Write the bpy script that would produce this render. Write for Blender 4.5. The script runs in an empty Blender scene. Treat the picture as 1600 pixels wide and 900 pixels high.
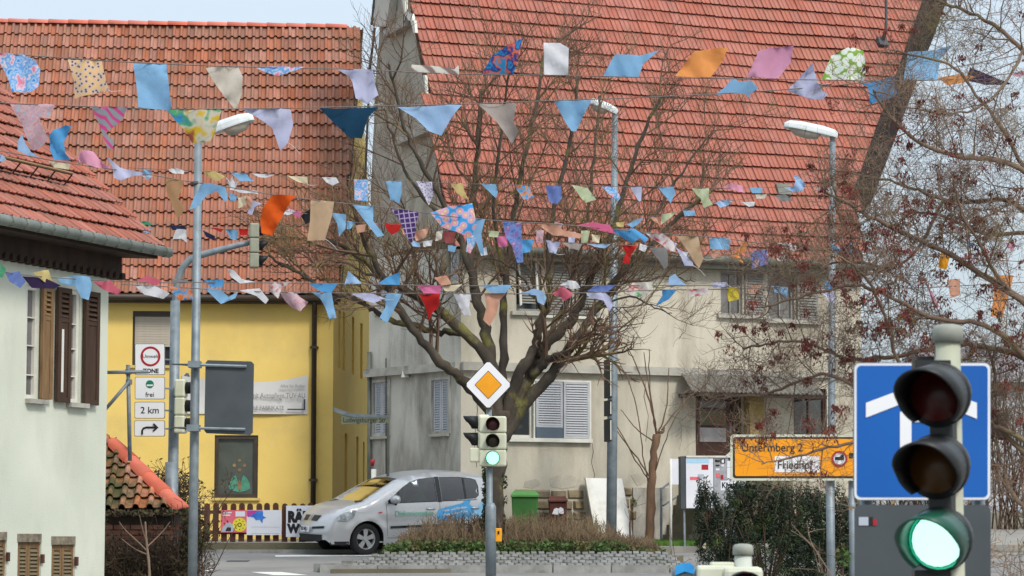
import bpy, math, random
from math import sin, cos, tan, pi, radians, sqrt, atan2
from mathutils import Vector, Matrix
from mathutils.geometry import delaunay_2d_cdt
V = Vector
R = random.Random(7)
S = bpy.context.scene
COL = S.collection

# ------------------------------------------------------------------ camera
FPX = 4000.0
TILT = math.atan(0.0975)
cd = bpy.data.cameras.new('camera'); cam = bpy.data.objects.new('camera', cd); COL.objects.link(cam)
cd.lens = 90.0; cd.sensor_width = 36.0; cd.clip_end = 3000.0; cd.clip_start = 0.1
cam.rotation_euler = (pi/2 + TILT, 0, 0)
cd.dof.use_dof = True; cd.dof.focus_distance = 42.0; cd.dof.aperture_fstop = 9.0
S.camera = cam
# ------------------------------------------------------------------ sky and sun
SUN_EL, SUN_AZ = radians(44), radians(146)      # azimuth clockwise from +Y: behind the camera, to the right
w = bpy.data.worlds.new('World'); S.world = w; w.use_nodes = True
nt = w.node_tree; nt.nodes.clear()
out = nt.nodes.new('ShaderNodeOutputWorld'); bg = nt.nodes.new('ShaderNodeBackground')
sky = nt.nodes.new('ShaderNodeTexSky'); sky.sky_type = 'NISHITA'; sky.sun_disc = False
sky.sun_elevation = SUN_EL; sky.sun_rotation = SUN_AZ; sky.air_density = 1.0; sky.dust_density = 3.0; sky.ozone_density = 1.0
mixc = nt.nodes.new('ShaderNodeMix'); mixc.data_type = 'RGBA'; mixc.inputs[0].default_value = 0.78
# thin cloud, brighter overhead than at the horizon as an overcast sky is
tcw = nt.nodes.new('ShaderNodeTexCoord'); sep = nt.nodes.new('ShaderNodeSeparateXYZ'); nt.links.new(tcw.outputs['Generated'], sep.inputs[0])
mrw = nt.nodes.new('ShaderNodeMapRange'); mrw.inputs[1].default_value = 0.0; mrw.inputs[2].default_value = 1.0; mrw.inputs[3].default_value = 0.36; mrw.inputs[4].default_value = 1.08
nt.links.new(sep.outputs['Z'], mrw.inputs[0])
vmw = nt.nodes.new('ShaderNodeVectorMath'); vmw.operation = 'SCALE'; vmw.inputs[0].default_value = (7.0, 8.0, 8.8); nt.links.new(mrw.outputs[0], vmw.inputs['Scale'])
nt.links.new(vmw.outputs[0], mixc.inputs[7])
nt.links.new(sky.outputs[0], mixc.inputs[6]); nt.links.new(mixc.outputs[2], bg.inputs[0])
bg.inputs[1].default_value = 0.125
nt.links.new(bg.outputs[0], out.inputs[0])
sl = bpy.data.lights.new('sun', 'SUN'); so = bpy.data.objects.new('sun', sl); COL.objects.link(so)
sl.energy = 1.5; sl.angle = radians(12); sl.color = (1.0, 0.95, 0.87)
sd = V((sin(SUN_AZ)*cos(SUN_EL), cos(SUN_AZ)*cos(SUN_EL), sin(SUN_EL)))
so.rotation_euler = sd.to_track_quat('Z', 'Y').to_euler()
S.view_settings.view_transform = 'Standard'; S.view_settings.look = 'None'
S.view_settings.exposure = 0.78; S.view_settings.gamma = 1.0
S.cycles.max_bounces = 6

# ------------------------------------------------------------------ helpers
def ray(px, py):
    u = (px-800)/FPX; v = (450-py)/FPX
    return V((u, cos(TILT)-v*sin(TILT), sin(TILT)+v*cos(TILT)))
def at(px, py, Y):
    r = ray(px, py); return r*(Y/r.y)
GZ0, GS = -2.54, 0.044
def gz(Y): return GZ0 + GS*min(Y, 75)
def gp(X, Y, dz=0): return V((X, Y, gz(Y)+dz))
def ghit(px, py):
    r = ray(px, py); t = GZ0/(r.z - GS*r.y); return r*t
def gx(px, Y, dz=0):
    return gp((px-800)/FPX*Y, Y, dz)
def lin(c):
    return tuple(((x/255)/12.92 if x/255 <= 0.04045 else (((x/255)+0.055)/1.055)**2.4) for x in c[:3])
def inpoly(p, poly):
    x, y = p; c = False; n = len(poly); j = n-1
    for i in range(n):
        xi, yi = poly[i][0], poly[i][1]; xj, yj = poly[j][0], poly[j][1]
        if (yi > y) != (yj > y) and x < (xj-xi)*(y-yi)/(yj-yi+1e-12)+xi: c = not c
        j = i
    return c

# ------------------------------------------------------------------ materials
MATS = {}
def pm(name, c, c2=None, scale=3.0, rough=0.8, bump=0.0, bscale=None, metal=0.0, stretch=(1, 1, 1), rand=0.0, attr=False,
       dirt=None, dirt_scale=0.6, dirt_amt=(0.5, 0.75), spec=0.35, emit=None, detail=4.0, trans=0.0, dstretch=(1, 1, 1)):
    """procedural material: two colours through noise, an optional weathering colour, bump"""
    if name in MATS: return MATS[name]
    m = bpy.data.materials.new(name); m.use_nodes = True; MATS[name] = m
    n = m.node_tree; L = n.links; b = n.nodes['Principled BSDF']
    c = lin(c); c2 = lin(c2) if c2 else tuple(x*0.82 for x in c)
    tc = n.nodes.new('ShaderNodeTexCoord'); mp = n.nodes.new('ShaderNodeMapping'); mp.inputs['Scale'].default_value = stretch
    L.new(tc.outputs['Object'], mp.inputs[0])
    nz = n.nodes.new('ShaderNodeTexNoise'); nz.inputs['Scale'].default_value = scale; nz.inputs['Detail'].default_value = detail
    L.new(mp.outputs[0], nz.inputs['Vector'])
    rp = n.nodes.new('ShaderNodeValToRGB'); rp.color_ramp.elements[0].position = 0.3; rp.color_ramp.elements[1].position = 0.7
    rp.color_ramp.elements[0].color = (*c2, 1); rp.color_ramp.elements[1].color = (*c, 1)
    L.new(nz.outputs[0], rp.inputs[0]); col = rp.outputs[0]
    if rand:
        hs = n.nodes.new('ShaderNodeHueSaturation')
        if attr:
            oi = n.nodes.new('ShaderNodeAttribute'); oi.attribute_name = 'tint'; rv = oi.outputs['Fac']
        else:
            oi = n.nodes.new('ShaderNodeObjectInfo'); rv = oi.outputs['Random']
        mr = n.nodes.new('ShaderNodeMapRange'); mr.inputs[3].default_value = 1-rand; mr.inputs[4].default_value = 1+rand
        L.new(rv, mr.inputs[0]); L.new(mr.outputs[0], hs.inputs['Value'])
        mh = n.nodes.new('ShaderNodeMath'); mh.operation = 'MULTIPLY_ADD'; mh.inputs[1].default_value = 7.31; mh.inputs[2].default_value = 0.0
        fr = n.nodes.new('ShaderNodeMath'); fr.operation = 'FRACT'; L.new(rv, mh.inputs[0]); L.new(mh.outputs[0], fr.inputs[0])
        ms = n.nodes.new('ShaderNodeMapRange'); ms.inputs[3].default_value = 1-rand*0.8; ms.inputs[4].default_value = 1+rand*0.5
        L.new(fr.outputs[0], ms.inputs[0]); L.new(ms.outputs[0], hs.inputs['Saturation'])
        L.new(col, hs.inputs['Color']); col = hs.outputs[0]
    if dirt:
        ge = n.nodes.new('ShaderNodeNewGeometry'); mp2 = n.nodes.new('ShaderNodeMapping'); mp2.inputs['Scale'].default_value = dstretch
        L.new(ge.outputs['Position'], mp2.inputs[0])
        n2 = n.nodes.new('ShaderNodeTexNoise'); n2.inputs['Scale'].default_value = dirt_scale; n2.inputs['Detail'].default_value = 7
        n2.inputs['Roughness'].default_value = 0.65
        L.new(mp2.outputs[0], n2.inputs['Vector'])
        r2 = n.nodes.new('ShaderNodeMapRange'); r2.inputs[1].default_value = dirt_amt[0]; r2.inputs[2].default_value = dirt_amt[1]
        L.new(n2.outputs[0], r2.inputs[0])
        mx = n.nodes.new('ShaderNodeMix'); mx.data_type = 'RGBA'; L.new(r2.outputs[0], mx.inputs[0])
        L.new(col, mx.inputs[6]); mx.inputs[7].default_value = (*lin(dirt), 1); col = mx.outputs[2]
    L.new(col, b.inputs['Base Color'])
    b.inputs['Roughness'].default_value = rough; b.inputs['Metallic'].default_value = metal
    b.inputs['Specular IOR Level'].default_value = spec
    if bump:
        bn = n.nodes.new('ShaderNodeTexNoise'); bn.inputs['Scale'].default_value = bscale or scale*6; bn.inputs['Detail'].default_value = 5
        L.new(mp.outputs[0], bn.inputs['Vector'])
        bu = n.nodes.new('ShaderNodeBump'); bu.inputs['Strength'].default_value = bump; bu.inputs['Distance'].default_value = 0.02
        L.new(bn.outputs[0], bu.inputs['Height']); L.new(bu.outputs[0], b.inputs['Normal'])
    if emit:
        b.inputs['Emission Color'].default_value = (*lin(emit[:3]), 1); b.inputs['Emission Strength'].default_value = emit[3]
    if trans:
        o = n.nodes['Material Output']; tr = n.nodes.new('ShaderNodeBsdfTranslucent'); L.new(col, tr.inputs[0])
        ms = n.nodes.new('ShaderNodeMixShader'); ms.inputs[0].default_value = trans
        L.new(b.outputs[0], ms.inputs[1]); L.new(tr.outputs[0], ms.inputs[2]); L.new(ms.outputs[0], o.inputs[0])
    return m
def glassmat(name, tint, fac=0.35):
    m = bpy.data.materials.new(name); m.use_nodes = True; n = m.node_tree; L = n.links
    n.nodes.clear(); o = n.nodes.new('ShaderNodeOutputMaterial')
    t = n.nodes.new('ShaderNodeBsdfTransparent'); t.inputs[0].default_value = (*lin(tint), 1)
    g = n.nodes.new('ShaderNodeBsdfGlossy'); g.inputs['Roughness'].default_value = 0.02
    mx = n.nodes.new('ShaderNodeMixShader'); lw = n.nodes.new('ShaderNodeLayerWeight'); lw.inputs[0].default_value = fac
    L.new(lw.outputs['Fresnel'], mx.inputs[0]); L.new(t.outputs[0], mx.inputs[1]); L.new(g.outputs[0], mx.inputs[2]); L.new(mx.outputs[0], o.inputs[0])
    return m
def patmat(name, kind, cols, scale=10, lo_=.1, hi_=.6):
    """printed cloth: blobs, dots, stripes, checks"""
    if name in MATS: return MATS[name]
    m = pm(name, cols[0], rough=0.9, trans=0.42, spec=0.1, bump=.35, bscale=11); n = m.node_tree; L = n.links
    tc = [x for x in n.nodes if x.type == 'TEX_COORD'][0]; rp = [x for x in n.nodes if x.type == 'VALTORGB'][0]
    mp = n.nodes.new('ShaderNodeMapping'); L.new(tc.outputs['Object'], mp.inputs[0]); mp.inputs['Rotation'].default_value = (0, 0.15, 0)
    r = rp.color_ramp
    if kind == 'blob':
        t = n.nodes.new('ShaderNodeTexNoise'); t.inputs['Scale'].default_value = scale; t.inputs['Detail'].default_value = 2; o = t.outputs[0]
        L.new(mp.outputs[0], t.inputs['Vector']); lo, hi = 0.32, 0.68
    elif kind == 'dots':
        t = n.nodes.new('ShaderNodeTexVoronoi'); t.inputs['Scale'].default_value = scale; o = t.outputs['Distance']
        t.voronoi_dimensions = '2D'; mp.inputs['Rotation'].default_value = (-pi/2, 0, 0); L.new(mp.outputs[0], t.inputs['Vector']); lo, hi = lo_, hi_
    else:
        t = n.nodes.new('ShaderNodeTexWave'); t.inputs['Scale'].default_value = scale; t.bands_direction = 'DIAGONAL' if kind == 'stripe' else 'X'
        t.inputs['Distortion'].default_value = 0.6 if kind == 'stripe' else 0
        L.new(mp.outputs[0], t.inputs['Vector']); o = t.outputs['Fac']; lo, hi = 0.2, 0.8
        if kind == 'check':
            t2 = n.nodes.new('ShaderNodeTexWave'); t2.inputs['Scale'].default_value = scale; t2.bands_direction = 'Z'
            L.new(mp.outputs[0], t2.inputs['Vector']); mm = n.nodes.new('ShaderNodeMath'); mm.operation = 'MAXIMUM'
            L.new(o, mm.inputs[0]); L.new(t2.outputs['Fac'], mm.inputs[1]); o = mm.outputs[0]; lo, hi = 0.75, 0.97
    k = len(cols)
    while len(r.elements) < k: r.elements.new(0.5)
    for i, cc in enumerate(cols):
        r.elements[i].position = lo+(hi-lo)*i/(k-1); r.elements[i].color = (*lin(cc), 1)
    if kind != 'blob': r.interpolation = 'LINEAR'
    else: r.interpolation = 'EASE'
    L.new(o, rp.inputs[0])
    return m

# ------------------------------------------------------------------ object plumbing
LOC = {}
def tag(o, label=None, cat=None, group=None, kind=None):
    if label: o['label'] = label
    if cat: o['category'] = cat
    if group: o['group'] = group
    if kind: o['kind'] = kind
    return o
def thing(name, label, cat, loc, group=None):
    o = bpy.data.objects.new(name, None); COL.objects.link(o); o.empty_display_size = 0.2
    o.location = loc; LOC[o.name] = V(loc)
    return tag(o, label, cat, group)
def put(o, parent, M=None):
    COL.objects.link(o)
    M = M or Matrix.Identity(4)
    LOC[o.name] = None
    if parent is not None:
        o.parent = parent
        pl = LOC.get(parent.name)
        if pl is not None: o.matrix_parent_inverse = Matrix.Translation(-pl)
    o.matrix_basis = M
    return o
class MB:
    def __init__(s): s.v = []; s.f = []; s.t = []
    def face(s, pts):
        i = len(s.v); s.v += [tuple(p) for p in pts]; s.f.append(tuple(range(i, i+len(pts))))
    def obox(s, c, ax, ay, az):
        """box from its centre and three half-axes"""
        c = V(c); i = len(s.v)
        for sx in (-1, 1):
            for sy in (-1, 1):
                for sz in (-1, 1): s.v.append(tuple(c+ax*sx+ay*sy+az*sz))
        for q in ((0, 1, 3, 2), (4, 6, 7, 5), (0, 4, 5, 1), (2, 3, 7, 6), (0, 2, 6, 4), (1, 5, 7, 3)): s.f.append(tuple(i+k for k in q))
    def box(s, x0, x1, y0, y1, z0, z1):
        s.obox(((x0+x1)/2, (y0+y1)/2, (z0+z1)/2), V(((x1-x0)/2, 0, 0)), V((0, (y1-y0)/2, 0)), V((0, 0, (z1-z0)/2)))
    def tube(s, pts, rad, n=6, cap=True):
        pts = [V(p) for p in pts]; k = len(pts)
        if not isinstance(rad, (list, tuple)): rad = [rad]*k
        base = len(s.v); ref = None
        for i in range(k):
            d = (pts[min(i+1, k-1)]-pts[max(i-1, 0)])
            if d.length < 1e-9: d = V((0, 0, 1))
            d.normalize()
            if ref is None:
                ref = V((1, 0, 0)) if abs(d.x) < 0.8 else V((0, 1, 0))
            a = (ref-d*ref.dot(d))
            if a.length < 1e-6: a = d.orthogonal()
            a.normalize(); ref = a; b = d.cross(a)
            for j in range(n):
                t = 2*pi*j/n; s.v.append(tuple(pts[i]+(a*cos(t)+b*sin(t))*rad[i]))
        for i in range(k-1):
            for j in range(n):
                q = base+i*n+j; q2 = base+i*n+(j+1) % n
                s.f.append((q, q2, q2+n, q+n))
        if cap and n > 3:
            s.f.append(tuple(base+j for j in reversed(range(n)))); s.f.append(tuple(base+(k-1)*n+j for j in range(n)))
    def prism(s, poly, d):
        """extrude a flat polygon (3-D points) by vector d"""
        n = len(poly); i = len(s.v); s.v += [tuple(p) for p in poly]+[tuple(V(p)+d) for p in poly]
        s.f.append(tuple(range(i, i+n))); s.f.append(tuple(reversed(range(i+n, i+2*n))))
        for j in range(n):
            k = (j+1) % n; s.f.append((i+k, i+j, i+n+j, i+n+k))
    def mesh(s, name, mat, smooth=False):
        me = bpy.data.meshes.new(name); me.from_pydata(s.v, [], s.f)
        if mat: me.materials.append(mat)
        if s.t:
            a = me.attributes.new('tint', 'FLOAT', 'POINT')
            a.data.foreach_set('value', s.t+[0.5]*(len(s.v)-len(s.t)))
        if smooth: me.polygons.foreach_set('use_smooth', [True]*len(me.polygons))
        me.update(); return me
    def build(s, name, mat, parent=None, smooth=False, M=None, bevel=0, fix=True):
        me = s.mesh(name, mat, smooth)
        if fix:
            import bmesh
            bm = bmesh.new(); bm.from_mesh(me); bmesh.ops.recalc_face_normals(bm, faces=bm.faces); bm.to_mesh(me); bm.free()
        o = bpy.data.objects.new(name, me); put(o, parent, M)
        if bevel:
            b = o.modifiers.new('bevel', 'BEVEL'); b.width = bevel; b.segments = 2; b.limit_method = 'ANGLE'
        if smooth:
            try: me.shade_auto_smooth
            except Exception: pass
        return o
def dup(o, parent, M):
    c = bpy.data.objects.new(o.name.split('.')[0], o.data); put(c, parent, M); return c
def basis(O, x, y, z=None):
    x = V(x).normalized(); y = V(y).normalized(); z = V(z).normalized() if z else x.cross(y)
    return Matrix(((x.x, y.x, z.x, O[0]), (x.y, y.y, z.y, O[1]), (x.z, y.z, z.z, O[2]), (0, 0, 0, 1)))
def text(body, size, mat, parent, O, x, up, align='LEFT', bold=0.0, squeeze=1.0, name='lettering', depth=0.002):
    c = bpy.data.curves.new(name, 'FONT'); c.body = body; c.size = size; c.align_x = align; c.align_y = 'CENTER'; c.offset = bold; c.extrude = depth
    t = bpy.data.objects.new('tmp', c); COL.objects.link(t)
    dg = bpy.context.evaluated_depsgraph_get(); me = bpy.data.meshes.new_from_object(t.evaluated_get(dg))
    bpy.data.objects.remove(t); me.materials.clear(); me.materials.append(mat); me.name = name
    o = bpy.data.objects.new(name, me); M = basis(O, x, up)
    put(o, parent, M @ Matrix.Diagonal((squeeze, 1, 1, 1))); return o
def patch(outline, spacing, fn, holes=(), jitter=0.0, rng=R):
    """triangulate a 2-D outline with interior points -> list of 3-D verts, faces"""
    pts = []; edges = []
    def ring(poly):
        st = len(pts)
        for i, p in enumerate(poly):
            q = poly[(i+1) % len(poly)]; d = sqrt((q[0]-p[0])**2+(q[1]-p[1])**2); k = max(1, int(round(d/spacing)))
            for j in range(k): pts.append((p[0]+(q[0]-p[0])*j/k, p[1]+(q[1]-p[1])*j/k))
        for i in range(st, len(pts)): edges.append((i, i+1 if i+1 < len(pts) else st))
    ring(outline)
    for h in holes: ring(h)
    nb = len(pts); bp = pts[:nb]
    x0 = min(p[0] for p in outline); x1 = max(p[0] for p in outline); y0 = min(p[1] for p in outline); y1 = max(p[1] for p in outline)
    yy = y0+spacing*0.5; row = 0
    while yy < y1:
        xx = x0+spacing*(0.5 if row % 2 else 0.25)
        while xx < x1:
            p = (xx, yy)
            if inpoly(p, outline) and not any(inpoly(p, h) for h in holes) and min((p[0]-b[0])**2+(p[1]-b[1])**2 for b in bp) > (0.45*spacing)**2: pts.append(p)
            xx += spacing
        yy += spacing; row += 1
    vo, eo, fo, *_ = delaunay_2d_cdt([V(p) for p in pts], edges, [], 0, 1e-7)
    fs = []
    for f in fo:
        c = (sum(vo[i][0] for i in f)/len(f), sum(vo[i][1] for i in f)/len(f))
        if inpoly(c, outline) and not any(inpoly(c, h) for h in holes): fs.append(tuple(f))
    return [fn(p[0], p[1]) for p in vo], fs
class Wall:
    """vertical wall plane: origin, horizontal direction (degrees from +Y towards +X); outward normal faces the camera"""
    def __init__(s, o, ang):
        s.o = V((o[0], o[1], 0)); a = radians(ang); s.u = V((sin(a), cos(a), 0)); n = V((cos(a), -sin(a), 0))
        s.n = n if n.dot(s.o) < 0 else -n; s.up = V((0, 0, 1))
    def hit(s, px, py):
        r = ray(px, py); t = s.o.dot(s.n)/r.dot(s.n); p = r*t
        return (p-s.o).dot(s.u), p.z
    def p(s, a, z, d=0): q = s.o+s.u*a+s.n*d; return V((q.x, q.y, z))
    def px(s, x, y, d=0): a, z = s.hit(x, y); return s.p(a, z, d)
    def rect(s, x0, y0, x1, y1):
        xm, ym = (x0+x1)/2, (y0+y1)/2
        a0 = s.hit(x0, ym)[0]; a1 = s.hit(x1, ym)[0]; return (min(a0, a1), max(a0, a1), s.hit(xm, y1)[1], s.hit(xm, y0)[1])
    def box(s, mb, a0, a1, z0, z1, d0, d1):
        c = (s.p(a0, z0, d0)+s.p(a1, z1, d1))/2
        mb.obox(c, s.u*(a1-a0)/2, s.n*(d1-d0)/2, s.up*(z1-z0)/2)
    def pbox(s, mb, x0, y0, x1, y1, d0, d1):
        s.box(mb, *s.rect(x0, y0, x1, y1), d0, d1)
    def holes(s, mb, a0, a1, z0, z1, hs, depth=0.18):
        A = sorted({a0, a1, *[h[0] for h in hs], *[h[1] for h in hs]}); Z = sorted({z0, z1, *[h[2] for h in hs], *[h[3] for h in hs]})
        A = [a for a in A if a0 <= a <= a1]; Z = [z for z in Z if z0 <= z <= z1]
        for i in range(len(A)-1):
            for j in range(len(Z)-1):
                c = ((A[i]+A[i+1])/2, (Z[j]+Z[j+1])/2)
                if any(h[0] < c[0] < h[1] and h[2] < c[1] < h[3] for h in hs): continue
                mb.face([s.p(A[i], Z[j]), s.p(A[i+1], Z[j]), s.p(A[i+1], Z[j+1]), s.p(A[i], Z[j+1])])
        for h in hs:
            q = [(h[0], h[2]), (h[1], h[2]), (h[1], h[3]), (h[0], h[3])]
            for k in range(4):
                a, b = q[k], q[(k+1) % 4]
                mb.face([s.p(*a), s.p(*b), s.p(*b, -depth), s.p(*a, -depth)])
            mb.face([s.p(*c, -depth) for c in q])
    def slats(s, parent, x0, y0, x1, y1, n, d, mat, tilt=0.5, thick=0.008, name='slat'):
        a0, a1, z0, z1 = s.rect(x0, y0, x1, y1); h = (z1-z0)/n
        mb = MB(); mb.obox((0, 0, 0), V(((a1-a0)/2, 0, 0)), V((0, h*0.62*cos(tilt), h*0.62*sin(tilt)*-1)), V((0, thick/2*sin(tilt), thick/2*cos(tilt))))
        me = mb.mesh(name, mat)
        for i in range(n):
            o = bpy.data.objects.new(name, me)
            c = s.p((a0+a1)/2, z0+h*(i+0.5), d); nn = V((-s.n.x, -s.n.y, 0)) if False else s.n
            put(o, parent, basis(c, s.u, V((0, 0, 1)), s.n) @ Matrix.Identity(4))
def proj(P):
    f = P[1]*cos(TILT)+P[2]*sin(TILT); u = -P[1]*sin(TILT)+P[2]*cos(TILT)
    return 800+FPX*P[0]/f, 450-FPX*u/f

# ------------------------------------------------------------------ palette
M_asph = pm('asphalt', (132, 129, 126), (114, 112, 110), 1.2, 0.9, 0.3, 60, dirt=(142, 138, 132), dirt_scale=0.35, dstretch=(0.5, 1, 1))
M_soil = pm('soil_ground', (110, 104, 88), (90, 86, 70), 0.8, 0.95, 0.4, 20)
M_white = pm('white_paint', (225, 225, 220), (205, 205, 200), 6, 0.6, dirt=(170, 168, 160), dirt_scale=3, dirt_amt=(0.55, 0.8))
M_pave = pm('paving', (150, 146, 140), (132, 128, 122), 3, 0.9, 0.2, 40)
M_sett = pm('granite_sett', (134, 133, 130), (106, 106, 104), 9, 0.85, 0.4, 60, rand=0.2, dirt=(96, 98, 84), dirt_scale=2.5)
M_kerb = pm('granite_kerb', (150, 149, 146), (128, 127, 124), 6, 0.85, 0.3, 50, rand=0.08, dirt=(100, 98, 90), dirt_scale=2)
M_grass = pm('grass_blades', (92, 130, 50), (60, 92, 34), 2, 0.8, rand=0.0)
M_yel = pm('yellow_render', (228, 198, 114), (220, 188, 104), 0.9, 0.9, 0.35, 70, dirt=(204, 176, 110), dirt_scale=0.7, dirt_amt=(0.5, 0.8))
M_yel2 = pm('yellow_sill', (205, 180, 110), rough=0.8)
M_grey = pm('weathered_render', (198, 191, 174), (180, 173, 157), 0.7, 0.95, 0.4, 50, dirt=(134, 126, 110), dirt_scale=0.75, dirt_amt=(0.45, 0.74), dstretch=(1.3, 1.3, 0.35))
M_greyL = pm('grey_render', (196, 192, 182), (176, 172, 162), 0.9, 0.95, 0.5, 40, dirt=(106, 102, 94), dirt_scale=0.8, dirt_amt=(0.46, 0.7), dstretch=(1.5, 1.5, 0.4))
M_gable = pm('gable_render', (172, 167, 154), (150, 145, 132), 2.5, 0.95, 0.6, 30, dirt=(112, 106, 94), dirt_scale=1.3, dirt_amt=(0.5, 0.72), dstretch=(1, 1, 0.6))
M_band = pm('stone_band', (178, 174, 164), (150, 147, 138), 3, 0.9, 0.4, 40, dirt=(96, 94, 88), dirt_scale=2, dirt_amt=(0.55, 0.75))
M_gutt = pm('zinc_gutter', (112, 114, 104), (92, 94, 86), 4, 0.6, metal=0.2)
M_dwood = pm('dark_timber', (62, 46, 36), (42, 31, 25), 5, 0.8, 0.4, 40, stretch=(1, 1, 0.3))
M_brnpipe = pm('brown_pipe', (66, 55, 46), (54, 45, 38), 4, 0.5)
M_tileY = pm('clay_tile_yellow_house', (164, 108, 86), (146, 94, 74), 3, 0.85, 0.3, 60, rand=0.14, dirt=(132, 100, 82), dirt_scale=1.1, dirt_amt=(0.46, 0.76))
M_tileYs = pm('clay_tile_yellow_house_joined', (164, 108, 86), (146, 94, 74), 3, 0.85, 0.3, 60, rand=0.2, attr=True, dirt=(132, 100, 82), dirt_scale=1.1, dirt_amt=(0.46, 0.76))
M_tileG = pm('clay_tile_grey_house', (166, 103, 87), (150, 90, 76), 3, 0.8, 0.3, 60, rand=0.09, dirt=(152, 98, 80), dirt_scale=0.9, dirt_amt=(0.5, 0.78))
M_tileGs = pm('clay_tile_grey_house_joined', (166, 103, 87), (150, 90, 76), 3, 0.8, 0.3, 60, rand=0.09, attr=True, dirt=(152, 98, 80), dirt_scale=0.9, dirt_amt=(0.5, 0.78))
M_tileL = pm('clay_tile_left_house', (172, 110, 94), (152, 94, 80), 3, 0.85, 0.3, 60, rand=0.14, dirt=(122, 86, 72), dirt_scale=1.2, dirt_amt=(0.48, 0.75))
M_tileLs = pm('clay_tile_left_house_joined', (172, 110, 94), (152, 94, 80), 3, 0.85, 0.3, 60, rand=0.14, attr=True, dirt=(122, 86, 72), dirt_scale=1.2, dirt_amt=(0.48, 0.75))
M_tileS = pm('clay_tile_shed', (186, 124, 92), (130, 92, 70), 5, 0.9, 0.4, 50, rand=0.25, dirt=(74, 74, 44), dirt_scale=2.2, dirt_amt=(0.42, 0.6))
M_cap = pm('coral_ridge_tile', (206, 112, 90), (186, 98, 80), 3, 0.8, 0.2, 40, rand=0.08)
M_under = pm('roof_underlay', (58, 40, 34), (44, 32, 28), 3, 0.95)
M_lwall = pm('pale_render', (206, 209, 194), (194, 198, 182), 0.8, 0.95, 0.25, 60, dirt=(184, 186, 172), dirt_scale=1.2, dirt_amt=(0.5, 0.8), dstretch=(1, 1, 0.3))
M_glassd = pm('dark_window_glass', (58, 62, 64), (46, 50, 52), 1.0, 0.08, spec=0.7)
M_curt = pm('window_curtain_glass', (120, 118, 116), (92, 92, 92), 2.0, 0.25, spec=0.6)
M_wframe = pm('white_window_frame', (214, 212, 202), (196, 194, 184), 5, 0.6)
M_lshut = pm('pale_grey_shutter', (178, 180, 184), (160, 162, 166), 4, 0.7)
M_oshut = pm('old_grey_shutter', (146, 146, 140), (120, 120, 116), 4, 0.8)
M_bshut = pm('blue_grey_panel', (84, 96, 108), (76, 88, 98), 3, 0.7)
M_brsh = pm('brown_shutter', (74, 54, 40), (56, 40, 30), 6, 0.75, 0.3, 40, stretch=(3, 3, 0.5))
M_tansh = pm('tan_shutter', (136, 108, 74), (108, 82, 56), 6, 0.75, 0.3, 40, stretch=(3, 3, 0.5))
M_door = pm('brown_door', (70, 42, 32), (54, 32, 25), 5, 0.5, stretch=(3, 3, 0.6))
M_steel = pm('galvanised_steel', (136, 146, 152), (116, 126, 132), 7, 0.55, metal=0.35, dirt=(104, 112, 116), dirt_scale=6)
M_lamp = pm('lamp_shell', (206, 212, 212), (190, 196, 198), 5, 0.4)
M_lampg = pm('lamp_diffuser', (170, 162, 150), (150, 142, 130), 8, 0.3)
M_black = pm('black_plastic', (26, 27, 28), (20, 21, 22), 5, 0.55)
M_dgrey = pm('dark_grey_metal', (72, 78, 82), (62, 68, 72), 3, 0.6)
M_cream = pm('cream_housing', (204, 206, 186), (188, 190, 170), 4, 0.5)
M_brick = pm('red_brick', (92, 56, 44), (70, 45, 37), 4, 0.9, 0.3, 30, rand=0.2)
M_mort = pm('dark_wall', (70, 60, 52), (52, 45, 40), 4, 0.95)
M_stone = pm('rubble_stone', (148, 134, 108), (118, 104, 84), 5, 0.95, 0.6, 30, rand=0.22, dirt=(96, 90, 74), dirt_scale=3)
M_conc = pm('mossy_concrete', (118, 110, 92), (92, 88, 70), 3, 0.95, 0.5, 30, dirt=(78, 80, 50), dirt_scale=1.5, dirt_amt=(0.5, 0.7))
M_picket = pm('brown_picket', (96, 58, 40), (76, 46, 33), 5, 0.8, 0.3, 30, rand=0.15, stretch=(3, 3, 0.5))

# ------------------------------------------------------------------ setting
mb = MB()
ys = [-60, -20, 0, 10, 20, 30, 40, 50, 60, 75, 120, 300, 900, 2500]
xs = [-2500, -600, -150, -60, -20, -8, 0, 8, 20, 60, 150, 600, 2500]
for j in range(len(ys)-1):
    for i in range(len(xs)-1): mb.face([gp(xs[i], ys[j], -.02), gp(xs[i+1], ys[j], -.02), gp(xs[i+1], ys[j+1], -.02), gp(xs[i], ys[j+1], -.02)])
tag(mb.build('ground', M_soil, fix=False), kind='structure')
mb = MB(); Yr = [0, 10, 20, 30, 40, 46, 51.0]
for j in range(len(Yr)-1): mb.face([gp(-30, Yr[j], .0), gp(30, Yr[j], .0), gp(30, Yr[j+1], .0), gp(-30, Yr[j+1], .0)])
mb.face([gp(-30, 51.0), gp(-3.9, 51.0), gp(-3.9, 75), gp(-30, 75)])
tag(mb.build('road', M_asph, fix=False), kind='structure')
def flat(name, pts, mat, dz=.004, kind='structure'):
    m = MB(); m.face([gp(p[0], p[1], dz) for p in pts]); return tag(m.build(name, mat, fix=False), kind=kind)
def gpx(pts, dz=0):     # road positions read off the photograph
    return [(ghit(x, y).x, ghit(x, y).y) for x, y in pts]
road_marks = MB()
for q in ([(392, 894), (440, 894), (482, 899), (428, 899)], [(300, 889.2), (334, 890), (326, 892.5), (296, 892)], [(430, 868), (600, 866.6), (600, 868.6), (430, 870)]):
    road_marks.face([gp(p[0], p[1], .004) for p in gpx(q)])
tag(road_marks.build('road_marking', M_white, fix=False), kind='structure')
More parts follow.
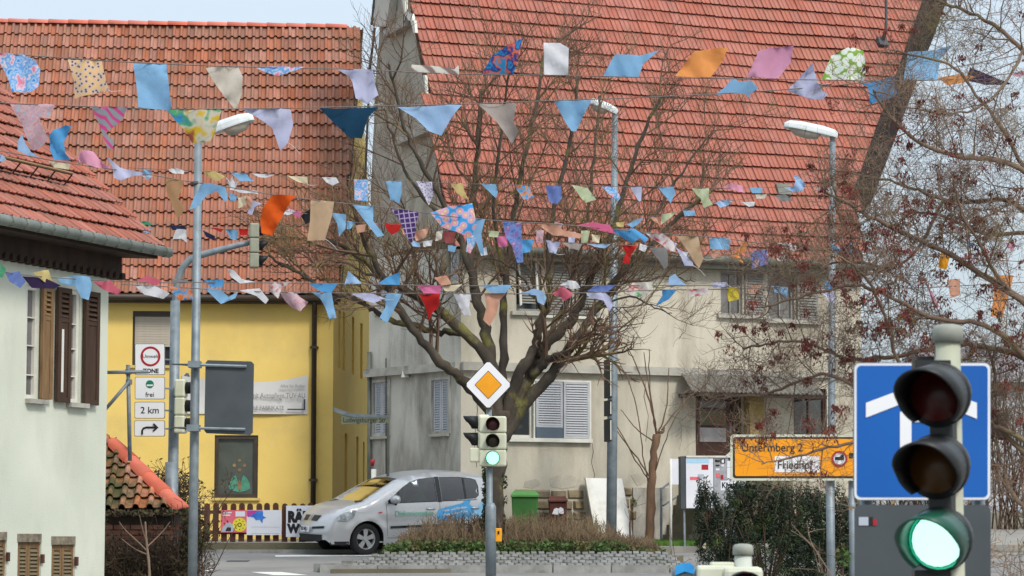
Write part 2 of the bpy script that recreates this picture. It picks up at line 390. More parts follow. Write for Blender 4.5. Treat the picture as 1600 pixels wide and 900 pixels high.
# pavement in front of the grey house
pv = MB(); pv.prism([gp(1.2, 51.2, -.05), gp(12, 52.4, -.05), gp(12, 60, -.05), gp(1.2, 60, -.05)], V((0, 0, .15)))
tag(pv.build('pavement', M_pave), kind='structure')
# traffic island: soil bed, setts, kerb stones
isl = MB(); ipoly = [(-3.1, 43.9), (-2.4, 45.6), (-2.0, 47.9), (0, 48.4), (2.6, 48.4), (3.1, 47.5), (2.85, 44.4)]
isl.prism([gp(x, y, -.05) for x, y in ipoly], V((0, 0, .12)))
island = tag(isl.build('traffic_island', M_soil), kind='structure')
bed = MB(); bq = [(-2.25, 45.0), (-2.1, 46.2), (-1.8, 47.9), (0, 48.3), (2.5, 48.3), (2.95, 47.4), (2.75, 45.0)]
bed.prism([gp(x, y, .0) for x, y in bq], V((0, 0, .27))); bed.build('planting_bed', M_soil, island)
bank = MB(); bank.prism([gp(-2.95, 44.3, .06), gp(-2.2, 45.05, .25), gp(-2.2, 45.05, .0), gp(-2.95, 44.3, .0)], V((5.2, 0, 0))); bank.build('bank', M_soil, island)
fk = MB(); fk.box(-11, -1.2, 50.75, 50.9, gz(50.8)-.1, gz(50.8)+.07); tag(fk.build('kerb', M_kerb, None), kind='structure')
sm = MB(); sm.box(-.062, .062, -.062, .062, -.05, .03)
for i in (1, 3, 5, 7):
    sm.v[i] = (sm.v[i][0]*.86, sm.v[i][1]*.86, sm.v[i][2])
setm = sm.mesh('sett', M_sett)
k = 0
for r in range(5):
    for c in range(48):
        X = -2.95+c*.128+(r % 2)*.06; Y = 44.36+r*.15+R.uniform(-.012, .012)
        if X < -2.9+r*.16 or X > 3.0-r*.05: continue
        o = bpy.data.objects.new('sett', setm)
        put(o, island, Matrix.Translation(gp(X+R.uniform(-.012, .012), Y, .105+r*.042+R.uniform(-.012, .012))) @ Matrix.Rotation(.33, 4, 'X') @ Matrix.Rotation(R.uniform(-.12, .12), 4, 'Z') @ Matrix.Diagonal((R.uniform(.86, 1.0), R.uniform(1.05, 1.22), 1, 1)))
km = MB(); km.box(-.49, .49, -.07, .07, -.1, .1); kme = km.mesh('kerb_stone', M_kerb)
pth = [(-3.3+i, 44.16-.01*i) for i in range(7)]
for i, (X, Y) in enumerate(pth):
    o = bpy.data.objects.new('kerb_stone', kme); put(o, island, Matrix.Translation(gp(X+.5, Y, .03)) @ Matrix.Rotation(-.01, 4, 'Z'))
for i in range(3):
    a = i*.9; o = bpy.data.objects.new('kerb_stone', kme)
    put(o, island, Matrix.Translation(gp(-3.15+i*.42, 44.7+i*.9, .03)) @ Matrix.Rotation(1.15, 4, 'Z'))

# ------------------------------------------------------------------ roof tiles
def tile_s(w, L, h=.06):
    m = MB(); prof = []
    for i in range(6): a = pi*i/5; prof.append((.24*w-.24*w*cos(a), h*sin(a)))
    prof += [(.62*w, -.006), (.82*w, -.004), (w*.995, .012)]
    n = len(prof)
    for (y, z) in ((.004, .024), (0, .046), (L, -.004)):
        m.v += [(x, y, z+pz) for x, pz in prof]
    for r in (0, 1):
        for i in range(n-1): m.f.append((r*n+i, r*n+i+1, (r+1)*n+i+1, (r+1)*n+i))
    return m
def tile_flat(w, L, h=.022):
    m = MB(); prof = [(.0, -.02), (.02*w, h), (.09*w, h), (.15*w, .0), (.44*w, -.003), (.5*w, h*.7), (.56*w, -.003), (.9*w, .0), (.965*w, h*.8), (.985*w, -.02)]
    n = len(prof)
    for (y, z) in ((.004, .026), (0, .046), (L, -.006)): m.v += [(x, y, z+pz) for x, pz in prof]
    for r in (0, 1):
        for i in range(n-1): m.f.append((r*n+i, r*n+i+1, (r+1)*n+i+1, (r+1)*n+i))
    return m
def lay_tiles(parent, O, u, up, nrm, tw, rh, clip, a0, a1, b1, tile, mat, mats, limit=300, name='roof_tile', hide=None, keep=None):
    me = tile.mesh(name, mat); spots = []
    for r in range(int(b1/rh+.5)):
        c = a0
        while c < a1:
            if inpoly((c+tw/2, r*rh+rh*.5), clip): spots.append((c, r*rh))
            c += tw
    def size(s):
        P = O+u*s[0]+up*s[1]; x, y = proj(P)
        vis = -15 < x < 1615 and -15 < y < 915 and not (hide and hide(x, y))
        return (0 if vis else 1, P.length)
    spots.sort(key=size)
    for i, s in enumerate(spots):
        P = O+u*s[0]+up*(s[1]+R.uniform(-.008, .008)+.012*sin(s[0]*1.3+s[1]))+nrm*(R.uniform(0, .009)+.02*sin(s[0]*.7+s[1]*.9)); ang = R.uniform(-.016, .016)
        uu = (u*cos(ang)+up*sin(ang)); vv = (up*cos(ang)-u*sin(ang))
        Mx = basis(P, uu, vv, nrm)
        if i < limit:
            o = bpy.data.objects.new(name, me); put(o, parent, Mx)
        else:
            if i == limit: rest = MB()
            b = len(rest.v); t = R.random()
            rest.v += [tuple(Mx @ V(p)) for p in tile.v]; rest.f += [tuple(b+q for q in f) for f in tile.f]; rest.t += [t]*len(tile.v)
    if len(spots) > limit: tag(rest.build('roof_tiles', mats, parent, fix=False), kind='stuff')
    return len(spots)
def ridge_caps(parent, A, B, r, L, mat, name='ridge_tile', flat_=1.0):
    d = (B-A); n = max(1, int(d.length/L)); d.normalize(); m = MB(); k = 7
    s = V((0, 0, 1)); side = d.cross(s).normalized(); upv = side.cross(d)
    for (x, rr) in ((0, r*1.12), (0, r*1.18), (L*1.1, r)):
        for i in range(k): a = pi*i/(k-1); m.v.append((x, -cos(a)*rr, sin(a)*rr*flat_-(r*.4 if x == 0 and rr < r*1.15 else 0)))
    for q in (0, 1):
        for i in range(k-1): m.f.append((q*k+i, q*k+i+1, (q+1)*k+i+1, (q+1)*k+i))
    me = m.mesh(name, mat, True)
    for i in range(n):
        o = bpy.data.objects.new(name, me); put(o, parent, basis(A+d*L*i, d, -side, upv))

# ================================================================== YELLOW HOUSE
WY = Wall((-3.99, 57), 85.35); WS = Wall((-3.99, 57), 4.65)
yh = thing('yellow_house', 'yellow rendered house with brown pantile roof and dark downpipe behind the picket fence', 'house', (-8, 60, gz(57)))
zb = gz(57)-.3; ze = WY.hit(500, 462)[1]
rt = WY.rect(207, 486, 274, 571); lw = WY.rect(335, 680, 403, 778)
mb = MB(); WY.holes(mb, -11, 0, zb, ze, [rt, lw])
slits = [WS.rect(*q) for q in ((528.7, 485, 532, 575), (535.5, 488, 539, 579), (549.8, 495, 553.3, 585), (562.8, 505, 566.5, 592))]
slits2 = [WS.rect(*q) for q in ((538.5, 677, 542.5, 800), (556.6, 682, 560, 800), (567, 690, 569.5, 800))]
DEP = 7.6; zr = 0
zs = WS.hit(530, 485)[1]
WS.holes(mb, 0, DEP, zb, ze, slits+[(a, b, zb+1.0, d) for a, b, c, d in slits2], .2)
# pitch and ridge: the ridge stands at y = 42 in the photograph
P60 = radians(60); upY = V((-WY.n.x*cos(P60), -WY.n.y*cos(P60), sin(P60))); nY = WY.u.cross(upY)
OY = WY.p(-11, ze-.02, .34)
lo, hi = 2, 14
for _ in range(40):
    m_ = (lo+hi)/2
    if proj(OY+WY.u*8+upY*m_)[1] > 41: lo = m_
    else: hi = m_
LY = lo; zr = (OY+upY*LY).z; run = LY*cos(P60)-.34
mb.face([WS.p(0, ze), WS.p(2*run, ze), WS.p(run, zr-.12)])
mb.face([WS.p(DEP, zb), WS.p(DEP, zb)+WY.u*-11, WS.p(DEP, ze)+WY.u*-11, WS.p(DEP, ze)])
mb.face([WY.p(-11, zb), WY.p(-11, ze), WS.p(DEP, ze)+WY.u*-11, WS.p(DEP, zb)+WY.u*-11])
mb.build('wall', M_yel, yh)
def yab(px, py):
    r = ray(px, py); t = OY.dot(nY)/r.dot(nY); q = r*t-OY; return q.dot(WY.u), q.dot(upY)
SHY = yab(566, 46)[0]-11.15; RX = WY.u*(11.15+SHY)
mb = MB(); mb.face([OY-nY*.03, OY+WY.u*11.12-nY*.03, OY+RX+upY*LY-nY*.03, OY+upY*LY-nY*.03])
R0 = OY+upY*LY; back = V((-WY.n.x*cos(P60), -WY.n.y*cos(P60), -sin(P60)))
mb.face([R0-nY*.03, R0+RX-nY*.03, R0+RX+back*LY, R0+back*LY])
mb.build('roof', M_under, yh)
_ = (0, lay_tiles(yh, OY, WY.u, upY, nY, .172, LY/21, [(0, 0), (11.15, 0), (11.15+SHY, LY), (0, LY)], 11.12-64*.172, 12.5, LY, tile_s(.172, LY/21*1.06), M_tileY, M_tileYs,
      hide=lambda x, y: x < 250 and y > 395+.9*(x-250)))
ridge_caps(yh, R0+V((0, 0, .0)), R0+RX, .1, .47, M_cap)
mb = MB(); vb = WY.u*11.14
mb.prism([OY+vb+nY*.03, OY+vb-nY*.16, R0+RX-nY*.16, R0+RX+nY*.03], WY.u*.03); mb.build('verge_board', M_dwood, yh)
# gutter and downpipe
mb = MB(); g0 = WY.p(-11, ze-.1, .4); g1 = WY.p(.15, ze-.1, .4); mb.tube([g0, g1], .075, 8); mb.build('gutter', M_brnpipe, yh, True)
mb = MB(); WY.box(mb, -11, .1, ze-.2, ze-.03, .002, .33); mb.build('soffit', M_brnpipe, yh)
mb = MB(); a = WY.hit(490.5, 600)[0]; mb.tube([WY.p(a, ze-.15, .38), WY.p(a, ze-.35, .1), WY.p(a, gz(57), .1)], .058, 8)
dp = mb.build('downpipe', M_brnpipe, yh, True)
for yy in (543, 750):
    mb = MB(); z = WY.hit(490, yy)[1]; mb.tube([WY.p(a, z-.03, .1), WY.p(a, z+.03, .1)], .075, 8); WY.box(mb, a-.1, a+.1, z-.015, z+.015, .0, .08); mb.build('pipe_bracket', M_brnpipe, dp)
# roller shutter window
def frame(wall, parent, x0, y0, x1, y1, t, d0, d1, mat, name='window_frame'):
    a0, a1, z0, z1 = wall.rect(x0, y0, x1, y1); m = MB()
    wall.box(m, a0, a0+t, z0, z1, d0, d1); wall.box(m, a1-t, a1, z0, z1, d0, d1)
    wall.box(m, a0+t, a1-t, z0, z0+t, d0, d1); wall.box(m, a0+t, a1-t, z1-t, z1, d0, d1)
    return m.build(name, mat, parent)
def pane(wall, parent, x0, y0, x1, y1, d, mat, name='window_pane'):
    m = MB(); wall.pbox(m, x0, y0, x1, y1, d-.012, d); return m.build(name, mat, parent)
f = frame(WY, yh, 207, 486, 274, 571, .05, -.16, -.04, M_brnpipe, 'window'); pane(WY, f, 209, 495, 272, 569, -.11, M_glassd)
m = MB(); WY.pbox(m, 207.5, 486, 273.5, 494, -.14, -.02); m.build('shutter_box', M_brnpipe, f)
M_roll = pm('roller_slat', (176, 166, 150), (160, 150, 136), 4, 0.6)
WY.slats(f, 210.5, 494, 270.5, 541, 12, -.06, M_roll, .15, .02)
m = MB(); WY.pbox(m, 203, 571, 278, 575, 0, .06); m.build('window_sill', M_yel2, f)
f = frame(WY, yh, 335, 680, 403, 778, .085, -.16, -.03, M_brnpipe, 'window'); pane(WY, f, 338, 684, 400, 774, -.10, pm('lower_window_glass', (88, 92, 84), (66, 72, 66), 2.2, .12, spec=.6))
m = MB(); WY.pbox(m, 333, 778, 406, 782, 0, .07); m.build('window_sill', M_yel2, f)
M_teal = pm('teal_glass_paint', (84, 148, 124), (66, 122, 102), 8, .4); M_ochre = pm('ochre_paint', (150, 120, 86), (112, 88, 64), 8, .5)
for s_ in (-1, 1):
    m = MB(); pts = [(374, 769), (374+s_*10, 767), (374+s_*17, 763), (374+s_*16, 755), (374+s_*11, 746), (374+s_*6, 742), (374+s_*3, 750)]
    m.prism([WY.px(x, y, -.092) for x, y in pts], WY.n*.004); m.build('window_picture', M_teal, f)
m = MB(); m.prism([WY.px(x, y, -.09) for x, y in ((371.5, 765), (376.5, 765), (377, 755), (374, 749), (371, 755))], WY.n*.006); m.build('window_picture', M_ochre, f)
for (x, y) in ((366, 727), (374, 719), (382, 727), (374, 734)):
    m = MB(); m.prism([WY.px(x+3.0*cos(q), y+3.0*sin(q), -.092) for q in [i*1.047 for i in range(6)]], WY.n*.004); m.build('window_picture', M_ochre, f)
# house banner
a0, a1, z0, z1 = WY.rect(284, 596, 481, 647)
def bz(a, t):
    q = (a-a0)/(a1-a0); top = z1+.17*(abs(2*q-1)**2.2)-.02; return z0+(top-z0)*t
mb = MB(); nx, nyy = 40, 12
for j in range(nyy+1):
    for i in range(nx+1):
        a_ = a0+(a1-a0)*i/nx; t = j/nyy
        mb.v.append(tuple(WY.p(a_, bz(a_, t), .05+.025*sin(a_*3+t*3)+.03*max(0, t-.7)*sin(a_*2.3+1))))
for j in range(nyy):
    for i in range(nx): q = j*(nx+1)+i; mb.f.append((q, q+1, q+nx+2, q+nx+1))
M_ban = pm('banner_cloth', (204, 202, 198), (188, 186, 184), 1.5, .7)
ban = thing('banner', 'wrinkled white advertising banner hung across the yellow wall', 'banner', WY.p((a0+a1)/2, z0, .05))
mb.build('cloth', M_ban, ban, True, fix=False)
M_ink = pm('dark_ink', (58, 60, 66), (50, 52, 58), 5, .7); M_inkl = pm('grey_ink', (120, 118, 120), (110, 108, 110), 5, .7)
def wtext(wall, parent, body, px, py, hpx, mat, d, align='LEFT', bold=0, sq=1.0, left=False):
    a, z = wall.hit(px, py); h = hpx/FPX*wall.p(a, z).y/.72
    return text(body, h, mat, parent, wall.p(a, z, d), wall.u if not left else -wall.u, (0, 0, 1), align, bold, sq)
wtext(WY, ban, 'Alles für Reifen', 477, 604, 5, M_inkl, .11, 'RIGHT', 0, .9)
wtext(WY, ban, 'mit Autopflege TÜV·AU', 477, 619, 8.5, M_inkl, .11, 'RIGHT', 0, .72)
wtext(WY, ban, 'ALLE FABRIKATE', 444, 638, 6.5, M_inkl, .11, 'RIGHT', 0, .85)
m = MB(); WY.pbox(m, 449, 639, 477, 641, .1, .104); WY.pbox(m, 474.5, 624, 477, 639, .1, .104); m.build('printed_mark', M_ink, ban)

# ================================================================== GREY HOUSE
WG = Wall((-1.04, 52), 67.6); WL = Wall((-1.04, 52), -40); WU = Wall((-1.04, 52), -21.8)
gh = thing('grey_house', 'weathered grey house with steep orange tiled roof and pale louvred shutters', 'house', (3, 58, gz(55)))
zb = gz(52)-.4; ze = WG.hit(735, 386)[1]; AR = 9.35; AL = 3.12
H = {k_: WG.rect(*q) for k_, q in dict(lw=(796, 603, 834, 684), uw=(806, 409, 846, 486), door=(1087, 612, 1160, 728), ur=(1200, 428, 1241, 500), ur2=(1126, 424, 1160, 492), lr=(1240, 607, 1292, 682)).items()}
mb = MB(); WG.holes(mb, 0, AR, zb, ze, list(H.values()), .2)
pr = WG.p(AR, 0)+V((.2, 8.6, 0)); pl = WL.p(AL, 0); bl = pl+V((3.2, 8, 0))
for A, B in ((WG.p(AR, 0), pr), (pr, bl), (bl, pl)):
    mb.face([V((A.x, A.y, zb)), V((B.x, B.y, zb)), V((B.x, B.y, ze)), V((A.x, A.y, ze))])
mb.face([V((p.x, p.y, ze-.01)) for p in (WG.p(0, 0), WG.p(AR, 0), pr, bl, pl)])
mb.build('wall', M_grey, gh)
mb = MB(); LH = [WL.rect(*q) for q in ((584.5, 597, 607, 683), (676, 593, 701, 679), (588, 443, 606, 488), (703, 394, 716, 440))]
WL.holes(mb, 0, AL, zb, ze, LH, .12); mb.build('side_wall', M_greyL, gh)
# gable above
G = [(706, 386), (700, 374), (690, 300), (640, 0), (618, -150), (609, -150), (597, 0), (590, 45), (585, 105), (576, 300), (575, 400)]
mb = MB(); mb.prism([WU.px(x, y, -.05) for x, y in G], WU.n*-.3); mb.build('gable_wall', M_gable, gh)
# ledges, rake pieces
mb = MB(); WU.pbox(mb, 577, 379, 703, 394, -.2, .25); mb.build('ledge', M_band, gh)
mb = MB(); WU.pbox(mb, 624, 203, 682, 216, -.2, .12); mb.build('ledge', M_band, gh)
mb = MB(); WU.pbox(mb, 608, 38, 642, 50, -.2, .14); mb.build('ledge', M_band, gh)
mb = MB(); mb.prism([WU.px(x, y, .14) for x, y in ((597, -10), (620, -10), (612, 42), (592, 42))], WU.n*-.18); mb.build('gable_panel', M_greyL, gh)
mb = MB(); mb.tube([WU.px(599, -40, .16), WU.px(591, 40, .16)], .03, 5); mb.tube([WU.px(592, 44, .1), WU.px(584, 112, .1), WU.px(576, 300, .1)], .03, 5); mb.build('verge_strip', M_dgrey, gh)
for (x0, y0, x1, y1) in ((638, -5, 645, 22), (643, 22, 656, 33), (652, 33, 660, 52), (672, 118, 677, 160)): mb = MB(); mb.prism([WU.px(x, y, .16) for x, y in ((x0, y0), (x1-2, y0), (x1, y1), (x0+5, y1))], WU.n*-.06); mb.build('verge_sheet', M_wframe, gh)
# string course
zc1, zc0 = WG.hit(735, 566)[1], WG.hit(735, 579)[1]
mb = MB(); WG.box(mb, .0, WG.hit(1086, 590)[0], zc0, zc1, .0, .14); mb.build('string_course', M_band, gh)
mb = MB(); WG.box(mb, WG.hit(1086, 590)[0]+.01, AR, zc0+.04, zc1-.02, .0, .1); mb.build('string_course', M_band, gh)
mb = MB(); WL.box(mb, .002, AL, zc0-.003, zc1-.004, .0, .15); mb.build('string_course', M_band, gh)
# roof
PG = radians(60); upG = V((-WG.n.x*cos(PG), -WG.n.y*cos(PG), sin(PG))); nG = WG.u.cross(upG); OG = WG.p(0, ze-.06, .32)
def roofab(px, py):
    r = ray(px, py); t = OG.dot(nG)/r.dot(nG); q = r*t-OG; return q.dot(WG.u), q.dot(upG)
clip = [roofab(*q) for q in ((708, 386), (690, 300), (665, 140), (640, 0), (614, -160), (1510, -160), (1452, 0), (1338, 312), (1346, 402))]
clip[0] = (clip[0][0], -.02); clip[-1] = (clip[-1][0], -.02)
mb = MB(); mb.face([OG+WG.u*a+upG*b-nG*.03 for a, b in clip]); mb.build('roof', M_under, gh, fix=False)
bmax = roofab(1000, -160)[1]; rows = 30; rhG = (roofab(1000, 20)[1]-roofab(1000, 390)[1])/18.3
_ = (0, lay_tiles(gh, OG, WG.u, upG, nG, .226, rhG, clip, -3.2, 14, bmax, tile_flat(.226, rhG*1.06), M_tileG, M_tileGs, hide=lambda x, y: 700 < x < 1020 and y > 60))
A_, B_ = OG+WG.u*clip[4][0]+upG*clip[4][1], OG+WG.u*clip[5][0]+upG*clip[5][1]
mb = MB(); bk = V((0, 5.2, -8)); mb.face([A_, B_, V((pr.x, pr.y, ze)), V((bl.x, bl.y, ze))]); mb.build('rear_roof', M_under, gh)
# right verge board with its wide dark soffit
mb = MB(); q = [roofab(*p) for p in ((1472, -60), (1452, 0), (1337, 314))]
pts = [OG+WG.u*a+upG*b for a, b in q]
mb.prism([pts[0]+nG*.085, pts[1]+nG*.085, pts[2]+nG*.085, pts[2]-nG*.2, pts[1]-nG*.2, pts[0]-nG*.2], WG.u*-.16); mb.build('verge_board', pm('verge_soffit_timber', (34, 28, 25), (24, 20, 18), 4, .9), gh)
mb = MB(); off = WG.u*.62-nG*.25+V((0, .25, 0)); mb.prism([pts[0]-nG*.2, pts[2]-nG*.2, pts[2]+off*.75, pts[0]+off], V((0, .1, .05))); mb.build('verge_soffit', pm('verge_soffit_timber', (34, 28, 25), (24, 20, 18), 4, .9), gh)
mb = MB(); mb.tube([WG.p(-.15, ze-.07, .38), WG.p(AR+.1, ze-.07, .38)], .085, 8); mb.build('gutter', M_gutt, gh, True)
mb = MB(); WG.box(mb, .02, AR, ze-.25, ze-.04, .001, .3); mb.build('soffit', M_gutt, gh)
# roof rod and hatch on the upper right
mb = MB(); a_, b_ = roofab(1376, 70); base = OG+WG.u*a_+upG*b_; mb.tube([base+nG*.02, base+nG*.3+V((0, 0, .15)), base+nG*.35+V((0, 0, 2.2))], [.07, .035, .03], 6)
mb.obox(base+nG*.08, WG.u*.12, upG*.12, nG*.07); mb.build('roof_pipe', M_dgrey, gh)
mb = MB(); a_, b_ = roofab(1222, 300); base = OG+WG.u*a_+upG*b_; mb.obox(base+nG*.06, WG.u*.16, upG*.14, nG*.05); mb.build('roof_vent', M_gutt, gh)
# shutters
def shutter(wall, parent, x0, y0, x1, y1, n, mat, d=.03, t=.05, tilt=.6):
    f_ = frame(wall, parent, x0, y0, x1, y1, t, d, d+.035, mat, 'shutter')
    px_ = t/(wall.rect(x0, y0, x1, y1)[1]-wall.rect(x0, y0, x1, y1)[0])*(x1-x0); py_ = 4.0
    m = MB(); wall.pbox(m, x0+px_*.5, y0+py_*.5, x1-px_*.5, y1-py_*.5, d-.012, d+.002); m.build('shutter_back', M_oshut if mat is not M_brsh else M_dwood, f_)
    wall.slats(f_, x0+px_, y0+py_, x1-px_, y1-py_, n, d+.022, mat, tilt); return f_
def window(wall, parent, x0, y0, x1, y1, mat_f, mat_g, t=.05, mull=(), tr=(), d=-.1):
    f_ = frame(wall, parent, x0, y0, x1, y1, t, d-.04, d+.03, mat_f, 'window'); pane(wall, f_, x0+.5, y0+.5, x1-.5, y1-.5, d-.02, mat_g)
    m = MB()
    for x in mull: wall.pbox(m, x-.9, y0+3.5, x+.9, y1-3.5, d-.015, d+.022)
    for y in tr: wall.pbox(m, x0+3.5, y-.9, x1-3.5, y+.9, d-.015, d+.025)
    if m.v: m.build('glazing_bar', mat_f, f_)
    return f_
wn = window(WG, gh, 796, 603, 834, 684, M_wframe, M_glassd, .06)
m = MB(); WG.pbox(m, 794, 685, 923, 691, .001, .1); m.build('window_sill', M_wframe, wn)
frame(WG, gh, 833, 594, 923, 686, .035, .001, .03, M_wframe, 'shutter_frame')
shutter(WG, gh, 836, 597, 877.5, 668, 17, M_lshut); shutter(WG, gh, 879, 597, 919.5, 685, 21, M_lshut)
m = MB(); WG.pbox(m, 836, 668.5, 877.5, 686, .03, .07); m.build('shutter_panel', M_bshut, gh)
wn = window(WG, gh, 806, 409, 846, 486, M_oshut, M_glassd, .05)
m = MB(); WG.pbox(m, 798, 487, 850, 493, .001, .09); m.build('window_sill', M_band, wn)
m = MB(); m.prism([WG.px(x, y, .0) for x, y in ((808, 411), (811, 411), (814.5, 476), (811.5, 478))], WG.n*.05); m.prism([WG.px(x, y, .0) for x, y in ((835, 411), (838, 411), (841, 470), (838, 472))], WG.n*.05); m.build('window_leaf', M_wframe, wn)
WG.slats(wn, 813, 412, 838, 474, 15, -.03, M_oshut, .6)
for q in ((855, 414, 893, 492, 17), (898, 414, 936, 492, 17), (1163, 424, 1193, 492, 15), (1244, 428, 1276, 500, 15)): shutter(WG, gh, *q, M_oshut)
m = MB(); WG.pbox(m, 846, 494, 942, 498, .001, .08); m.build('window_sill', M_wframe, gh)
for k_, q in (('ur', (1200, 428, 1241, 500)), ('ur2', (1126, 424, 1160, 492))):
    wn = window(WG, gh, *q, M_oshut, M_curt, .05, mull=((q[0]+q[2])/2,)); m = MB(); WG.pbox(m, q[0]-6, q[3], q[2]+40, q[3]+6, .001, .09); m.build('window_sill', M_band, wn)
window(WG, gh, 1240, 607, 1292, 682, M_door, M_glassd, .06, mull=(1266,))
for (x0, y0, x1, y1, n_) in ((585, 597, 606.5, 682, 20), (676.5, 593, 700.5, 678, 20), (588.5, 443, 605.5, 488, 11), (703.5, 394, 715.5, 440, 10)):
    xm = (x0+x1)/2; shutter(WL, gh, x0, y0, xm, y1, n_, M_lshut, -.05, .05); shutter(WL, gh, xm+.4, y0, x1, y1, n_, M_lshut, -.05, .05)
    m = MB(); WL.pbox(m, x0-2, y1, x1+2, y1+4, .001, .08); m.build('window_sill', M_band, gh)
    frame(WL, gh, x0-4, y0-4, x1+4, y1+.2, .06, .001, .025, M_greyL, 'window_surround')
m = MB(); m.tube([WL.px(638, 578, .08), WL.px(638, 590, .08)], [.07, .09], 8); m.build('wall_lamp', M_wframe, gh)
m = MB(); m.tube([WL.px(606, 560, .05), WL.px(606, 760, .05)], .012, 5); m.build('cable', M_black, gh)
m = MB(); m.tube([WL.px(580.5, 550, .06), WL.px(580.5, 850, .06)], .045, 6); m.build('downpipe', M_gutt, gh, True)
# cracks, repairs and run-off stains on the front
M_crack = pm('crack_dark', (92, 86, 76), rough=1)  # plain dark tone of the wall cracks
for pts_ in ([(925, 692), (927, 706), (924, 722), (929, 742), (927, 757)], [(742, 600), (746, 640), (741, 690), (745, 730)], [(1010, 590), (1006, 620), (1013, 650), (1009, 690)], [(880, 500), (884, 530), (879, 562)]):
    m = MB(); m.tube([WG.px(x, y, .0) for x, y in pts_], [.004, .009, .006, .008, .003][:len(pts_)], 4, False); m.build('crack', M_crack, gh)
M_rep = pm('repair_mortar', (186, 180, 164), (166, 160, 146), 4, .95, .4, 30)
for pts_ in ([(858, 748), (872, 742), (893, 743), (905, 750), (900, 760), (880, 764), (861, 760)], [(820, 752), (838, 748), (846, 757), (832, 763), (818, 761)], [(690, 742), (704, 738), (709, 750), (697, 758)], [(985, 742), (1004, 738), (1010, 752), (996, 760)]):
    W__ = WG if pts_[0][0] > 722 else WL
    m = MB(); m.prism([W__.px(x, y, .0) for x, y in pts_], W__.n*.008); m.build('plaster_patch', M_rep, gh)
M_stain = pm('sill_runoff_stain', (152, 145, 130), (138, 131, 116), 5, 1.0, stretch=(2, 2, .3))
# door, porch roof, pillar
dr = frame(WG, gh, 1087, 612, 1160, 728, .1, -.19, -.06, M_door, 'door')
m = MB(); WG.pbox(m, 1092, 616, 1155, 727, -.18, -.13); m.build('door_leaf', M_door, dr)
for (y0, y1, mt) in ((622, 637, M_glassd), (641, 664, pm('olive_pane', (104, 98, 66), (86, 82, 56), 3, .3)), (668, 690, pm('curtained_pane', (176, 172, 172), (150, 146, 146), 4, .4))):
    pane(WG, dr, 1097, y0, 1138, y1, -.115, mt, 'door_pane')
m = MB(); WG.pbox(m, 1143, 665, 1146, 676, -.13, -.08); m.build('door_handle', M_steel, dr)
m = MB(); WG.pbox(m, 1162, 612, 1184, 740, .001, .3); m.build('pillar', pm('ochre_pillar', (166, 144, 88), (140, 120, 72), 3, .9), gh)
a0, a1 = WG.hit(1060, 600)[0], WG.hit(1262, 600)[0]; zt_ = WG.hit(1150, 587)[1]; zl_ = at(1150, 613, WG.px(1150, 600).y-.8).z
mb = MB(); n_ = 120
for j in range(2):
    for i in range(n_+1):
        a_ = a0+(a1-a0)*i/n_; mb.v.append(tuple(WG.p(a_-(.12 if j == 0 else 0)+.2*(1-j)*0, (zl_ if j == 0 else zt_)+.022*sin(i*pi/2), .88 if j == 0 else .16)))
for i in range(n_): mb.f.append((i, i+1, n_+2+i, n_+1+i))
o = mb.build('porch_roof', pm('corrugated_sheet', (128, 124, 116), (104, 101, 94), 4, .7), gh, fix=False); so_ = o.modifiers.new('thick', 'SOLIDIFY'); so_.thickness = .015
mb = MB(); WG.box(mb, a0, a1, zl_-.1, zl_-.03, .74, .84); WG.box(mb, a0, a0+.08, zl_-.1, zl_-.02, .0, .74); WG.box(mb, a1-.08, a1, zl_-.1, zl_-.02, .0, .74); mb.build('porch_beam', M_dwood, gh)
# steps up to the door
zl = WG.hit(1120, 729)[1]; g0 = gz(53.5)+.05; nst = 8
for i in range(nst):
    z1_ = g0+(zl-g0)*(i+1)/nst; x0 = 1034+i*6
    m = MB(); a_ = WG.hit(x0, 780)[0]; m_a1 = WG.hit(1195, 780)[0]; zz0 = g0+(zl-g0)*i/nst-.03*(i == 0)
    WG.box(m, a_, m_a1, zz0, z1_-.002, .002, 1.25); m.build('step', M_conc, gh)
# rubble plinth stones
def stones(x0, x1, y0, y1, rows):
    for r in range(rows):
        yy0 = y0+(y1-y0)*r/rows; yy1 = y0+(y1-y0)*(r+1)/rows; x = x0+R.uniform(-6, 6)
        while x < x1:
            wd = R.uniform(16, 34); m = MB(); a0_, a1_, z0_, z1_ = WG.rect(x+.8, yy0+.8+R.uniform(0, 2), min(x+wd, x1+8)-.8, yy1-.8-R.uniform(0, 2))
            j = lambda: R.uniform(-.02, .02); d_ = R.uniform(.03, .08)
            fr = [WG.p(a0_+.02+abs(j()), z0_+.02+abs(j()), d_), WG.p(a1_-.02+j(), z0_+.02+abs(j()), d_), WG.p(a1_-.03+j(), z1_-.02+j(), d_+j()), WG.p(a0_+.02+j(), z1_-.02+j(), d_+j())]
            bk_ = [WG.p(a0_, z0_, .001), WG.p(a1_, z0_, .001), WG.p(a1_, z1_, .001), WG.p(a0_, z1_, .001)]
            b = len(m.v); m.v += [tuple(p) for p in fr+bk_]; m.f += [(0, 1, 2, 3), (0, 4, 5, 1), (1, 5, 6, 2), (2, 6, 7, 3), (3, 7, 4, 0)]
            m.build('stone', M_stone, gh); x += wd
stones(806, 908, 764, 848, 5); stones(968, 986, 760, 848, 5)
m = MB(); WG.box(m, WG.hit(988, 800)[0], WG.hit(1050, 800)[0], gz(52)-.3, WG.hit(1000, 762)[1], .001, .045); m.build('plinth', M_greyL, gh)

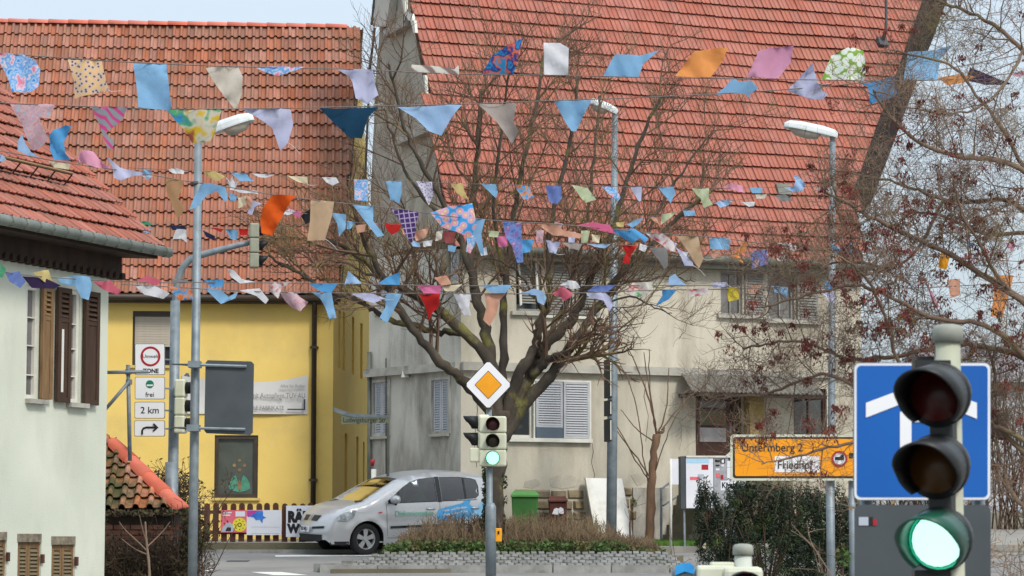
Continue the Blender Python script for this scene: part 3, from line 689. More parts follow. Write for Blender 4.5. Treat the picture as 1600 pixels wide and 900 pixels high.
# ================================================================== LEFT HOUSE
WH = Wall((-5.7, 36), 23)
lh = thing('pale_house', 'pale plastered house with brown shutters and red tiled roof at the left edge', 'house', (-8, 34, gz(34)))
zw = WH.hit(170, 426)[1]; zb = gz(28)-.5
wins = [WH.rect(40, 446, 60, 624), WH.rect(104, 453, 124, 630)]
bas = [WH.rect(27, 834, 64, 960), WH.rect(80, 838, 117, 960), WH.rect(-26, 831, 10, 960)]
mb = MB(); WH.holes(mb, -9, 0, zb, zw, wins+bas, .16)
q0, q1 = WH.p(0, 0), WH.p(-9, 0); inn = -WH.n*7
for A, B in ((q0, q0+inn), (q0+inn, q1+inn), (q1+inn, q1)): mb.face([V((A.x, A.y, zb)), V((B.x, B.y, zb)), V((B.x, B.y, zw)), V((A.x, A.y, zw))])
PL = radians(42)
mb.build('wall', M_lwall, lh)
ov = .6; Gp = WH.p(.46, 0, ov); zg = at(249, 388, Gp.y).z
upL = V((-WH.n.x*cos(PL), -WH.n.y*cos(PL), sin(PL))); nL = WH.u.cross(upL); OL = V((Gp.x, Gp.y, zg))-WH.u*9.5; LL = 5.2
mb = MB(); mb.face([OL-nL*.03, OL+WH.u*9.5-nL*.03, OL+WH.u*9.5+upL*LL-nL*.03, OL+upL*LL-nL*.03])
dn = V((upL.x, upL.y, -upL.z)); T0 = OL+upL*LL
mb.face([T0-nL*.03, T0+WH.u*9.5-nL*.03, T0+WH.u*9.5+dn*LL, T0+dn*LL])
mb.face([WH.p(0, zw-.02, 0), V((0, 0, 0))+WH.p(0, T0.z-.1, -(LL*cos(PL)-ov)), WH.p(0, zw-.02, -2*(LL*cos(PL)-ov))]); mb.build('roof', M_under, lh)
rhL = .315
_ = (0, lay_tiles(lh, OL, WH.u, upL, nL, .2, rhL, [(0, 0), (9.5, 0), (9.5, LL), (0, LL)], 9.5-46*.2, 9.4, LL, tile_flat(.2, rhL*1.06, .02), M_tileL, M_tileLs, 300))
mb = MB(); gO = OL+WH.n*.07+V((0, 0, -.06)); mb.tube([gO, gO+WH.u*9.56], .075, 8); gut = mb.build('gutter', pm('zinc_gutter_pale', (134, 140, 132), (112, 118, 110), 4, .5, metal=.3), lh, True)
for i in range(16):
    mb = MB(); c = gO+WH.u*(9.4-i*.32); mb.tube([c-WH.u*.012, c+WH.u*.012], .082, 8); mb.build('gutter_clip', M_gutt, gut)
mb = MB(); c0 = WH.p(-9, 0); 
e0 = OL+WH.u*.3+V((0, 0, -.16))-WH.n*.02
mb.prism([e0, e0+WH.u*9.1, e0+WH.u*8.9-WH.n*ov+V((0, 0, .02)), e0-WH.n*ov], V((0, 0, .1))); mb.build('soffit', M_dwood, lh)
mb = MB(); WH.box(mb, -9, .12, zw-.02, zg-.14, -.15, .14); mb.build('eave_beam', M_dwood, lh)
for i in range(26):
    mb = MB(); WH.box(mb, .1-i*.17, .19-i*.17, zw-.09, zw+.0, .005, .16); mb.build('eave_corbel', M_dwood, lh)
# snow guard on the roof
sg = MB(); b0 = 5*rhL+.1; t0 = 9.0
def rp_(a, b, h): return OL+WH.u*a+upL*b+nL*h
def hitL(px, py):
    r = ray(px, py); t = OL.dot(nL)/r.dot(nL); q = r*t-OL; return q.dot(WH.u), q.dot(upL)
a1_, b0 = hitL(98, 292); h_ = .22
for h2 in (.03, h_): sg.tube([rp_(2, b0, h2), rp_(a1_, b0, h2)], .012, 5)
aa = a1_
while aa > 2: sg.tube([rp_(aa, b0, -.02), rp_(aa, b0, h_)], .012, 5); aa -= .42
sg.build('snow_guard', M_dwood, lh)
mb = MB(); mb.tube([rp_(2, b0+.02, h_+.01), rp_(a1_+.02, b0+.02, h_+.01)], .02, 6); mb.build('snow_guard_rail', pm('ochre_rail', (150, 118, 80), (128, 100, 68), 5, .7), lh)
# windows
for q, tr_ in (((40, 446, 60, 624), (496, 540, 586)), ((104, 453, 124, 630), (506, 545, 588))):
    wn = window(WH, lh, *q, M_wframe, M_curt, .06, mull=(), tr=tr_, d=-.05)
    m = MB(); WH.pbox(m, q[0]-1, q[3], q[2]+8, q[3]+7, .0, .09); m.build('window_sill', M_band, wn)
def old_shutter(x0, y0, x1, y1, mat, n=5, slot=False):
    f_ = frame(WH, lh, x0, y0, x1, y1, .07, .04, .085, mat, 'shutter'); h = y1-y0
    m = MB(); WH.pbox(m, x0+3, y0+h*.3, x1-3, y1-5, .045, .07); m.build('shutter_panel', mat, f_)
    m = MB(); WH.pbox(m, x0+2, y0+h*.26, x1-2, y0+h*.3, .045, .08); m.build('shutter_rail', mat, f_)
    m = MB(); WH.pbox(m, x0+2, y0+3, x1-2, y0+h*.27, .038, .044); m.build('shutter_back', M_under, f_)
    WH.slats(f_, x0+3, y0+8, x1-3, y0+h*.26, n, .06, mat, .7, .012)
    if slot:
        m = MB(); WH.pbox(m, x0+6, y0+h*.36, x0+9.5, y1-16, .071, .074); m.build('shutter_slot', M_wframe, f_)
old_shutter(59, 448, 75.5, 624, M_tansh); old_shutter(83, 450, 103.5, 629, M_brsh, 5, True); old_shutter(126, 456, 148, 633, M_brsh, 5)
for (x0, y0, x1) in ((27, 834, 64), (80, 838, 117), (-26, 831, 10)):
    m = MB(); WH.pbox(m, x0, y0, x1, y0+13, -.1, .012); m.build('lintel', pm('mottled_lintel', (140, 130, 112), (96, 88, 76), 14, .95, .4, 30), lh)
    xm = (x0+x1)/2
    for (xa, xb) in ((x0+3, xm), (xm+.6, x1)):
        f_ = frame(WH, lh, xa, y0+13.5, xb, 960, .05, -.07, -.03, M_tansh, 'shutter'); m = MB(); WH.pbox(m, xa+1, y0+14, xb-1, 960, -.1, -.06); m.build('shutter_back', M_under, f_)
        m = MB(); WH.pbox(m, xa+3, y0+16, xb-3, y0+22, -.06, -.035); m.build('shutter_rail', M_tansh, f_)
        WH.slats(f_, xa+3, y0+23, xb-3, 958, 17, -.045, pm('faded_slat', (128, 114, 88), (104, 92, 70), 5, .8), .7, .012)
    m = MB(); WH.pbox(m, x1-1, y0+32, x1+2, y0+46, .0, .04); m.build('hinge', M_brick, lh)

# ================================================================== SHED
WD = Wall((-6.3, 39.2), 88)
sh = thing('garden_shed', 'low brick shed with mossy clay pantiles and coral hip tiles', 'shed', (-5.8, 40, gz(39.5)))
zE = WD.hit(220, 798)[1]; zb = gz(39)-.2
a0, a1 = WD.hit(120, 800)[0], WD.hit(272, 800)[0]
PS = radians(38); upS = V((-WD.n.x*cos(PS), -WD.n.y*cos(PS), sin(PS))); nS = WD.u.cross(upS); OS = WD.p(0, zE, .15)
def sab(px, py):
    r = ray(px, py); t = OS.dot(nS)/r.dot(nS); q = r*t-OS; return q.dot(WD.u), q.dot(upS)
hipL, hipR = sab(162, 682), sab(286, 799); eL = sab(120, 799); cl = [(eL[0], -.05), (hipR[0], -.05), hipL, (eL[0], hipL[1])]
mb = MB(); WD.box(mb, a0, a1, zb, zE-.02, -2.2, 0); mb.build('wall', M_mort, sh)
bm_ = MB(); bm_.box(-.12, .12, -.03, .03, -.034, .034); bme = bm_.mesh('brick', M_brick); r_ = 0
zz = zE-.25
while zz > zb and r_ < 20:
    aa = a0+.05+(.13 if r_ % 2 else 0)
    while aa < a1-.1:
        o = bpy.data.objects.new('brick', bme); put(o, sh, basis(WD.p(aa+.12, zz, R.uniform(.0, .01)), WD.u, V((0, 0, 1)).cross(WD.u))); aa += .26
    zz -= .083; r_ += 1
mb = MB(); mb.face([OS+WD.u*a+upS*b-nS*.04 for a, b in cl]); e_ = OS+WD.u*cl[1][0]+upS*cl[1][1]; t_ = OS+WD.u*hipL[0]+upS*hipL[1]
mb.face([e_, t_, t_+V((0.1, 2.2, -1.1)), e_+V((0, 2.2, 0))]); mb.face([t_, OS+WD.u*cl[3][0]+upS*cl[3][1], OS+WD.u*cl[3][0]+upS*cl[3][1]+V((0, 1.2, -1.0)), t_+V((.1, 2.2, -1.1))]); mb.build('roof', M_under, sh)
lay_tiles(sh, OS, WD.u, upS, nS, .21, .26, cl, eL[0], hipR[0]+.1, hipL[1]+.1, tile_s(.21, .29, .075), M_tileS, M_tileS)
ridge_caps(sh, e_+nS*.02, t_+nS*.02, .13, (t_-e_).length/4.6, M_cap, flat_=.8)
# ================================================================== FENCE
WF = Wall(((-490)/FPX*51.3, 51.3), 88)
fe = thing('picket_fence', 'brown wooden picket fence on a low mossy concrete wall before the yellow house', 'fence', WF.p(WF.hit(400, 860)[0], gz(51.3)))
a0, a1 = WF.hit(268, 850)[0], WF.hit(640, 850)[0]
zc = WF.hit(400, 848)[1]; zt = WF.hit(400, 785)[1]
m = MB(); WF.box(m, a0, a1, gz(51)-.2, zc, -.24, 0); m.build('base_wall', M_conc, fe)
for yy in (800, 832):
    m = MB(); z = WF.hit(400, yy)[1]; WF.box(m, a0, a1, z-.035, z+.035, -.12, -.075); m.build('rail', M_picket, fe)
pk = MB(); w_ = .058; h_ = zt-zc-.03
pk.prism([V((-w_, 0, 0)), V((w_, 0, 0)), V((w_, 0, h_-.05)), V((w_*.7, 0, h_-.015)), V((0, 0, h_)), V((-w_*.7, 0, h_-.015)), V((-w_, 0, h_-.05))], V((0, .022, 0)))
pme = pk.mesh('picket', M_picket); x = 268
while x < 640:
    a = WF.hit(x, 850)[0]; o = bpy.data.objects.new('picket', pme); put(o, fe, Matrix.Translation(WF.p(a, zc+.02+R.uniform(-.008, .008), -.07)) @ Matrix.Rotation(radians(2), 4, 'Z') @ Matrix.Rotation(R.uniform(-.02, .02), 4, 'Y')); x += 13.55
def sheet(wall, name, label, cat, x0, y0, x1, y1, d, mat, th=.012):
    a0, a1, z0, z1 = wall.rect(x0, y0, x1, y1); t = thing(name, label, cat, wall.p((a0+a1)/2, z0, d))
    m = MB(); wall.box(m, a0, a1, z0, z1, d, d+th); m.build('sheet', mat, t); return t
def decal(wall, parent, pts, d, mat, name='printed_mark'):
    m = MB(); m.prism([wall.px(x, y, d) for x, y in pts], wall.n*.002); return m.build(name, mat, parent)
def disc(cx, cy, r, n=16, sx=1): return [(cx+sx*r*cos(2*pi*i/n), cy+r*sin(2*pi*i/n)) for i in range(n)]
M_pwhite = pm('poster_white', (222, 222, 228), (210, 212, 220), 3, .6); M_ppink = pm('poster_pink', (224, 112, 124), (214, 96, 112), 2, .6)
M_pyel = pm('poster_yellow', (232, 214, 66), rough=.6); M_pmag = pm('poster_magenta', (204, 62, 138), (170, 60, 150), 5, .6); M_pblue = pm('poster_blue', (60, 92, 190), (50, 140, 214), 8, .6)
M_ink2 = pm('black_ink', (30, 29, 32), rough=.6); M_pgrey = pm('poster_grey', (176, 184, 196), rough=.6)
p_ = sheet(WF, 'poster', 'pink poster with grey and yellow wheel shapes on the picket fence', 'poster', 345, 797, 386, 832, .0, M_ppink)
decal(WF, p_, [(348, 800), (362, 800), (362, 802), (348, 802)], .013, M_pwhite); decal(WF, p_, [(348, 804), (360, 804), (360, 806), (348, 806)], .013, M_pwhite)
decal(WF, p_, [(368, 799), (383, 799), (383, 807), (368, 807)], .013, M_pwhite)
decal(WF, p_, [(346, 831), (348, 824), (353, 818), (359, 816), (364, 820), (365, 831)], .013, M_pgrey); decal(WF, p_, [(352, 830), (355, 824), (361, 824), (361, 830)], .016, M_ink2)
decal(WF, p_, disc(374.5, 820, 11, 18), .016, M_pyel)
decal(WF, p_, disc(374.5, 820, 3.4, 10), .019, M_ink2); decal(WF, p_, disc(374.5, 820, 2, 10), .022, M_pyel)
for i in range(8): decal(WF, p_, disc(374.5+7.5*cos(i*.785), 820+7.5*sin(i*.785), .9, 6), .019, M_ink2)
p_ = sheet(WF, 'poster', 'white poster with magenta corner and blue splash on the picket fence', 'poster', 385.5, 797, 440, 836, .002, M_pwhite)
decal(WF, p_, [(386, 797.5), (412, 797.5), (404, 801), (396, 806), (388, 808), (386, 806)], .015, M_pmag)
decal(WF, p_, [(388, 807), (396, 803), (404, 798), (411, 799), (411, 806), (416, 809), (411, 811), (410, 818), (406, 812), (400, 813), (396, 808)], .018, M_pblue)
for y in (823, 833): decal(WF, p_, [(392, y), (437, y+.4), (437, y+1), (392, y+.7)], .015, M_pgrey)
p_ = sheet(WF, 'poster', 'large white clearance sale banner with bold black letters, partly behind the silver car', 'banner', 447, 790, 560, 839, .0, M_pwhite)
wtext(WF, p_, 'RÄUMUNGS', 450, 808.5, 16, M_ink2, .016, 'LEFT', .022, .82); wtext(WF, p_, 'WERKSTATT', 450, 826.5, 13, M_ink2, .016, 'LEFT', .018, .9)

# ================================================================== POLES AND SIGNS
def pole(name, label, cat, px0, pyT, Y, r0, r1, mat=M_steel, topx=None, group=None):
    zt = at(topx or px0, pyT, Y).z; X0 = at(px0, 880, Y).x; b = gp(X0, Y, -.05); X1 = at(topx or px0, pyT, Y).x
    t = thing(name, label, cat, b, group); m = MB(); top = V((X1, Y, zt))
    m.tube([b, b+(top-b)*.3, top], [r0, r0*.95+r1*.05, r1], 10); p_ = m.build('post', mat, t, True); return t, b, top
def lamp_head(parent, base, d, L, up=V((0, 0, 1))):
    """street luminaire: shallow shell on top, bowl beneath, from its neck outwards along d"""
    d = d.normalized(); s = d.cross(up).normalized(); u = s.cross(d)
    prof = [(0, .05, .07), (.06, .085, .11), (.3, .13, .135), (.7, .15, .135), (.92, .13, .11), (1.0, .07, .06)]; m = MB(); n = 10
    for (t, wd, h) in prof:
        for i in range(n+1): a = pi*i/n; m.v.append(tuple(base+d*(t*L)+s*(wd*cos(a))+u*(h*sin(a)**.7)))
        m.v.append(tuple(base+d*(t*L)-s*wd*.98-u*.02)); m.v.append(tuple(base+d*(t*L)+s*wd*.98-u*.02))
    q = n+3
    for r in range(len(prof)-1):
        for i in range(q): m.f.append((r*q+i, r*q+(i+1) % q, (r+1)*q+(i+1) % q, (r+1)*q+i))
    m.f.append(tuple(range(q))); m.f.append(tuple((len(prof)-1)*q+i for i in range(q)))
    h = m.build('lamp_housing', M_lamp, parent, False)
    m = MB(); prof = [(.3, .02, .01), (.36, .1, .09), (.55, .12, .115), (.78, .1, .09), (.9, .02, .01)]
    for (t, wd, hh) in prof:
        for i in range(n+1): a = pi+pi*i/n; m.v.append(tuple(base+d*(t*L)+s*(wd*cos(a))+u*(hh*sin(a)-.021)))
    for r in range(len(prof)-1):
        for i in range(n): m.f.append((r*(n+1)+i, r*(n+1)+i+1, (r+2-1)*(n+1)+i+1, (r+1)*(n+1)+i))
    m.build('lamp_bowl', M_lampg, parent, True)
t1, b1, top1 = pole('street_lamp', 'grey street lamp on the left pole holding a dark sign back', 'street lamp', 301, 213, 36, .066, .055, topx=310)
m = MB(); m.tube([top1, at(318, 210, 36), at(331, 208, 36)], .035, 8); m.build('lamp_neck', M_steel, t1, True)
lamp_head(t1, at(328, 209, 36), at(400, 185, 36)-at(328, 209, 36), .66)
m = MB(); m.tube([at(305.5, 288, 36), at(305.5, 284, 36)], .075, 10); m.build('collar', M_dgrey, t1)
t2, b2, top2 = pole('street_lamp', 'grey street lamp with pale head before the right end of the orange roof', 'street lamp', 1298, 222, 42, .062, .05, topx=1301)
m = MB(); m.tube([top2, at(1300, 214, 42), at(1303, 212, 42)], .04, 8); m.build('lamp_neck', M_steel, t2, True)
lamp_head(t2, at(1308, 214, 42), at(1226, 197, 42)-at(1308, 214, 42), .9)
t3, b3, top3 = pole('street_lamp', 'grey street lamp half hidden in the crown of the bare central tree', 'street lamp', 955, 178, 51, .105, .06, topx=961)
lamp_head(t3, at(964, 178, 51), at(920, 160, 51)-at(964, 178, 51), .62)
for (y0, y1) in ((562, 622), (626, 650), (655, 690)):
    m = MB(); c = at(949.8, (y0+y1)/2, 50.8); h = (at(950, y0, 50.8)-at(950, y1, 50.8)).length/2; m.obox(c, V((.022, .02, 0)), V((-.05, .2, 0)), V((0, 0, h))); s_ = m.build('sign_plate', M_black, t3)
    m = MB(); m.obox(c+V((.006, -.03, 0)), V((.011, .01, 0)), V((-.045, .18, 0)), V((0, 0, h-.03))); m.build('sign_face', M_wframe, s_)
# dark sign back on the left lamp
W36 = Wall((-4.5, 35.86), 90)
sb = thing('direction_sign', 'dark grey back of a traffic sign clamped to the left lamp pole', 'sign', at(358, 680, 35.86))
def rrect(x0, y0, x1, y1, r, n=4):
    o = []
    for cx, cy, a in ((x1-r, y1-r, 0), (x0+r, y1-r, 90), (x0+r, y0+r, 180), (x1-r, y0+r, 270)):
        for i in range(n+1): q = radians(a+90*i/n); o.append((cx+r*cos(q), cy+r*sin(q)))
    return o
def plate(wall, parent, outline, d0, d1, mat, name='plate'):
    m = MB(); m.prism([wall.px(x, y, d0) for x, y in outline], wall.n*(d1-d0)); return m.build(name, mat, parent)
q = [(322, 564), (396, 567), (394, 679), (320, 676)]
m = MB(); m.prism([W36.px(x, y, .0) for x, y in ((325, 563), (393, 565), (397, 569), (395, 676), (391, 680), (323, 677), (319.5, 673), (321.5, 567))], W36.n*.03); m.build('plate', M_dgrey, sb)
for (xa, ya, xb, yb) in ((296, 570, 386, 573), (294, 669, 384, 671)):
    m = MB(); m.tube([W36.px(xa, ya, .06), W36.px(xb, yb, .06)], .022, 6); m.build('bracket', M_steel, sb)
    m = MB(); c = W36.px(305 if ya < 600 else 303, ya, .04); m.obox(c, V((.085, 0, 0)), V((0, .12, 0)), V((0, 0, .045))); m.build('clamp', M_steel, sb)
    m = MB(); m.tube([W36.px(xa, ya, .0), W36.px(xa-28, ya-1, .0)], [.02, .01], 6); m.build('stay', M_dgrey, sb)
# second pole with curved arm and its signs and signals
Y2 = 40.0
t4, b4, top4 = pole('signal_mast', 'grey signal mast with a curved arm reaching over the road', 'signal mast', 268.5, 470, Y2, .085, .075, topx=274)
m = MB(); m.tube([at(272, 590, Y2), at(274.5, 468, Y2), at(277, 440, Y2), at(284, 420, Y2), at(296, 406, Y2), at(315, 398, Y2), at(345, 390, Y2), at(372, 383, Y2), at(405, 376, Y2)], [.07, .06, .055, .055, .055, .055, .05, .045, .04], 9); m.build('arm', M_steel, t4, True)
m = MB(); m.tube([at(268, 722, Y2), at(268.2, 900, Y2)], .1, 10); m.build('sleeve', M_steel, t4, True)
W40 = Wall((-5, Y2-.14), 91)
M_swhite = pm('sign_white', (226, 226, 228), (218, 218, 222), 3, .45); M_sred = pm('sign_red', (168, 34, 48), rough=.45); M_sgreen = pm('sign_green', (30, 120, 92), rough=.45); M_sblk = pm('sign_black', (32, 32, 36), rough=.5); M_sedge = pm('sign_edge', (110, 112, 116), rough=.5)
def sign_plate(label, x0, y0, x1, y1, cat='sign'):
    t = thing('traffic_sign', label, cat, W40.px((x0+x1)/2, y1))
    plate(W40, t, rrect(x0, y0, x1, y1, 2.5), 0, .02, M_sedge, 'rim'); plate(W40, t, rrect(x0+.9, y0+.9, x1-.9, y1-.9, 2), .02, .024, M_swhite, 'face')
    m = MB(); m.tube([W40.px(x1-3, (y0+y1)/2, -.01), W40.px(267, (y0+y1)/2+.5, -.05)], .014, 5); m.build('bracket', M_steel, t); return t
def annulus(wall, parent, cx, cy, r0, r1, d, mat, name='ring'):
    m = MB(); n = 28
    for i in range(n):
        for r, dd in ((r0, d), (r1, d), (r0, d+.003), (r1, d+.003)): m.v.append(tuple(wall.px(cx+r*cos(2*pi*i/n), cy+r*sin(2*pi*i/n), dd)))
    for i in range(n):
        a, b = i*4, ((i+1) % n)*4
        m.f += [(a+2, a+3, b+3, b+2), (a, b, b+1, a+1), (a+1, b+1, b+3, a+3), (a, a+2, b+2, b)]
    return m.build(name, mat, parent)
t = sign_plate('white low emission zone sign with a red ring, topmost of its stack', 211, 537, 258, 586)
annulus(W40, t, 235.5, 557, 12.3, 15.6, .025, M_sred); wtext(W40, t, 'Umwelt', 235.5, 557, 5.6, M_sblk, .026, 'CENTER', 0); wtext(W40, t, 'ZONE', 236, 580, 6.8, M_sblk, .026, 'CENTER', .003, .95)
t = sign_plate('white supplementary sign with a green disc and the word frei', 211, 589, 258, 624)
decal(W40, t, disc(234.5, 600.5, 6.3, 18), .025, M_sgreen); decal(W40, t, [(229.5, 601), (239.5, 601), (239, 603.4), (230, 603.4)], .028, M_swhite); wtext(W40, t, 'frei', 234.5, 617, 7.4, M_sblk, .026, 'CENTER', .0005)
t = sign_plate('white supplementary sign reading 2 km', 210.5, 628, 258, 654); wtext(W40, t, '2 km', 234.5, 641.5, 10.5, M_sblk, .026, 'CENTER', .001)
t = sign_plate('white supplementary sign with a black arrow bending right, lowest of its stack', 210, 657, 258, 682)
m = MB(); m.tube([W40.px(222.5, 679, .026), W40.px(222.5, 673, .026), W40.px(224.5, 669.5, .026), W40.px(229, 668, .026), W40.px(244, 668, .026)], .016, 6); m.build('arrow', M_sblk, t)
m = MB(); m.tube([W40.px(240, 662.5, .028), W40.px(246.5, 668, .028), W40.px(240, 673.5, .028)], .016, 6); m.build('arrow', M_sblk, t)
# traffic signals
M_sig = pm('signal_housing_cream', (206, 206, 182), (190, 192, 168), 4, .5); M_lensr = pm('unlit_red_lens', (84, 28, 26), (60, 18, 18), 8, .25); M_lensa = pm('unlit_amber_lens', (62, 48, 24), (46, 36, 18), 8, .25); M_lensg = pm('unlit_green_lens', (24, 56, 44), rough=.25)
M_lit = pm('lit_green_lens', (110, 200, 170), rough=.3, emit=(150, 252, 216, 1.25)); M_glowv = pm('visor_painted_glow', (22, 96, 74), rough=.4)  # visor green stands in for the lit lens's glow, put into its colour
def visor(mb, c, d, r, L, up=V((0, 0, 1)), n=16, open_=.0):
    d = d.normalized(); s = d.cross(up).normalized(); u = s.cross(d)
    for t_, rr in ((0, r), (1, r), (1, r*.93), (0, r*.93)):
        for i in range(n+1):
            a = radians(-52)+radians(284)*i/n; k = 1.0 if t_ == 0 else (.55+.45*max(0, sin(a))**.6 if sin(a) > 0 else .55-.25*abs(sin(a)))
            mb.v.append(tuple(c+d*(L*k*t_)+s*(rr*cos(a))+u*(rr*sin(a))))
    b = len(mb.v)-4*(n+1)
    for k in range(4):
        for i in range(n):
            q = b+k*(n+1)+i; q2 = b+((k+1) % 4)*(n+1)+i; mb.f.append((q, q+1, q2+1, q2))
def signal(parent_t, c, d, states, pitch=.235, W=.13, Dp=.16, r=.1, L=.2, hm=None, with_box=True):
    """a signal head as parts: one housing, and per chamber a visor and a lens"""
    d = d.normalized(); up = V((0, 0, 1)); s = d.cross(up).normalized(); n = len(states)
    for i, st in enumerate(states):
        cc = c-up*(pitch*i)
        if with_box:
            m = MB(); m.obox(cc-d*Dp/2, s*W, d*Dp/2, up*(pitch/2-.002)); m.build('housing', hm or M_sig, parent_t, bevel=.025)
        m = MB(); visor(m, cc, d, r, L); m.build('visor', M_glowv if st == 'lit' else M_black, parent_t, True, fix=False)
        m = MB(); k = 16; m.v = [tuple(cc+d*.03)]+[tuple(cc+d*.006+s*(r*.9*cos(2*pi*j/k))+up*(r*.9*sin(2*pi*j/k))) for j in range(k)]; m.f = [(0, j+1, (j+1) % k+1) for j in range(k)]
        m.build('lens', dict(r=M_lensr, a=M_lensa, g=M_lensg, lit=M_lit)[st], parent_t, True, fix=False)
ts = thing('traffic_signal', 'cream traffic signal on the curved arm, with dark visors, behind bunting', 'traffic light', at(400, 420, Y2-.1))
signal(ts, at(405, 361, Y2-.1), V((1, .12, 0)), 'rag', .235, .1, .15, .085, .15, pm('weathered_signal_housing', (150, 150, 132), (128, 128, 112), 5, .6)); 
ts = thing('traffic_signal', 'cream traffic signal seen side on beside the left lamp pole', 'traffic light', at(288, 680, Y2-.2))
signal(ts, at(291, 607, Y2-.2), V((1, -.12, 0)), 'rag', .28, .12)
m = MB(); m.tube([at(292, 588, Y2-.2), at(293, 583, Y2-.2)], [.05, .02], 6); m.build('cap', M_dgrey, ts)
# scaffold-like pipe bracket by the pale house
pb = thing('pipe_frame', 'frame of grey steel pipes beside the pale house corner', 'pipe frame', at(204, 700, 37.5))
m = MB(); m.tube([at(150, 582, 37.5), at(232, 581, 37.5)], .026, 8); m.build('pipe', M_steel, pb, True)
m = MB(); m.tube([at(200, 570, 37.55), at(203, 720, 37.55)], .03, 8); m.build('pipe', M_steel, pb, True)
m = MB(); m.tube([at(160, 645, 37.5), at(202, 596, 37.5)], .026, 8); m.build('pipe', M_steel, pb, True)
for (x, y) in ((200.5, 581), (201.5, 597)): m = MB(); m.tube([at(x, y-4, 37.55), at(x, y+4, 37.55)], .048, 8); m.build('pipe_clamp', M_steel, pb)
# street name sign
ns = thing('street_sign', 'faded green street name sign on a curved bracket before the yellow gable wall', 'street sign', at(606, 640, 51))
Wn = Wall(((605-800)/FPX*50.8, 50.8), 84)
m = MB(); m.tube([at(606.5, 600, 51), at(606.5, 675, 51), gp(at(606.5, 675, 51).x, 51)], .03, 6); m.build('post', M_gutt, ns, True)
m = MB(); m.prism([Wn.px(x, y) for x, y in ((533.5, 650), (606, 649), (606, 661), (533.5, 663))], Wn.n*.02); m.build('plate', pm('faded_sign_green', (136, 138, 116), (118, 122, 102), 5, .7), ns)
wtext(Wn, ns, 'Ludwigsburger Str.', 535.5, 656.4, 8.2, pm('worn_lettering', (52, 62, 56), rough=.7), .022, 'LEFT', .001, .8)
m = MB(); pts = [(521, 639), (530, 643), (545, 648), (560, 650), (580, 651), (606, 652)]
for (x, y) in pts: m.v += [tuple(Wn.px(x, y-3, .03)), tuple(Wn.px(x, y+3.5*(1-(x-521)/120), .03))]
for i in range(len(pts)-1): m.f.append((2*i, 2*i+1, 2*i+3, 2*i+2))
o = m.build('bracket', M_steel, ns, fix=False); q = o.modifiers.new('t', 'SOLIDIFY'); q.thickness = .05
bp_ = thing('small_post', 'white marker post with a red cap in front of the side wall', 'post', at(584, 760, 53.8))
m = MB(); m.tube([at(584, 790, 53.8), at(584, 733, 53.8)], .055, 8); m.build('post', M_white, bp_, True)
m = MB(); m.tube([at(582, 728, 53.8), at(582.5, 718, 53.8)], [.03, .055], 8); m.build('cap', M_sred, bp_, True)
# centre traffic signal with the priority sign
Y5 = 36.0
cs, b5, top5 = pole('signal_post', 'pale signal post standing before the bare central tree', 'signal post', 766, 640, Y5, .05, .04, topx=764)
m = MB(); m.tube([at(767, 900, Y5), at(766.8, 792, Y5), at(766.5, 786, Y5)], [.075, .075, .05], 10); m.build('sleeve', M_steel, cs, True)
tl = thing('traffic_signal', 'three-light cream traffic signal showing green below the priority sign', 'traffic light', at(776, 735, Y5-.12))
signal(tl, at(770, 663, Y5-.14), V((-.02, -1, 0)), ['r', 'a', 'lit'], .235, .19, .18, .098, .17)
tl2 = thing('traffic_signal', 'cream traffic signal facing left on the side of the central post', 'traffic light', at(745, 720, Y5))
signal(tl2, at(746, 661, Y5), V((-1, -.12, 0)), ['r', 'a'], .235, .12, .16, .1, .2); m = MB(); m.obox(at(744, 711, Y5), V((.09, 0, 0)), V((0, .1, 0)), V((0, 0, .1))); m.build('back_box', M_sig, tl2, bevel=.02)
ps = thing('priority_sign', 'diamond priority road sign, yellow on white, above the central signal', 'sign', at(763, 638, Y5-.08))
W5 = Wall(((763-800)/FPX*Y5, Y5-.08), 91)
def diamond(r, k=.07): 
    o = []
    for i in range(4):
        a = pi/2*i; 
        for s_ in (-1, 1): o.append((763+r*cos(a)*(1-k)-s_*r*k*sin(a), 601.5+1.05*(r*sin(a)*(1-k)+s_*r*k*cos(a))))
    return o
plate(W5, ps, diamond(37.5), 0, .02, M_sblk, 'rim'); plate(W5, ps, diamond(36), .02, .024, M_swhite, 'face'); plate(W5, ps, diamond(21.4, .03), .024, .027, M_sblk, 'inner_rim'); plate(W5, ps, diamond(20.3, .03), .027, .031, pm('sign_amber', (236, 158, 26), rough=.45), 'inner_face')
pbx = thing('push_button_box', 'small yellow push button box fixed to the central tree trunk side of the post', 'button box', at(779, 843, Y5))
pbx['label'] = 'small yellow push button box on the central signal post'
m = MB(); m.obox(at(779, 836, Y5+.02), V((.045, 0, 0)), V((0, .05, 0)), V((0, 0, .095))); m.build('box', pm('button_yellow', (232, 158, 30), rough=.4), pbx, bevel=.012)
m = MB(); m.obox(at(779, 832, Y5-.035), V((.012, 0, 0)), V((0, .01, 0)), V((0, 0, .02))); m.build('button', M_black, pbx)
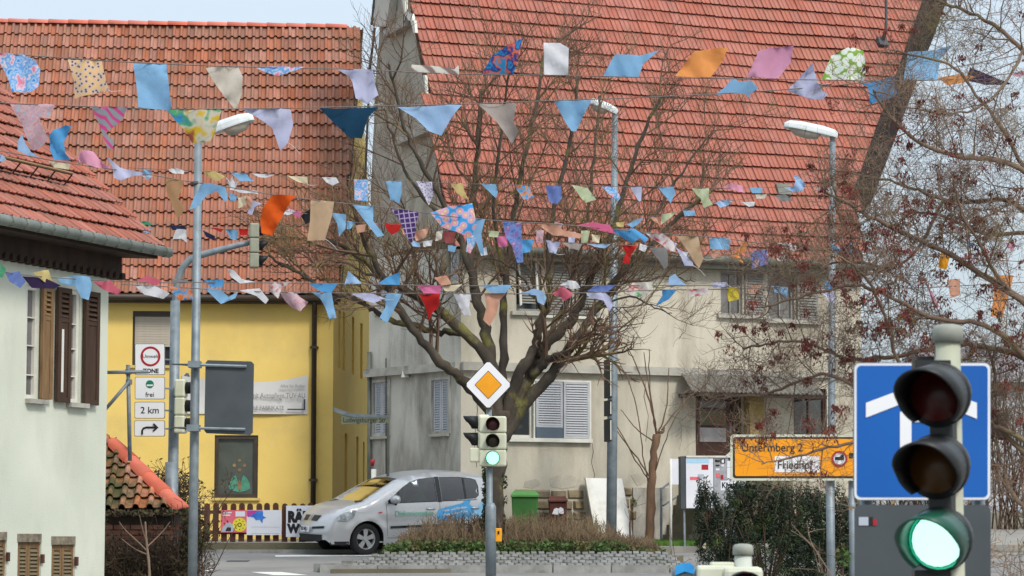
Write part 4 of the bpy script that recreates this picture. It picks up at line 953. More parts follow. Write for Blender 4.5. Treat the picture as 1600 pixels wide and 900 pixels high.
# yellow direction sign
Y6 = 28.0; W6 = Wall(((1240-800)/FPX*Y6, Y6), 91.5)
ys_ = thing('direction_sign', 'yellow direction sign with black border behind the bare branches', 'direction sign', at(1297, 880, Y6))
plate(W6, ys_, rrect(1141, 679, 1400, 751, 5), 0, .03, M_cream, 'rim'); plate(W6, ys_, rrect(1145, 683, 1396, 747, 4), .03, .034, M_sblk, 'border'); plate(W6, ys_, rrect(1148, 686, 1393, 744, 3), .034, .038, pm('sign_orange_yellow', (236, 154, 24), (228, 146, 20), 2, .45), 'face')
wtext(W6, ys_, 'Untermberg 2', 1158, 700, 13, M_sblk, .04, 'LEFT', .0008, .92)
plate(W6, ys_, rrect(1210, 713, 1280, 738, 1), .038, .041, M_swhite, 'panel'); wtext(W6, ys_, 'Friedhof', 1214, 727, 13, M_sblk, .043, 'LEFT', .0008, .9)
decal(W6, ys_, disc(1311, 717, 10.5, 20), .041, M_swhite, 'roundel'); annulus(W6, ys_, 1311, 717, 9.5, 12.4, .045, M_sred); decal(W6, ys_, [(1304, 719), (1304, 714), (1312, 714), (1313, 711), (1318, 711), (1318, 719)], .046, M_sblk)
decal(W6, ys_, [(1326, 708), (1390, 708), (1390, 716), (1326, 716)], .041, M_sblk)
for x in (1297, 1331):
    m = MB(); p = at(x, 760, Y6+.06); m.tube([gp(p.x, Y6+.06, -.05), V((p.x, Y6+.06, at(x, 690, Y6+.06).z))], .047 if x == 1297 else .038, 10); m.build('post', M_steel, ys_, True)
# near blue sign, grey plate and signal
Y7 = 11.2; W7 = Wall(((1440-800)/FPX*Y7, Y7), 92)
bs = thing('traffic_sign', 'large blue square sign with a white arrow emblem, behind the near signal', 'sign', at(1480, 782, Y7))
plate(W7, bs, rrect(1333, 567, 1547, 782, 10, 6), 0, .02, M_sedge, 'plate'); plate(W7, bs, rrect(1334, 568, 1546, 781, 9, 6), .02, .022, pm('sign_border_white', (216, 220, 226), rough=.45), 'border'); plate(W7, bs, rrect(1338, 572, 1542, 777, 7, 6), .022, .024, pm('sign_blue', (10, 88, 168), (8, 82, 160), 2, .45), 'face')
for q in ([(1352, 630), (1440, 597), (1440, 619), (1352, 653)], [(1440, 597), (1525, 630), (1525, 655), (1440, 619)], [(1405, 644), (1423, 644), (1423, 753), (1405, 753)], [(1423.2, 644), (1450, 644), (1450, 660), (1423.2, 660)]): decal(W7, bs, q, .026, M_swhite, 'emblem')
gp_ = thing('sign_back', 'dark grey sign plate with a small sticker below the large blue sign', 'sign', at(1480, 900, Y7))
plate(W7, gp_, rrect(1335, 789, 1547, 1000, 9, 5), 0, .02, M_dgrey, 'plate'); decal(W7, gp_, [(1341, 808), (1356, 808), (1356, 821), (1341, 821)], .022, M_pgrey, 'sticker'); decal(W7, gp_, [(1356.3, 808), (1363, 808), (1363, 821), (1356.3, 821)], .022, M_sblk, 'sticker'); decal(W7, gp_, [(1363.3, 811), (1369, 811), (1369, 821), (1363.3, 821)], .022, M_sred, 'sticker')
m = MB(); p = at(1340, 700, Y7+.05); 
for x in (1352, 1527): m = MB(); p = at(x, 700, Y7+.05); m.tube([gp(p.x, Y7+.05, -.05), V((p.x, Y7+.05, at(x, 580, Y7+.05).z))], .03, 8); m.build('post', M_steel, bs if x < 1400 else gp_, True)
Y8 = 10.0
ns_ = thing('signal_post', 'near cream signal post with a grey cap at the right', 'signal post', gp(at(1486, 900, Y8).x, Y8))
m = MB(); p0 = gp(at(1490, 900, Y8).x, Y8, -.05); p1 = at(1481, 533, Y8); m.tube([p0, p1], .049, 14); m.build('post', pm('cream_post', (176, 178, 158), (154, 156, 138), 6, .55, dirt=(160, 160, 140), dirt_scale=8), ns_, True)
m = MB(); m.tube([at(1481, 535, Y8), at(1481, 515, Y8), at(1481, 509, Y8), at(1481, 507, Y8)], [.062, .06, .052, .03], 16); m.build('cap', pm('grey_cap', (150, 152, 142), (128, 130, 122), 8, .6), ns_, True)
sg_ = thing('traffic_signal', 'large near black traffic signal showing green before the blue sign', 'traffic light', at(1450, 890, Y8-.1))
dv = V((-.40, -1, -.13)).normalized(); upv = V((0, 0, 1)); sv = dv.cross(upv).normalized()
M_drum = pm('signal_black', (40, 41, 42), (30, 31, 32), 6, .45)
M_lensR = pm('near_red_lens', (92, 26, 22), (60, 16, 14), 4, .3); M_lensA = pm('near_amber_lens', (86, 52, 14), (60, 36, 12), 4, .3)
M_lit2 = pm('near_lit_green', (120, 190, 170), rough=.3, emit=(186, 248, 226, .95))
for k_, (x, y, lm) in enumerate(((1466, 617, M_lensR), (1464, 729, M_lensA), (1468, 843, M_lit2))):
    c = at(x, y, Y8-.12)
    m = MB(); m.tube([c-dv*.16, c-dv*.13, c-dv*.02, c+dv*.02], [.06, .105, .126, .126], 24); m.build('drum', M_drum, sg_, True)
    m = MB(); visor(m, c+dv*.015, dv, .122, .31, n=26); m.build('visor', M_drum if k_ < 2 else pm('near_visor_painted_glow', (26, 78, 62), rough=.35), sg_, True, fix=False)  # glow of the green lamp painted into the lowest visor's base colour
    m = MB(); n = 22; m.v = [tuple(c+dv*.06)]+[tuple(c+dv*(.06-.035*r_*r_)+sv*(.108*r_*cos(2*pi*j/n))+upv*(.108*r_*sin(2*pi*j/n))) for r_ in (.5, .93) for j in range(n)]
    m.f = [(0, j+1, (j+1) % n+1) for j in range(n)]+[(1+j, 1+n+j, 1+n+(j+1) % n, 1+(j+1) % n) for j in range(n)]; m.build('lens', lm, sg_, True, fix=False)
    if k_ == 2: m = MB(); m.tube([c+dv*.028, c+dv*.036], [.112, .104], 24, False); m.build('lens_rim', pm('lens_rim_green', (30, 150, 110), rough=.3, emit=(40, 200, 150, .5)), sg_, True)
    if k_ < 2:
        m = MB(); q = at(x+8, y+56, Y8-.08); m.obox(q, sv*.045, dv*.05, upv*.06); m.build('neck', M_drum, sg_, bevel=.01)
for y in (571, 898): m = MB(); m.obox(at(1455, y, Y8-.02), V((.07, 0, 0)), V((0, .04, 0)), V((0, 0, .018))); m.build('bracket', M_drum, sg_)
m = MB(); m.obox(at(1443, 564, Y8+.1), V((.035, 0, 0)), V((0, .05, 0)), V((0, 0, .015))); m.build('bracket', M_drum, sg_)
# lower near signal, only its top in view
Y9 = 13.0
ns2 = thing('signal_post', 'top of a near cream signal post with grey cap at the bottom edge', 'signal post', gp(at(1161, 900, Y9).x, Y9))
m = MB(); m.tube([gp(at(1162, 900, Y9).x, Y9, -.05), at(1161, 868, Y9)], .044, 14); m.build('post', pm('pale_post', (190, 194, 184), (172, 176, 166), 6, .55), ns2, True)
m = MB(); m.tube([at(1161, 867, Y9), at(1161, 856, Y9), at(1161, 851, Y9), at(1161, 849.5, Y9)], [.053, .052, .045, .02], 16); m.build('cap', MATS['grey_cap'], ns2, True)
sg2 = thing('traffic_signal', 'cream top of a near traffic signal cut off by the bottom edge', 'traffic light', at(1150, 950, Y9-.1))
signal(sg2, at(1162, 922, Y9-.1), V((0, -1, 0)), 'rag', .235, .1, .14, .095, .16, M_cream)
m = MB(); m.obox(at(1118, 905, Y9), V((.1, 0, 0)), V((0, .07, 0)), V((0, 0, .07))); m.build('side_housing', M_cream, sg2, bevel=.02)
m = MB(); m.obox(at(1128, 885, Y9+.02), V((.06, 0, 0)), V((0, .05, 0)), V((0, 0, .022))); m.build('bracket', M_cream, sg2, bevel=.01)
bw = thing('wrapped_strap', 'bright blue plastic wrap on the near signal bracket', 'plastic wrap', at(1068, 900, Y9))
m = MB(); m.v = [tuple(at(x, y, Y9-.05+d)) for d in (0, .09) for x, y in ((1055, 899), (1055, 884), (1066, 880), (1078, 879), (1085, 886), (1084, 897), (1070, 893))]; m.f = [tuple(range(7)), tuple(range(13, 6, -1))]+[(i, (i+1) % 7, 7+(i+1) % 7, 7+i) for i in range(7)]; m.build('wrap', pm('bright_blue_plastic', (40, 130, 196), (60, 160, 214), 12, .35), bw)
m = MB(); m.tube([at(1050, 900, Y9), at(1110, 896, Y9)], .03, 8); m.build('arm', M_steel, bw, True)
# ================================================================== THINGS BY THE GREY HOUSE
def bin_(name, label, cat, x0, y0, x1, y1, Y, mat, matl):
    pa, pb_ = at(x0, y1, Y), at(x1, y1, Y); b = gp((pa.x+pb_.x)/2, Y, .1); t = thing(name, label, cat, b); w2 = (pb_.x-pa.x)/2; H_ = at(x0, y0, Y).z-b.z
    m = MB(); k = .8
    for z, s_ in ((.0, k), (H_*.86, 1)):
        for sx, sy in ((-1, -1), (1, -1), (1, 1), (-1, 1)): m.v.append((b.x+sx*w2*s_, b.y+sy*.3*s_, b.z+z))
    m.f = [(0, 1, 2, 3), (4, 5, 6, 7)]+[(i, (i+1) % 4, 4+(i+1) % 4, 4+i) for i in range(4)]; m.build('body', mat, t, bevel=.03)
    m = MB(); zz = b.z+H_*.86
    m.v = [(b.x+sx*w2*1.06, b.y+sy*.34, zz+z) for z in (0.002, .05) for sx, sy in ((-1, -1), (1, -1), (1, 1), (-1, 1))]+[(b.x+sx*w2*.8, b.y+sy*.22, zz+H_*.12) for sx, sy in ((-1, -1), (1, -1), (1, 1), (-1, 1))]
    m.f = [(0, 1, 2, 3), (8, 9, 10, 11)]+[(r*4+i, r*4+(i+1) % 4, r*4+4+(i+1) % 4, r*4+4+i) for r in (0, 1) for i in range(4)]; m.build('lid', matl, t, bevel=.012)
    m = MB(); m.tube([(b.x-w2*.9, b.y+.34, zz-.02), (b.x+w2*.9, b.y+.34, zz-.02)], .018, 6); m.build('handle', matl, t)
    for s_ in (-1, 1): m = MB(); m.tube([(b.x+s_*w2*.7-.03, b.y+.25, b.z+.09), (b.x+s_*w2*.7+.03, b.y+.25, b.z+.09)], .1, 12); m.build('wheel', M_black, t, True)
    return t, b, w2
bin_('wheelie_bin', 'green wheeled refuse bin beside the tree trunk', 'bin', 799, 765, 841, 846, 51.6, pm('bin_green', (66, 116, 56), (56, 102, 48), 3, .5), pm('bin_lid_green', (92, 150, 80), (82, 136, 70), 3, .5))
t, b, w2 = bin_('wheelie_bin', 'small brown refuse bin with a white sticker by the stone wall', 'bin', 857, 774, 886, 846, 52.2, pm('bin_brown', (92, 48, 40), (78, 40, 34), 3, .55), pm('bin_lid_brown', (104, 60, 50), (90, 50, 42), 3, .5))
m = MB(); c = at(872, 799, b.y-.31); m.v = [tuple(c+V((x*.12, -.005, z*.09))) for x, z in ((-1, -.6), (-.7, .5), (-.3, .8), (.1, .6), (.4, 1), (.9, .6), (1, -.6), (.2, -.5), (0, -.8))]; m.v += [(x, y+.01, z) for x, y, z in m.v]; m.f = [tuple(range(9)), tuple(range(17, 8, -1))]+[(i, (i+1) % 9, 9+(i+1) % 9, 9+i) for i in range(9)]; m.build('sticker', M_pwhite, t)
wb = thing('leaning_board', 'large white board leaning against the grey house wall', 'board', gp(at(940, 845, 53).x, 53.2))
m = MB(); q = [WG.px(x, y, d) for x, y, d in ((917, 846, .55), (971, 846, .55), (966, 748, .14), (908, 747, .14))]; m.prism(q, WG.n*.05); m.build('panel', pm('white_board', (220, 220, 214), (206, 206, 200), 2, .6, dirt=(190, 186, 176), dirt_scale=3), wb)
m = MB(); q2 = [WG.px(x, y, d) for x, y, d in ((912, 846, .6), (916, 846, .6), (911, 747, .2), (907, 747, .2))]; m.prism(q2, WG.n*.05); m.build('edge_strip', M_wframe, wb)
# notice case, boards, signs
nb = thing('notice_case', 'grey notice case with coloured posters on legs before the steps', 'notice board', gp(at(1100, 845, 51.5).x, 51.5)); Wb = Wall((at(1065, 800, 51.5).x, 51.5), 86)
m = MB(); Wb.pbox(m, 1064, 713, 1140, 795, -.4, 0); m.build('case', M_dgrey, nb); m = MB(); Wb.pbox(m, 1072, 712, 1141, 715, -.4, .03); m.build('top_edge', M_wframe, nb)
m = MB(); Wb.pbox(m, 1072, 716, 1114.5, 794, .001, .012); m.build('poster', M_pwhite, nb); m = MB(); Wb.pbox(m, 1115.5, 716, 1138, 794, .001, .01); m.build('poster', pm('grey_poster', (166, 168, 172), (140, 142, 148), 9, .5), nb)
for q, mt in (((1073, 717, 1108, 723.5), pm('pale_blue_print', (150, 196, 224), (170, 206, 226), 8, .6)), ((1096, 726, 1106.5, 734), M_sred), ((1078, 745, 1094, 750), M_ppink), ((1090, 741, 1100, 748), M_pgrey), ((1117, 718, 1125, 722), M_sblk), ((1125.5, 717, 1133, 724), M_sblk), ((1127.5, 718, 1131, 723), M_pwhite), ((1118, 726, 1124, 728.5), M_sblk), ((1118, 732, 1124, 735), M_pwhite), ((1127, 726, 1131, 729), M_pwhite), ((1119, 739, 1125, 746), M_ppink), ((1126, 742, 1130, 749), M_sred)):
    m = MB(); Wb.pbox(m, *q, .0125 if mt is not M_pwhite else .0135, .016 if mt is not M_pwhite else .018); m.build('printed_mark', mt, nb)
for x in (1070, 1134): m = MB(); m.tube([Wb.px(x, 794, -.1), gp(Wb.px(x, 794, -.1).x, 51.5, .05)], .025, 6); m.build('leg', M_steel, nb)
wp = thing('notice_board', 'narrow white panel on a white post left of the notice case', 'notice board', gp(at(1047, 830, 51).x, 51)); Wp = Wall((at(1047, 800, 51).x, 51), 90)
m = MB(); Wp.pbox(m, 1047, 717, 1060, 757, 0, .03); m.build('panel', M_pwhite, wp); m = MB(); m.tube([Wp.px(1047.5, 717, .02), gp(Wp.px(1047.5, 757).x, 50.98, .1)], .028, 8); m.build('post', M_wframe, wp, True)
ks = thing('street_sign', 'white sign with black letters between the notice case and the dark bush', 'sign', gp(at(1140, 830, 50.5).x, 50.5)); Wk = Wall((at(1140, 760, 50.5).x, 50.5), 90)
m = MB(); Wk.pbox(m, 1126, 751, 1165, 766, 0, .02); m.build('plate', M_pwhite, ks); wtext(Wk, ks, 'Kirche', 1127.5, 758.5, 9, M_sblk, .022, 'LEFT', .004, .8); m = MB(); m.tube([Wk.px(1143, 752, -.02), gp(Wk.px(1143, 757).x, 50.52, .1)], .022, 6); m.build('post', M_steel, ks)
wr = thing('notice_board', 'white sheet beside the yellow direction sign, right of the notice case', 'notice board', gp(at(1140, 830, 50.9).x, 50.9))
m = MB(); Wr = Wall((at(1140, 760, 50.9).x, 50.9), 90); Wr.pbox(m, 1136, 720, 1150, 752, 0, .02); m.build('sheet', M_pwhite, wr); m = MB(); m.tube([Wr.px(1146, 722, -.02), gp(Wr.px(1146, 757).x, 50.92, .1)], .022, 6); m.build('post', M_steel, wr)
sr = thing('stair_railing', 'white tubular railing of the house steps', 'railing', WG.px(1123, 730, .9))
m = MB(); m.tube([WG.px(1092, 724, 1.0), WG.px(1101, 716, 1.0), WG.px(1115, 703, 1.0), WG.px(1119, 700.5, 1.0), WG.px(1124, 700, 1.0), WG.px(1195, 701, 1.0)], .03, 7); m.build('handrail', M_wframe, sr, True)
for x in (1124, 1160, 1193): m = MB(); m.tube([WG.px(x, 701, 1.0), WG.px(x, 729, 1.0)], .024, 6); m.build('baluster', M_wframe, sr)
wr2 = thing('hand_rail', 'thin rusty handrail with posts at the foot of the steps', 'railing', gp(at(1033, 840, 52.6).x, 52.6))
m = MB(); m.tube([at(1033, 762, 52.6), gp(at(1033, 835, 52.6).x, 52.6, .05)], .026, 6); m.build('post', M_steel, wr2); m = MB(); m.tube([at(1033, 764, 52.6), at(1044, 756, 53), at(1056, 750, 53.4)], .022, 6); m.build('rail', M_steel, wr2); m = MB(); m.tube([at(1036, 790, 52.6), at(1056, 777, 53.4)], .02, 6); m.build('rail', M_steel, wr2)

dc = thing('drain_cover', 'small dark drain grate in the road before the picket fence', 'drain cover', ghit(372, 877)); dc['kind'] = 'structure'
m = MB(); p = ghit(372, 877); m.obox(gp(p.x, p.y, .006), V((.2, 0, 0)), V((0, .2, .2*GS)), V((0, 0, .004))); m.build('grate', M_dgrey, dc)
# ================================================================== CAR
def build_car():
    car = thing('parked_car', 'silver people carrier with blue door graphics waiting beside the traffic island', 'car', (0, 0, 0)); car.name = 'car'
    LOC['car'] = V((0, 0, 0))
    M_paint = pm('silver_paint', (188, 189, 191), (182, 183, 185), 2, .28, metal=.42, spec=.6); M_tint = glassmat('car_glass', (112, 126, 122), .36)
    M_rub = pm('tyre_rubber', (34, 34, 35), (28, 28, 29), 20, .85); M_alloy = pm('alloy_wheel', (186, 186, 186), rough=.35, metal=.6); M_trim = pm('black_trim', (34, 36, 40), rough=.5); M_int = pm('car_interior', (58, 60, 62), (46, 48, 50), 6, .85)
    FX, RX_ = .80, 3.375; AX = (FX, RX_)
    top = [(.03, .3), (0, .42), (.02, .56), (.07, .68), (.14, .78), (.28, .88), (.45, .95), (.62, .99), (.78, 1.025), (1.0, 1.15), (1.25, 1.285), (1.5, 1.41), (1.68, 1.475), (1.88, 1.53), (2.15, 1.57), (2.5, 1.59), (2.9, 1.58), (3.3, 1.545), (3.6, 1.5), (3.74, 1.43), (3.84, 1.2), (3.93, .98), (3.98, .8), (4.0, .55), (3.97, .38), (3.9, .27)]
    def arch(cx, r, rev=False): return [(cx+r*cos(pi-pi*i/12), .3+r*sin(pi-pi*i/12)) for i in range(13)]
    bottom = [(.12, .2)]+arch(FX, .365)[0:1]+arch(FX, .365)+[(FX+.37, .19), (RX_-.37, .19)]+arch(RX_, .365)+[(RX_+.37, .22)]
    bottom = [(.1, .21), (FX-.365, .21)]+arch(FX, .365)+[(FX+.365, .19), (RX_-.365, .19)]+arch(RX_, .365)+[(RX_+.365, .22)]
    outline = bottom+top[::-1]
    def dist(x, z):
        best = 9
        for (ax, az), (bx, bz_) in zip(top[:-1], top[1:]):
            dx, dz = bx-ax, bz_-az; t = max(0, min(1, ((x-ax)*dx+(z-az)*dz)/(dx*dx+dz*dz))); best = min(best, sqrt((x-ax-t*dx)**2+(z-az-t*dz)**2))
        return best
    def W_(x, z):
        w_ = .79+.05*min(1, max(0, (z-.19)/.3)) if z < .5 else .84-.012*min(1, max(0, (z-.5)/.5))
        if z > .97: w_ = .828-.20*((z-.97)/.6)**1.15
        w_ += .012*math.exp(-((z-.78)/.07)**2)*(1 if .9 < x < 3.7 else 0)
        if x < .75: w_ *= 1-.20*((.75-x)/.75)**2.2
        if x > 3.4: w_ *= 1-.12*((x-3.4)/.6)**2
        for cx in AX:       # flared arches
            rr = sqrt((x-cx)**2+(z-.3)**2); w_ += .022*math.exp(-((rr-.40)/.05)**2)
        d = dist(x, z); r = .11
        if d < r: w_ -= r*(1-sqrt(max(0, 1-(1-d/r)**2)))
        return w_
    win = {'front_window': [(1.30, 1.035), (1.28, 1.06), (1.62, 1.31), (1.78, 1.40), (2.0, 1.46), (2.36, 1.49), (2.36, 1.02)], 'rear_window': [(2.47, 1.02), (2.47, 1.49), (2.9, 1.49), (3.2, 1.46), (3.3, 1.43), (3.34, 1.3), (3.32, 1.12), (3.24, 1.06)]}
    win['front_window'] = [(1.27, 1.0), (1.26, 1.04), (1.62, 1.30), (1.8, 1.40), (2.02, 1.46), (2.36, 1.49), (2.36, 1.02)]
    body = MB()
    for s in (1, -1):
        vs, fs = patch(outline, .075, lambda x, z: (x, s*W_(x, z), z), list(win.values()))
        b = len(body.v); body.v += vs; body.f += [tuple(b+i for i in (f if s < 0 else f[::-1])) for f in fs]
    def crown(x, z, t, k):
        we = W_(x, z); bulge = (.11*max(0, (1-x/.9)) if x < .9 else 0)-(.07*max(0, (x-3.6)/.4) if x > 3.6 else 0)
        up = .035 if z > 1.4 else .02
        q = 1-t*t
        return (x-bulge*q*(1 if z < .95 else .4), t*we, z+up*q*(1 if z > .85 else 0))
    NY = 16; ts_ = [-1+2*i/NY for i in range(NY+1)]
    fine = []
    for i in range(len(top)-1):
        for k in range(3): q = k/3; fine.append((top[i][0]*(1-q)+top[i+1][0]*q, top[i][1]*(1-q)+top[i+1][1]*q))
    fine.append(top[-1]); glass_f = MB(); rear_g = MB()
    b = len(body.v)
    for (x, z) in fine: body.v += [crown(x, z, t, 0) for t in ts_]
    for i in range(len(fine)-1):
        xm = (fine[i][0]+fine[i+1][0])/2; zm = (fine[i][1]+fine[i+1][1])/2
        for j in range(NY):
            q = (b+i*(NY+1)+j, b+i*(NY+1)+j+1, b+(i+1)*(NY+1)+j+1, b+(i+1)*(NY+1)+j)
            inside = 0 < j < NY-1
            if .80 < xm < 1.63 and inside: glass_f.face([body.v[k] for k in q]); continue
            if xm > 3.72 and 1.02 < zm < 1.46 and inside: rear_g.face([body.v[k] for k in q]); continue
            body.f.append(q)
    # floor
    ob = body.build('body', M_paint, car, True, fix=False)
    import bmesh
    bm = bmesh.new(); bm.from_mesh(ob.data); bmesh.ops.remove_doubles(bm, verts=bm.verts, dist=.004); bmesh.ops.recalc_face_normals(bm, faces=bm.faces); bm.to_mesh(ob.data); bm.free()
    glass_f.build('windscreen', glassmat('windscreen_glass', (142, 158, 152), .1), car, True, fix=False); rear_g.build('rear_screen', M_tint, car, True, fix=False)
    for s in (1, -1):
        for nm, pl_ in win.items():
            vs, fs = patch(pl_, .12, lambda x, z: (x, s*(W_(x, z)-.012), z)); g = MB(); g.v = vs; g.f = fs; g.build(nm, M_tint, car, True, fix=False)
    def side_poly(name, poly, d, mat, s=1, sp=.1, parent=None):
        vs, fs = patch(poly, sp, lambda x, z: (x, s*(W_(x, z)+d), z)); g = MB(); n = len(vs); g.v = vs; g.f = fs
        return g.build(name, mat, parent or car, True, fix=False)
    side_poly('b_pillar', [(2.365, 1.0), (2.365, 1.5), (2.465, 1.5), (2.465, 1.0)], .004, M_trim)
    for q in ([(1.50, 1.06), (1.505, 1.22), (1.54, 1.24), (1.54, 1.06)], [(3.0, 1.05), (3.0, 1.475), (3.04, 1.47), (3.04, 1.05)]): side_poly('window_bar', q, -.006, M_trim)
    side_poly('window_seal', [(1.25, .985), (1.25, 1.0), (3.26, 1.045), (3.26, 1.03)], .004, M_trim)
    # seams between door panels
    for (x0, z0, x1, z1) in ((1.24, .36, 1.22, .97), (2.41, .3, 2.41, 1.0), (1.24, .32, 2.9, .30)):
        dx, dz = x1-x0, z1-z0; l = sqrt(dx*dx+dz*dz); nx_, nz_ = -dz/l*.004, dx/l*.004
        side_poly('door_seam', [(x0-nx_, z0-nz_), (x1-nx_, z1-nz_), (x1+nx_, z1+nz_), (x0+nx_, z0+nz_)], .003, M_trim)
    for s in (1, -1):
        side_poly('side_moulding', [(1.3, .505), (1.3, .55), (3.0, .58), (3.0, .535)], .016, M_trim, s)
        for x in (2.2, 3.2):
            m = MB(); m.tube([(x-.09, s*(W_(x, .87)+.01), .87), (x-.05, s*(W_(x, .87)+.035), .875), (x+.05, s*(W_(x, .87)+.035), .875), (x+.09, s*(W_(x, .87)+.01), .87)], .016, 6); m.build('door_handle', M_paint, car, True)
        m = MB(); c = V((1.42, s*(W_(1.4, 1.03)+.15), 1.07)); 
        m.tube([c+V((-.08, -s*.09, .0)), c+V((-.085, -s*.05, 0)), c+V((-.05, s*.07, .0)), c+V((-.02, s*.09, 0))], [.045, .085, .08, .05], 10); mir = m.build('wing_mirror', M_paint, car, True)
        m = MB(); m.tube([c+V((-.02, -s*.06, -.06)), c+V((.02, -s*.16, -.1))], .03, 6); m.build('mirror_arm', M_trim, mir)
        # wheels
        for cx in AX:
            y0 = s*.60; y1 = s*.80; m = MB(); prof = [(y0, .2), (y0, .285), (y0+s*.025, .308), (y1-s*.03, .308), (y1-s*.005, .288), (y1, .21), (y1-s*.02, .2)]; n = 28
            for (y, r) in prof: m.v += [(cx+r*cos(2*pi*i/n), y, .308+r*sin(2*pi*i/n)) for i in range(n)]
            for r in range(len(prof)-1):
                for i in range(n): m.f.append((r*n+i, r*n+(i+1) % n, (r+1)*n+(i+1) % n, (r+1)*n+i))
            wh = m.build('wheel', M_rub, car, True)
            m = MB(); pr_ = [(y1-s*.02, .203), (y1-s*.03, .19), (y1-s*.10, .175)]
            for (y, r) in pr_: m.v += [(cx+r*cos(2*pi*i/n), y, .308+r*sin(2*pi*i/n)) for i in range(n)]
            for r in range(2):
                for i in range(n): m.f.append((r*n+i, r*n+(i+1) % n, (r+1)*n+(i+1) % n, (r+1)*n+i))
            m.build('rim', M_alloy, wh, True)
            m = MB(); m.tube([(cx, y1-s*.10, .308), (cx, y1-s*.095, .308)], .175, 20); m.build('brake_disc', M_trim, wh)
            for k in range(5):
                a = 2*pi*k/5+.3; m = MB(); d1 = V((cos(a), 0, sin(a))); d2 = V((-sin(a), 0, cos(a))); c = V((cx, y1-s*.035, .308))
                m.prism([c+d1*.03+d2*.03, c+d1*.19+d2*.052, c+d1*.19-d2*.052, c+d1*.03-d2*.03], V((0, -s*.03, 0))); m.build('spoke', M_alloy, wh)
            m = MB(); m.tube([(cx, y1-s*.05, .308), (cx, y1-s*.02, .308)], .05, 12); m.build('hub_cap', M_alloy, wh)
        # wheel-arch liner
            m = MB(); pts = arch(cx, .362)
            for i in range(len(pts)-1): m.face([(pts[i][0], s*.80, pts[i][1]), (pts[i+1][0], s*.80, pts[i+1][1]), (pts[i+1][0], s*.45, pts[i+1][1]), (pts[i][0], s*.45, pts[i][1])])
            m.face([(cx-.4, s*.45, .15), (cx+.4, s*.45, .15), (cx+.4, s*.45, .7), (cx-.4, s*.45, .7)]); m.build('arch_liner', M_trim, car, fix=False)
        # head lights
        hl = [(.19, .66), (.17, .74), (.30, .82), (.50, .885), (.56, .86), (.50, .72), (.36, .655)]
        h_ = side_poly('headlight', hl, .012, pm('headlight_glass', (176, 184, 190), (110, 118, 124), 14, .1, spec=.8), s, .06)
        m = MB(); c = V((.33, s*(W_(.33, .75)+.0), .75)); m.tube([c, c+V((-.03, s*.02, 0))], .045, 10); m.build('headlight_bulb', M_alloy, h_)
    # front: grilles, plate, badge, bumper strips (on the curved nose)
    def nose(t, z):
        x = None
        for (ax, az), (bx, bz_) in zip(top[:-1], top[1:]):
            if az <= z <= bz_ and bx < 1.1: q = (z-az)/(bz_-az+1e-9); x = ax+(bx-ax)*q; break
        if x is None: x = .05
        P = V(crown(x, z, t, 0)); P.z = z; return P
    def nose_poly(name, poly, mat, d=.012, sp=.08):
        vs, fs = patch(poly, sp, lambda t, z: tuple(nose(t/.72, z)+V((-d, 0, 0)))); g = MB(); g.v = vs; g.f = fs; return g.build(name, mat, car, True, fix=False)
    for s in (1, -1):
        nose_poly('grille', [(s*.10, .67), (s*.10, .77), (s*.40, .77), (s*.36, .66)], M_trim)
        nose_poly('bumper_strip', [(s*.27, .505), (s*.27, .55), (s*.70, .57), (s*.70, .525)], M_trim)
    nose_poly('lower_grille', [(-.62, .30), (-.66, .40), (.66, .40), (.62, .30), (.4, .265), (-.4, .265)], M_trim)
    pn = nose_poly('number_plate', [(-.24, .45), (-.24, .56), (.24, .56), (.24, .45)], M_pwhite, .055)
    nose_poly('badge', [(0, .66), (-.05, .73), (0, .80), (.05, .73)], M_alloy, .03)
    P0 = nose(0, .505); text('L JN 175', .095, M_sblk, car, P0+V((-.062, 0, 0)), (0, -1, 0), (0, 0, 1), 'CENTER', .003, .8, 'plate_lettering')
    side_poly('skirt', [(.08, .2), (.08, .27), (.42, .27), (.42, .2)], .004, M_trim)
    # interior
    m = MB(); m.box(.95, 3.7, -.66, .66, .25, .3); m.build('floor', M_int, car); m = MB(); m.box(.92, 1.42, -.66, .66, .7, .98); m.build('dashboard', M_int, car, bevel=.05)
    for (x, y) in ((2.25, .36), (2.25, -.36), (3.1, .36), (3.1, -.36)):
        m = MB(); m.obox((x+.12, y, .88), V((.06, 0, .0)), V((0, .23, 0)), V((.1, 0, .34))); st = m.build('seat', M_int, car, bevel=.05)
        m = MB(); m.obox((x-.14, y, .55), V((.27, 0, 0)), V((0, .24, 0)), V((0, 0, .08))); m.build('seat_cushion', M_int, st, bevel=.04)
        m = MB(); m.obox((x+.24, y, 1.32), V((.04, 0, 0)), V((0, .13, 0)), V((0, 0, .09))); m.build('headrest', M_int, st, bevel=.03)
    m = MB(); m.tube([(1.62+.05*cos(a), .36+.18*sin(a), .98+.17*cos(a)) for a in [i*pi/8 for i in range(17)]], .016, 6); m.build('steering_wheel', M_trim, car)
    m = MB(); m.obox((.77, 0, 1.03), V((.10, 0, .03)), V((0, .6, 0)), V((0, 0, .01))); m.build('wiper', M_trim, car)
    # decals on the near flank
    M_db = pm('decal_blue', (66, 150, 206), (84, 166, 216), 4, .4); M_dg = pm('decal_mint', (128, 190, 170), rough=.4); M_dr = pm('decal_red', (196, 56, 70), rough=.4); M_lb = pm('decal_pale_blue', (150, 196, 224), (120, 180, 216), 5, .4)
    side_poly('door_graphic', [(2.93, .64), (2.96, .78), (3.25, .9), (3.4, 1.02), (3.62, .95), (3.66, .85), (3.5, .72), (3.2, .68)], .005, M_lb)
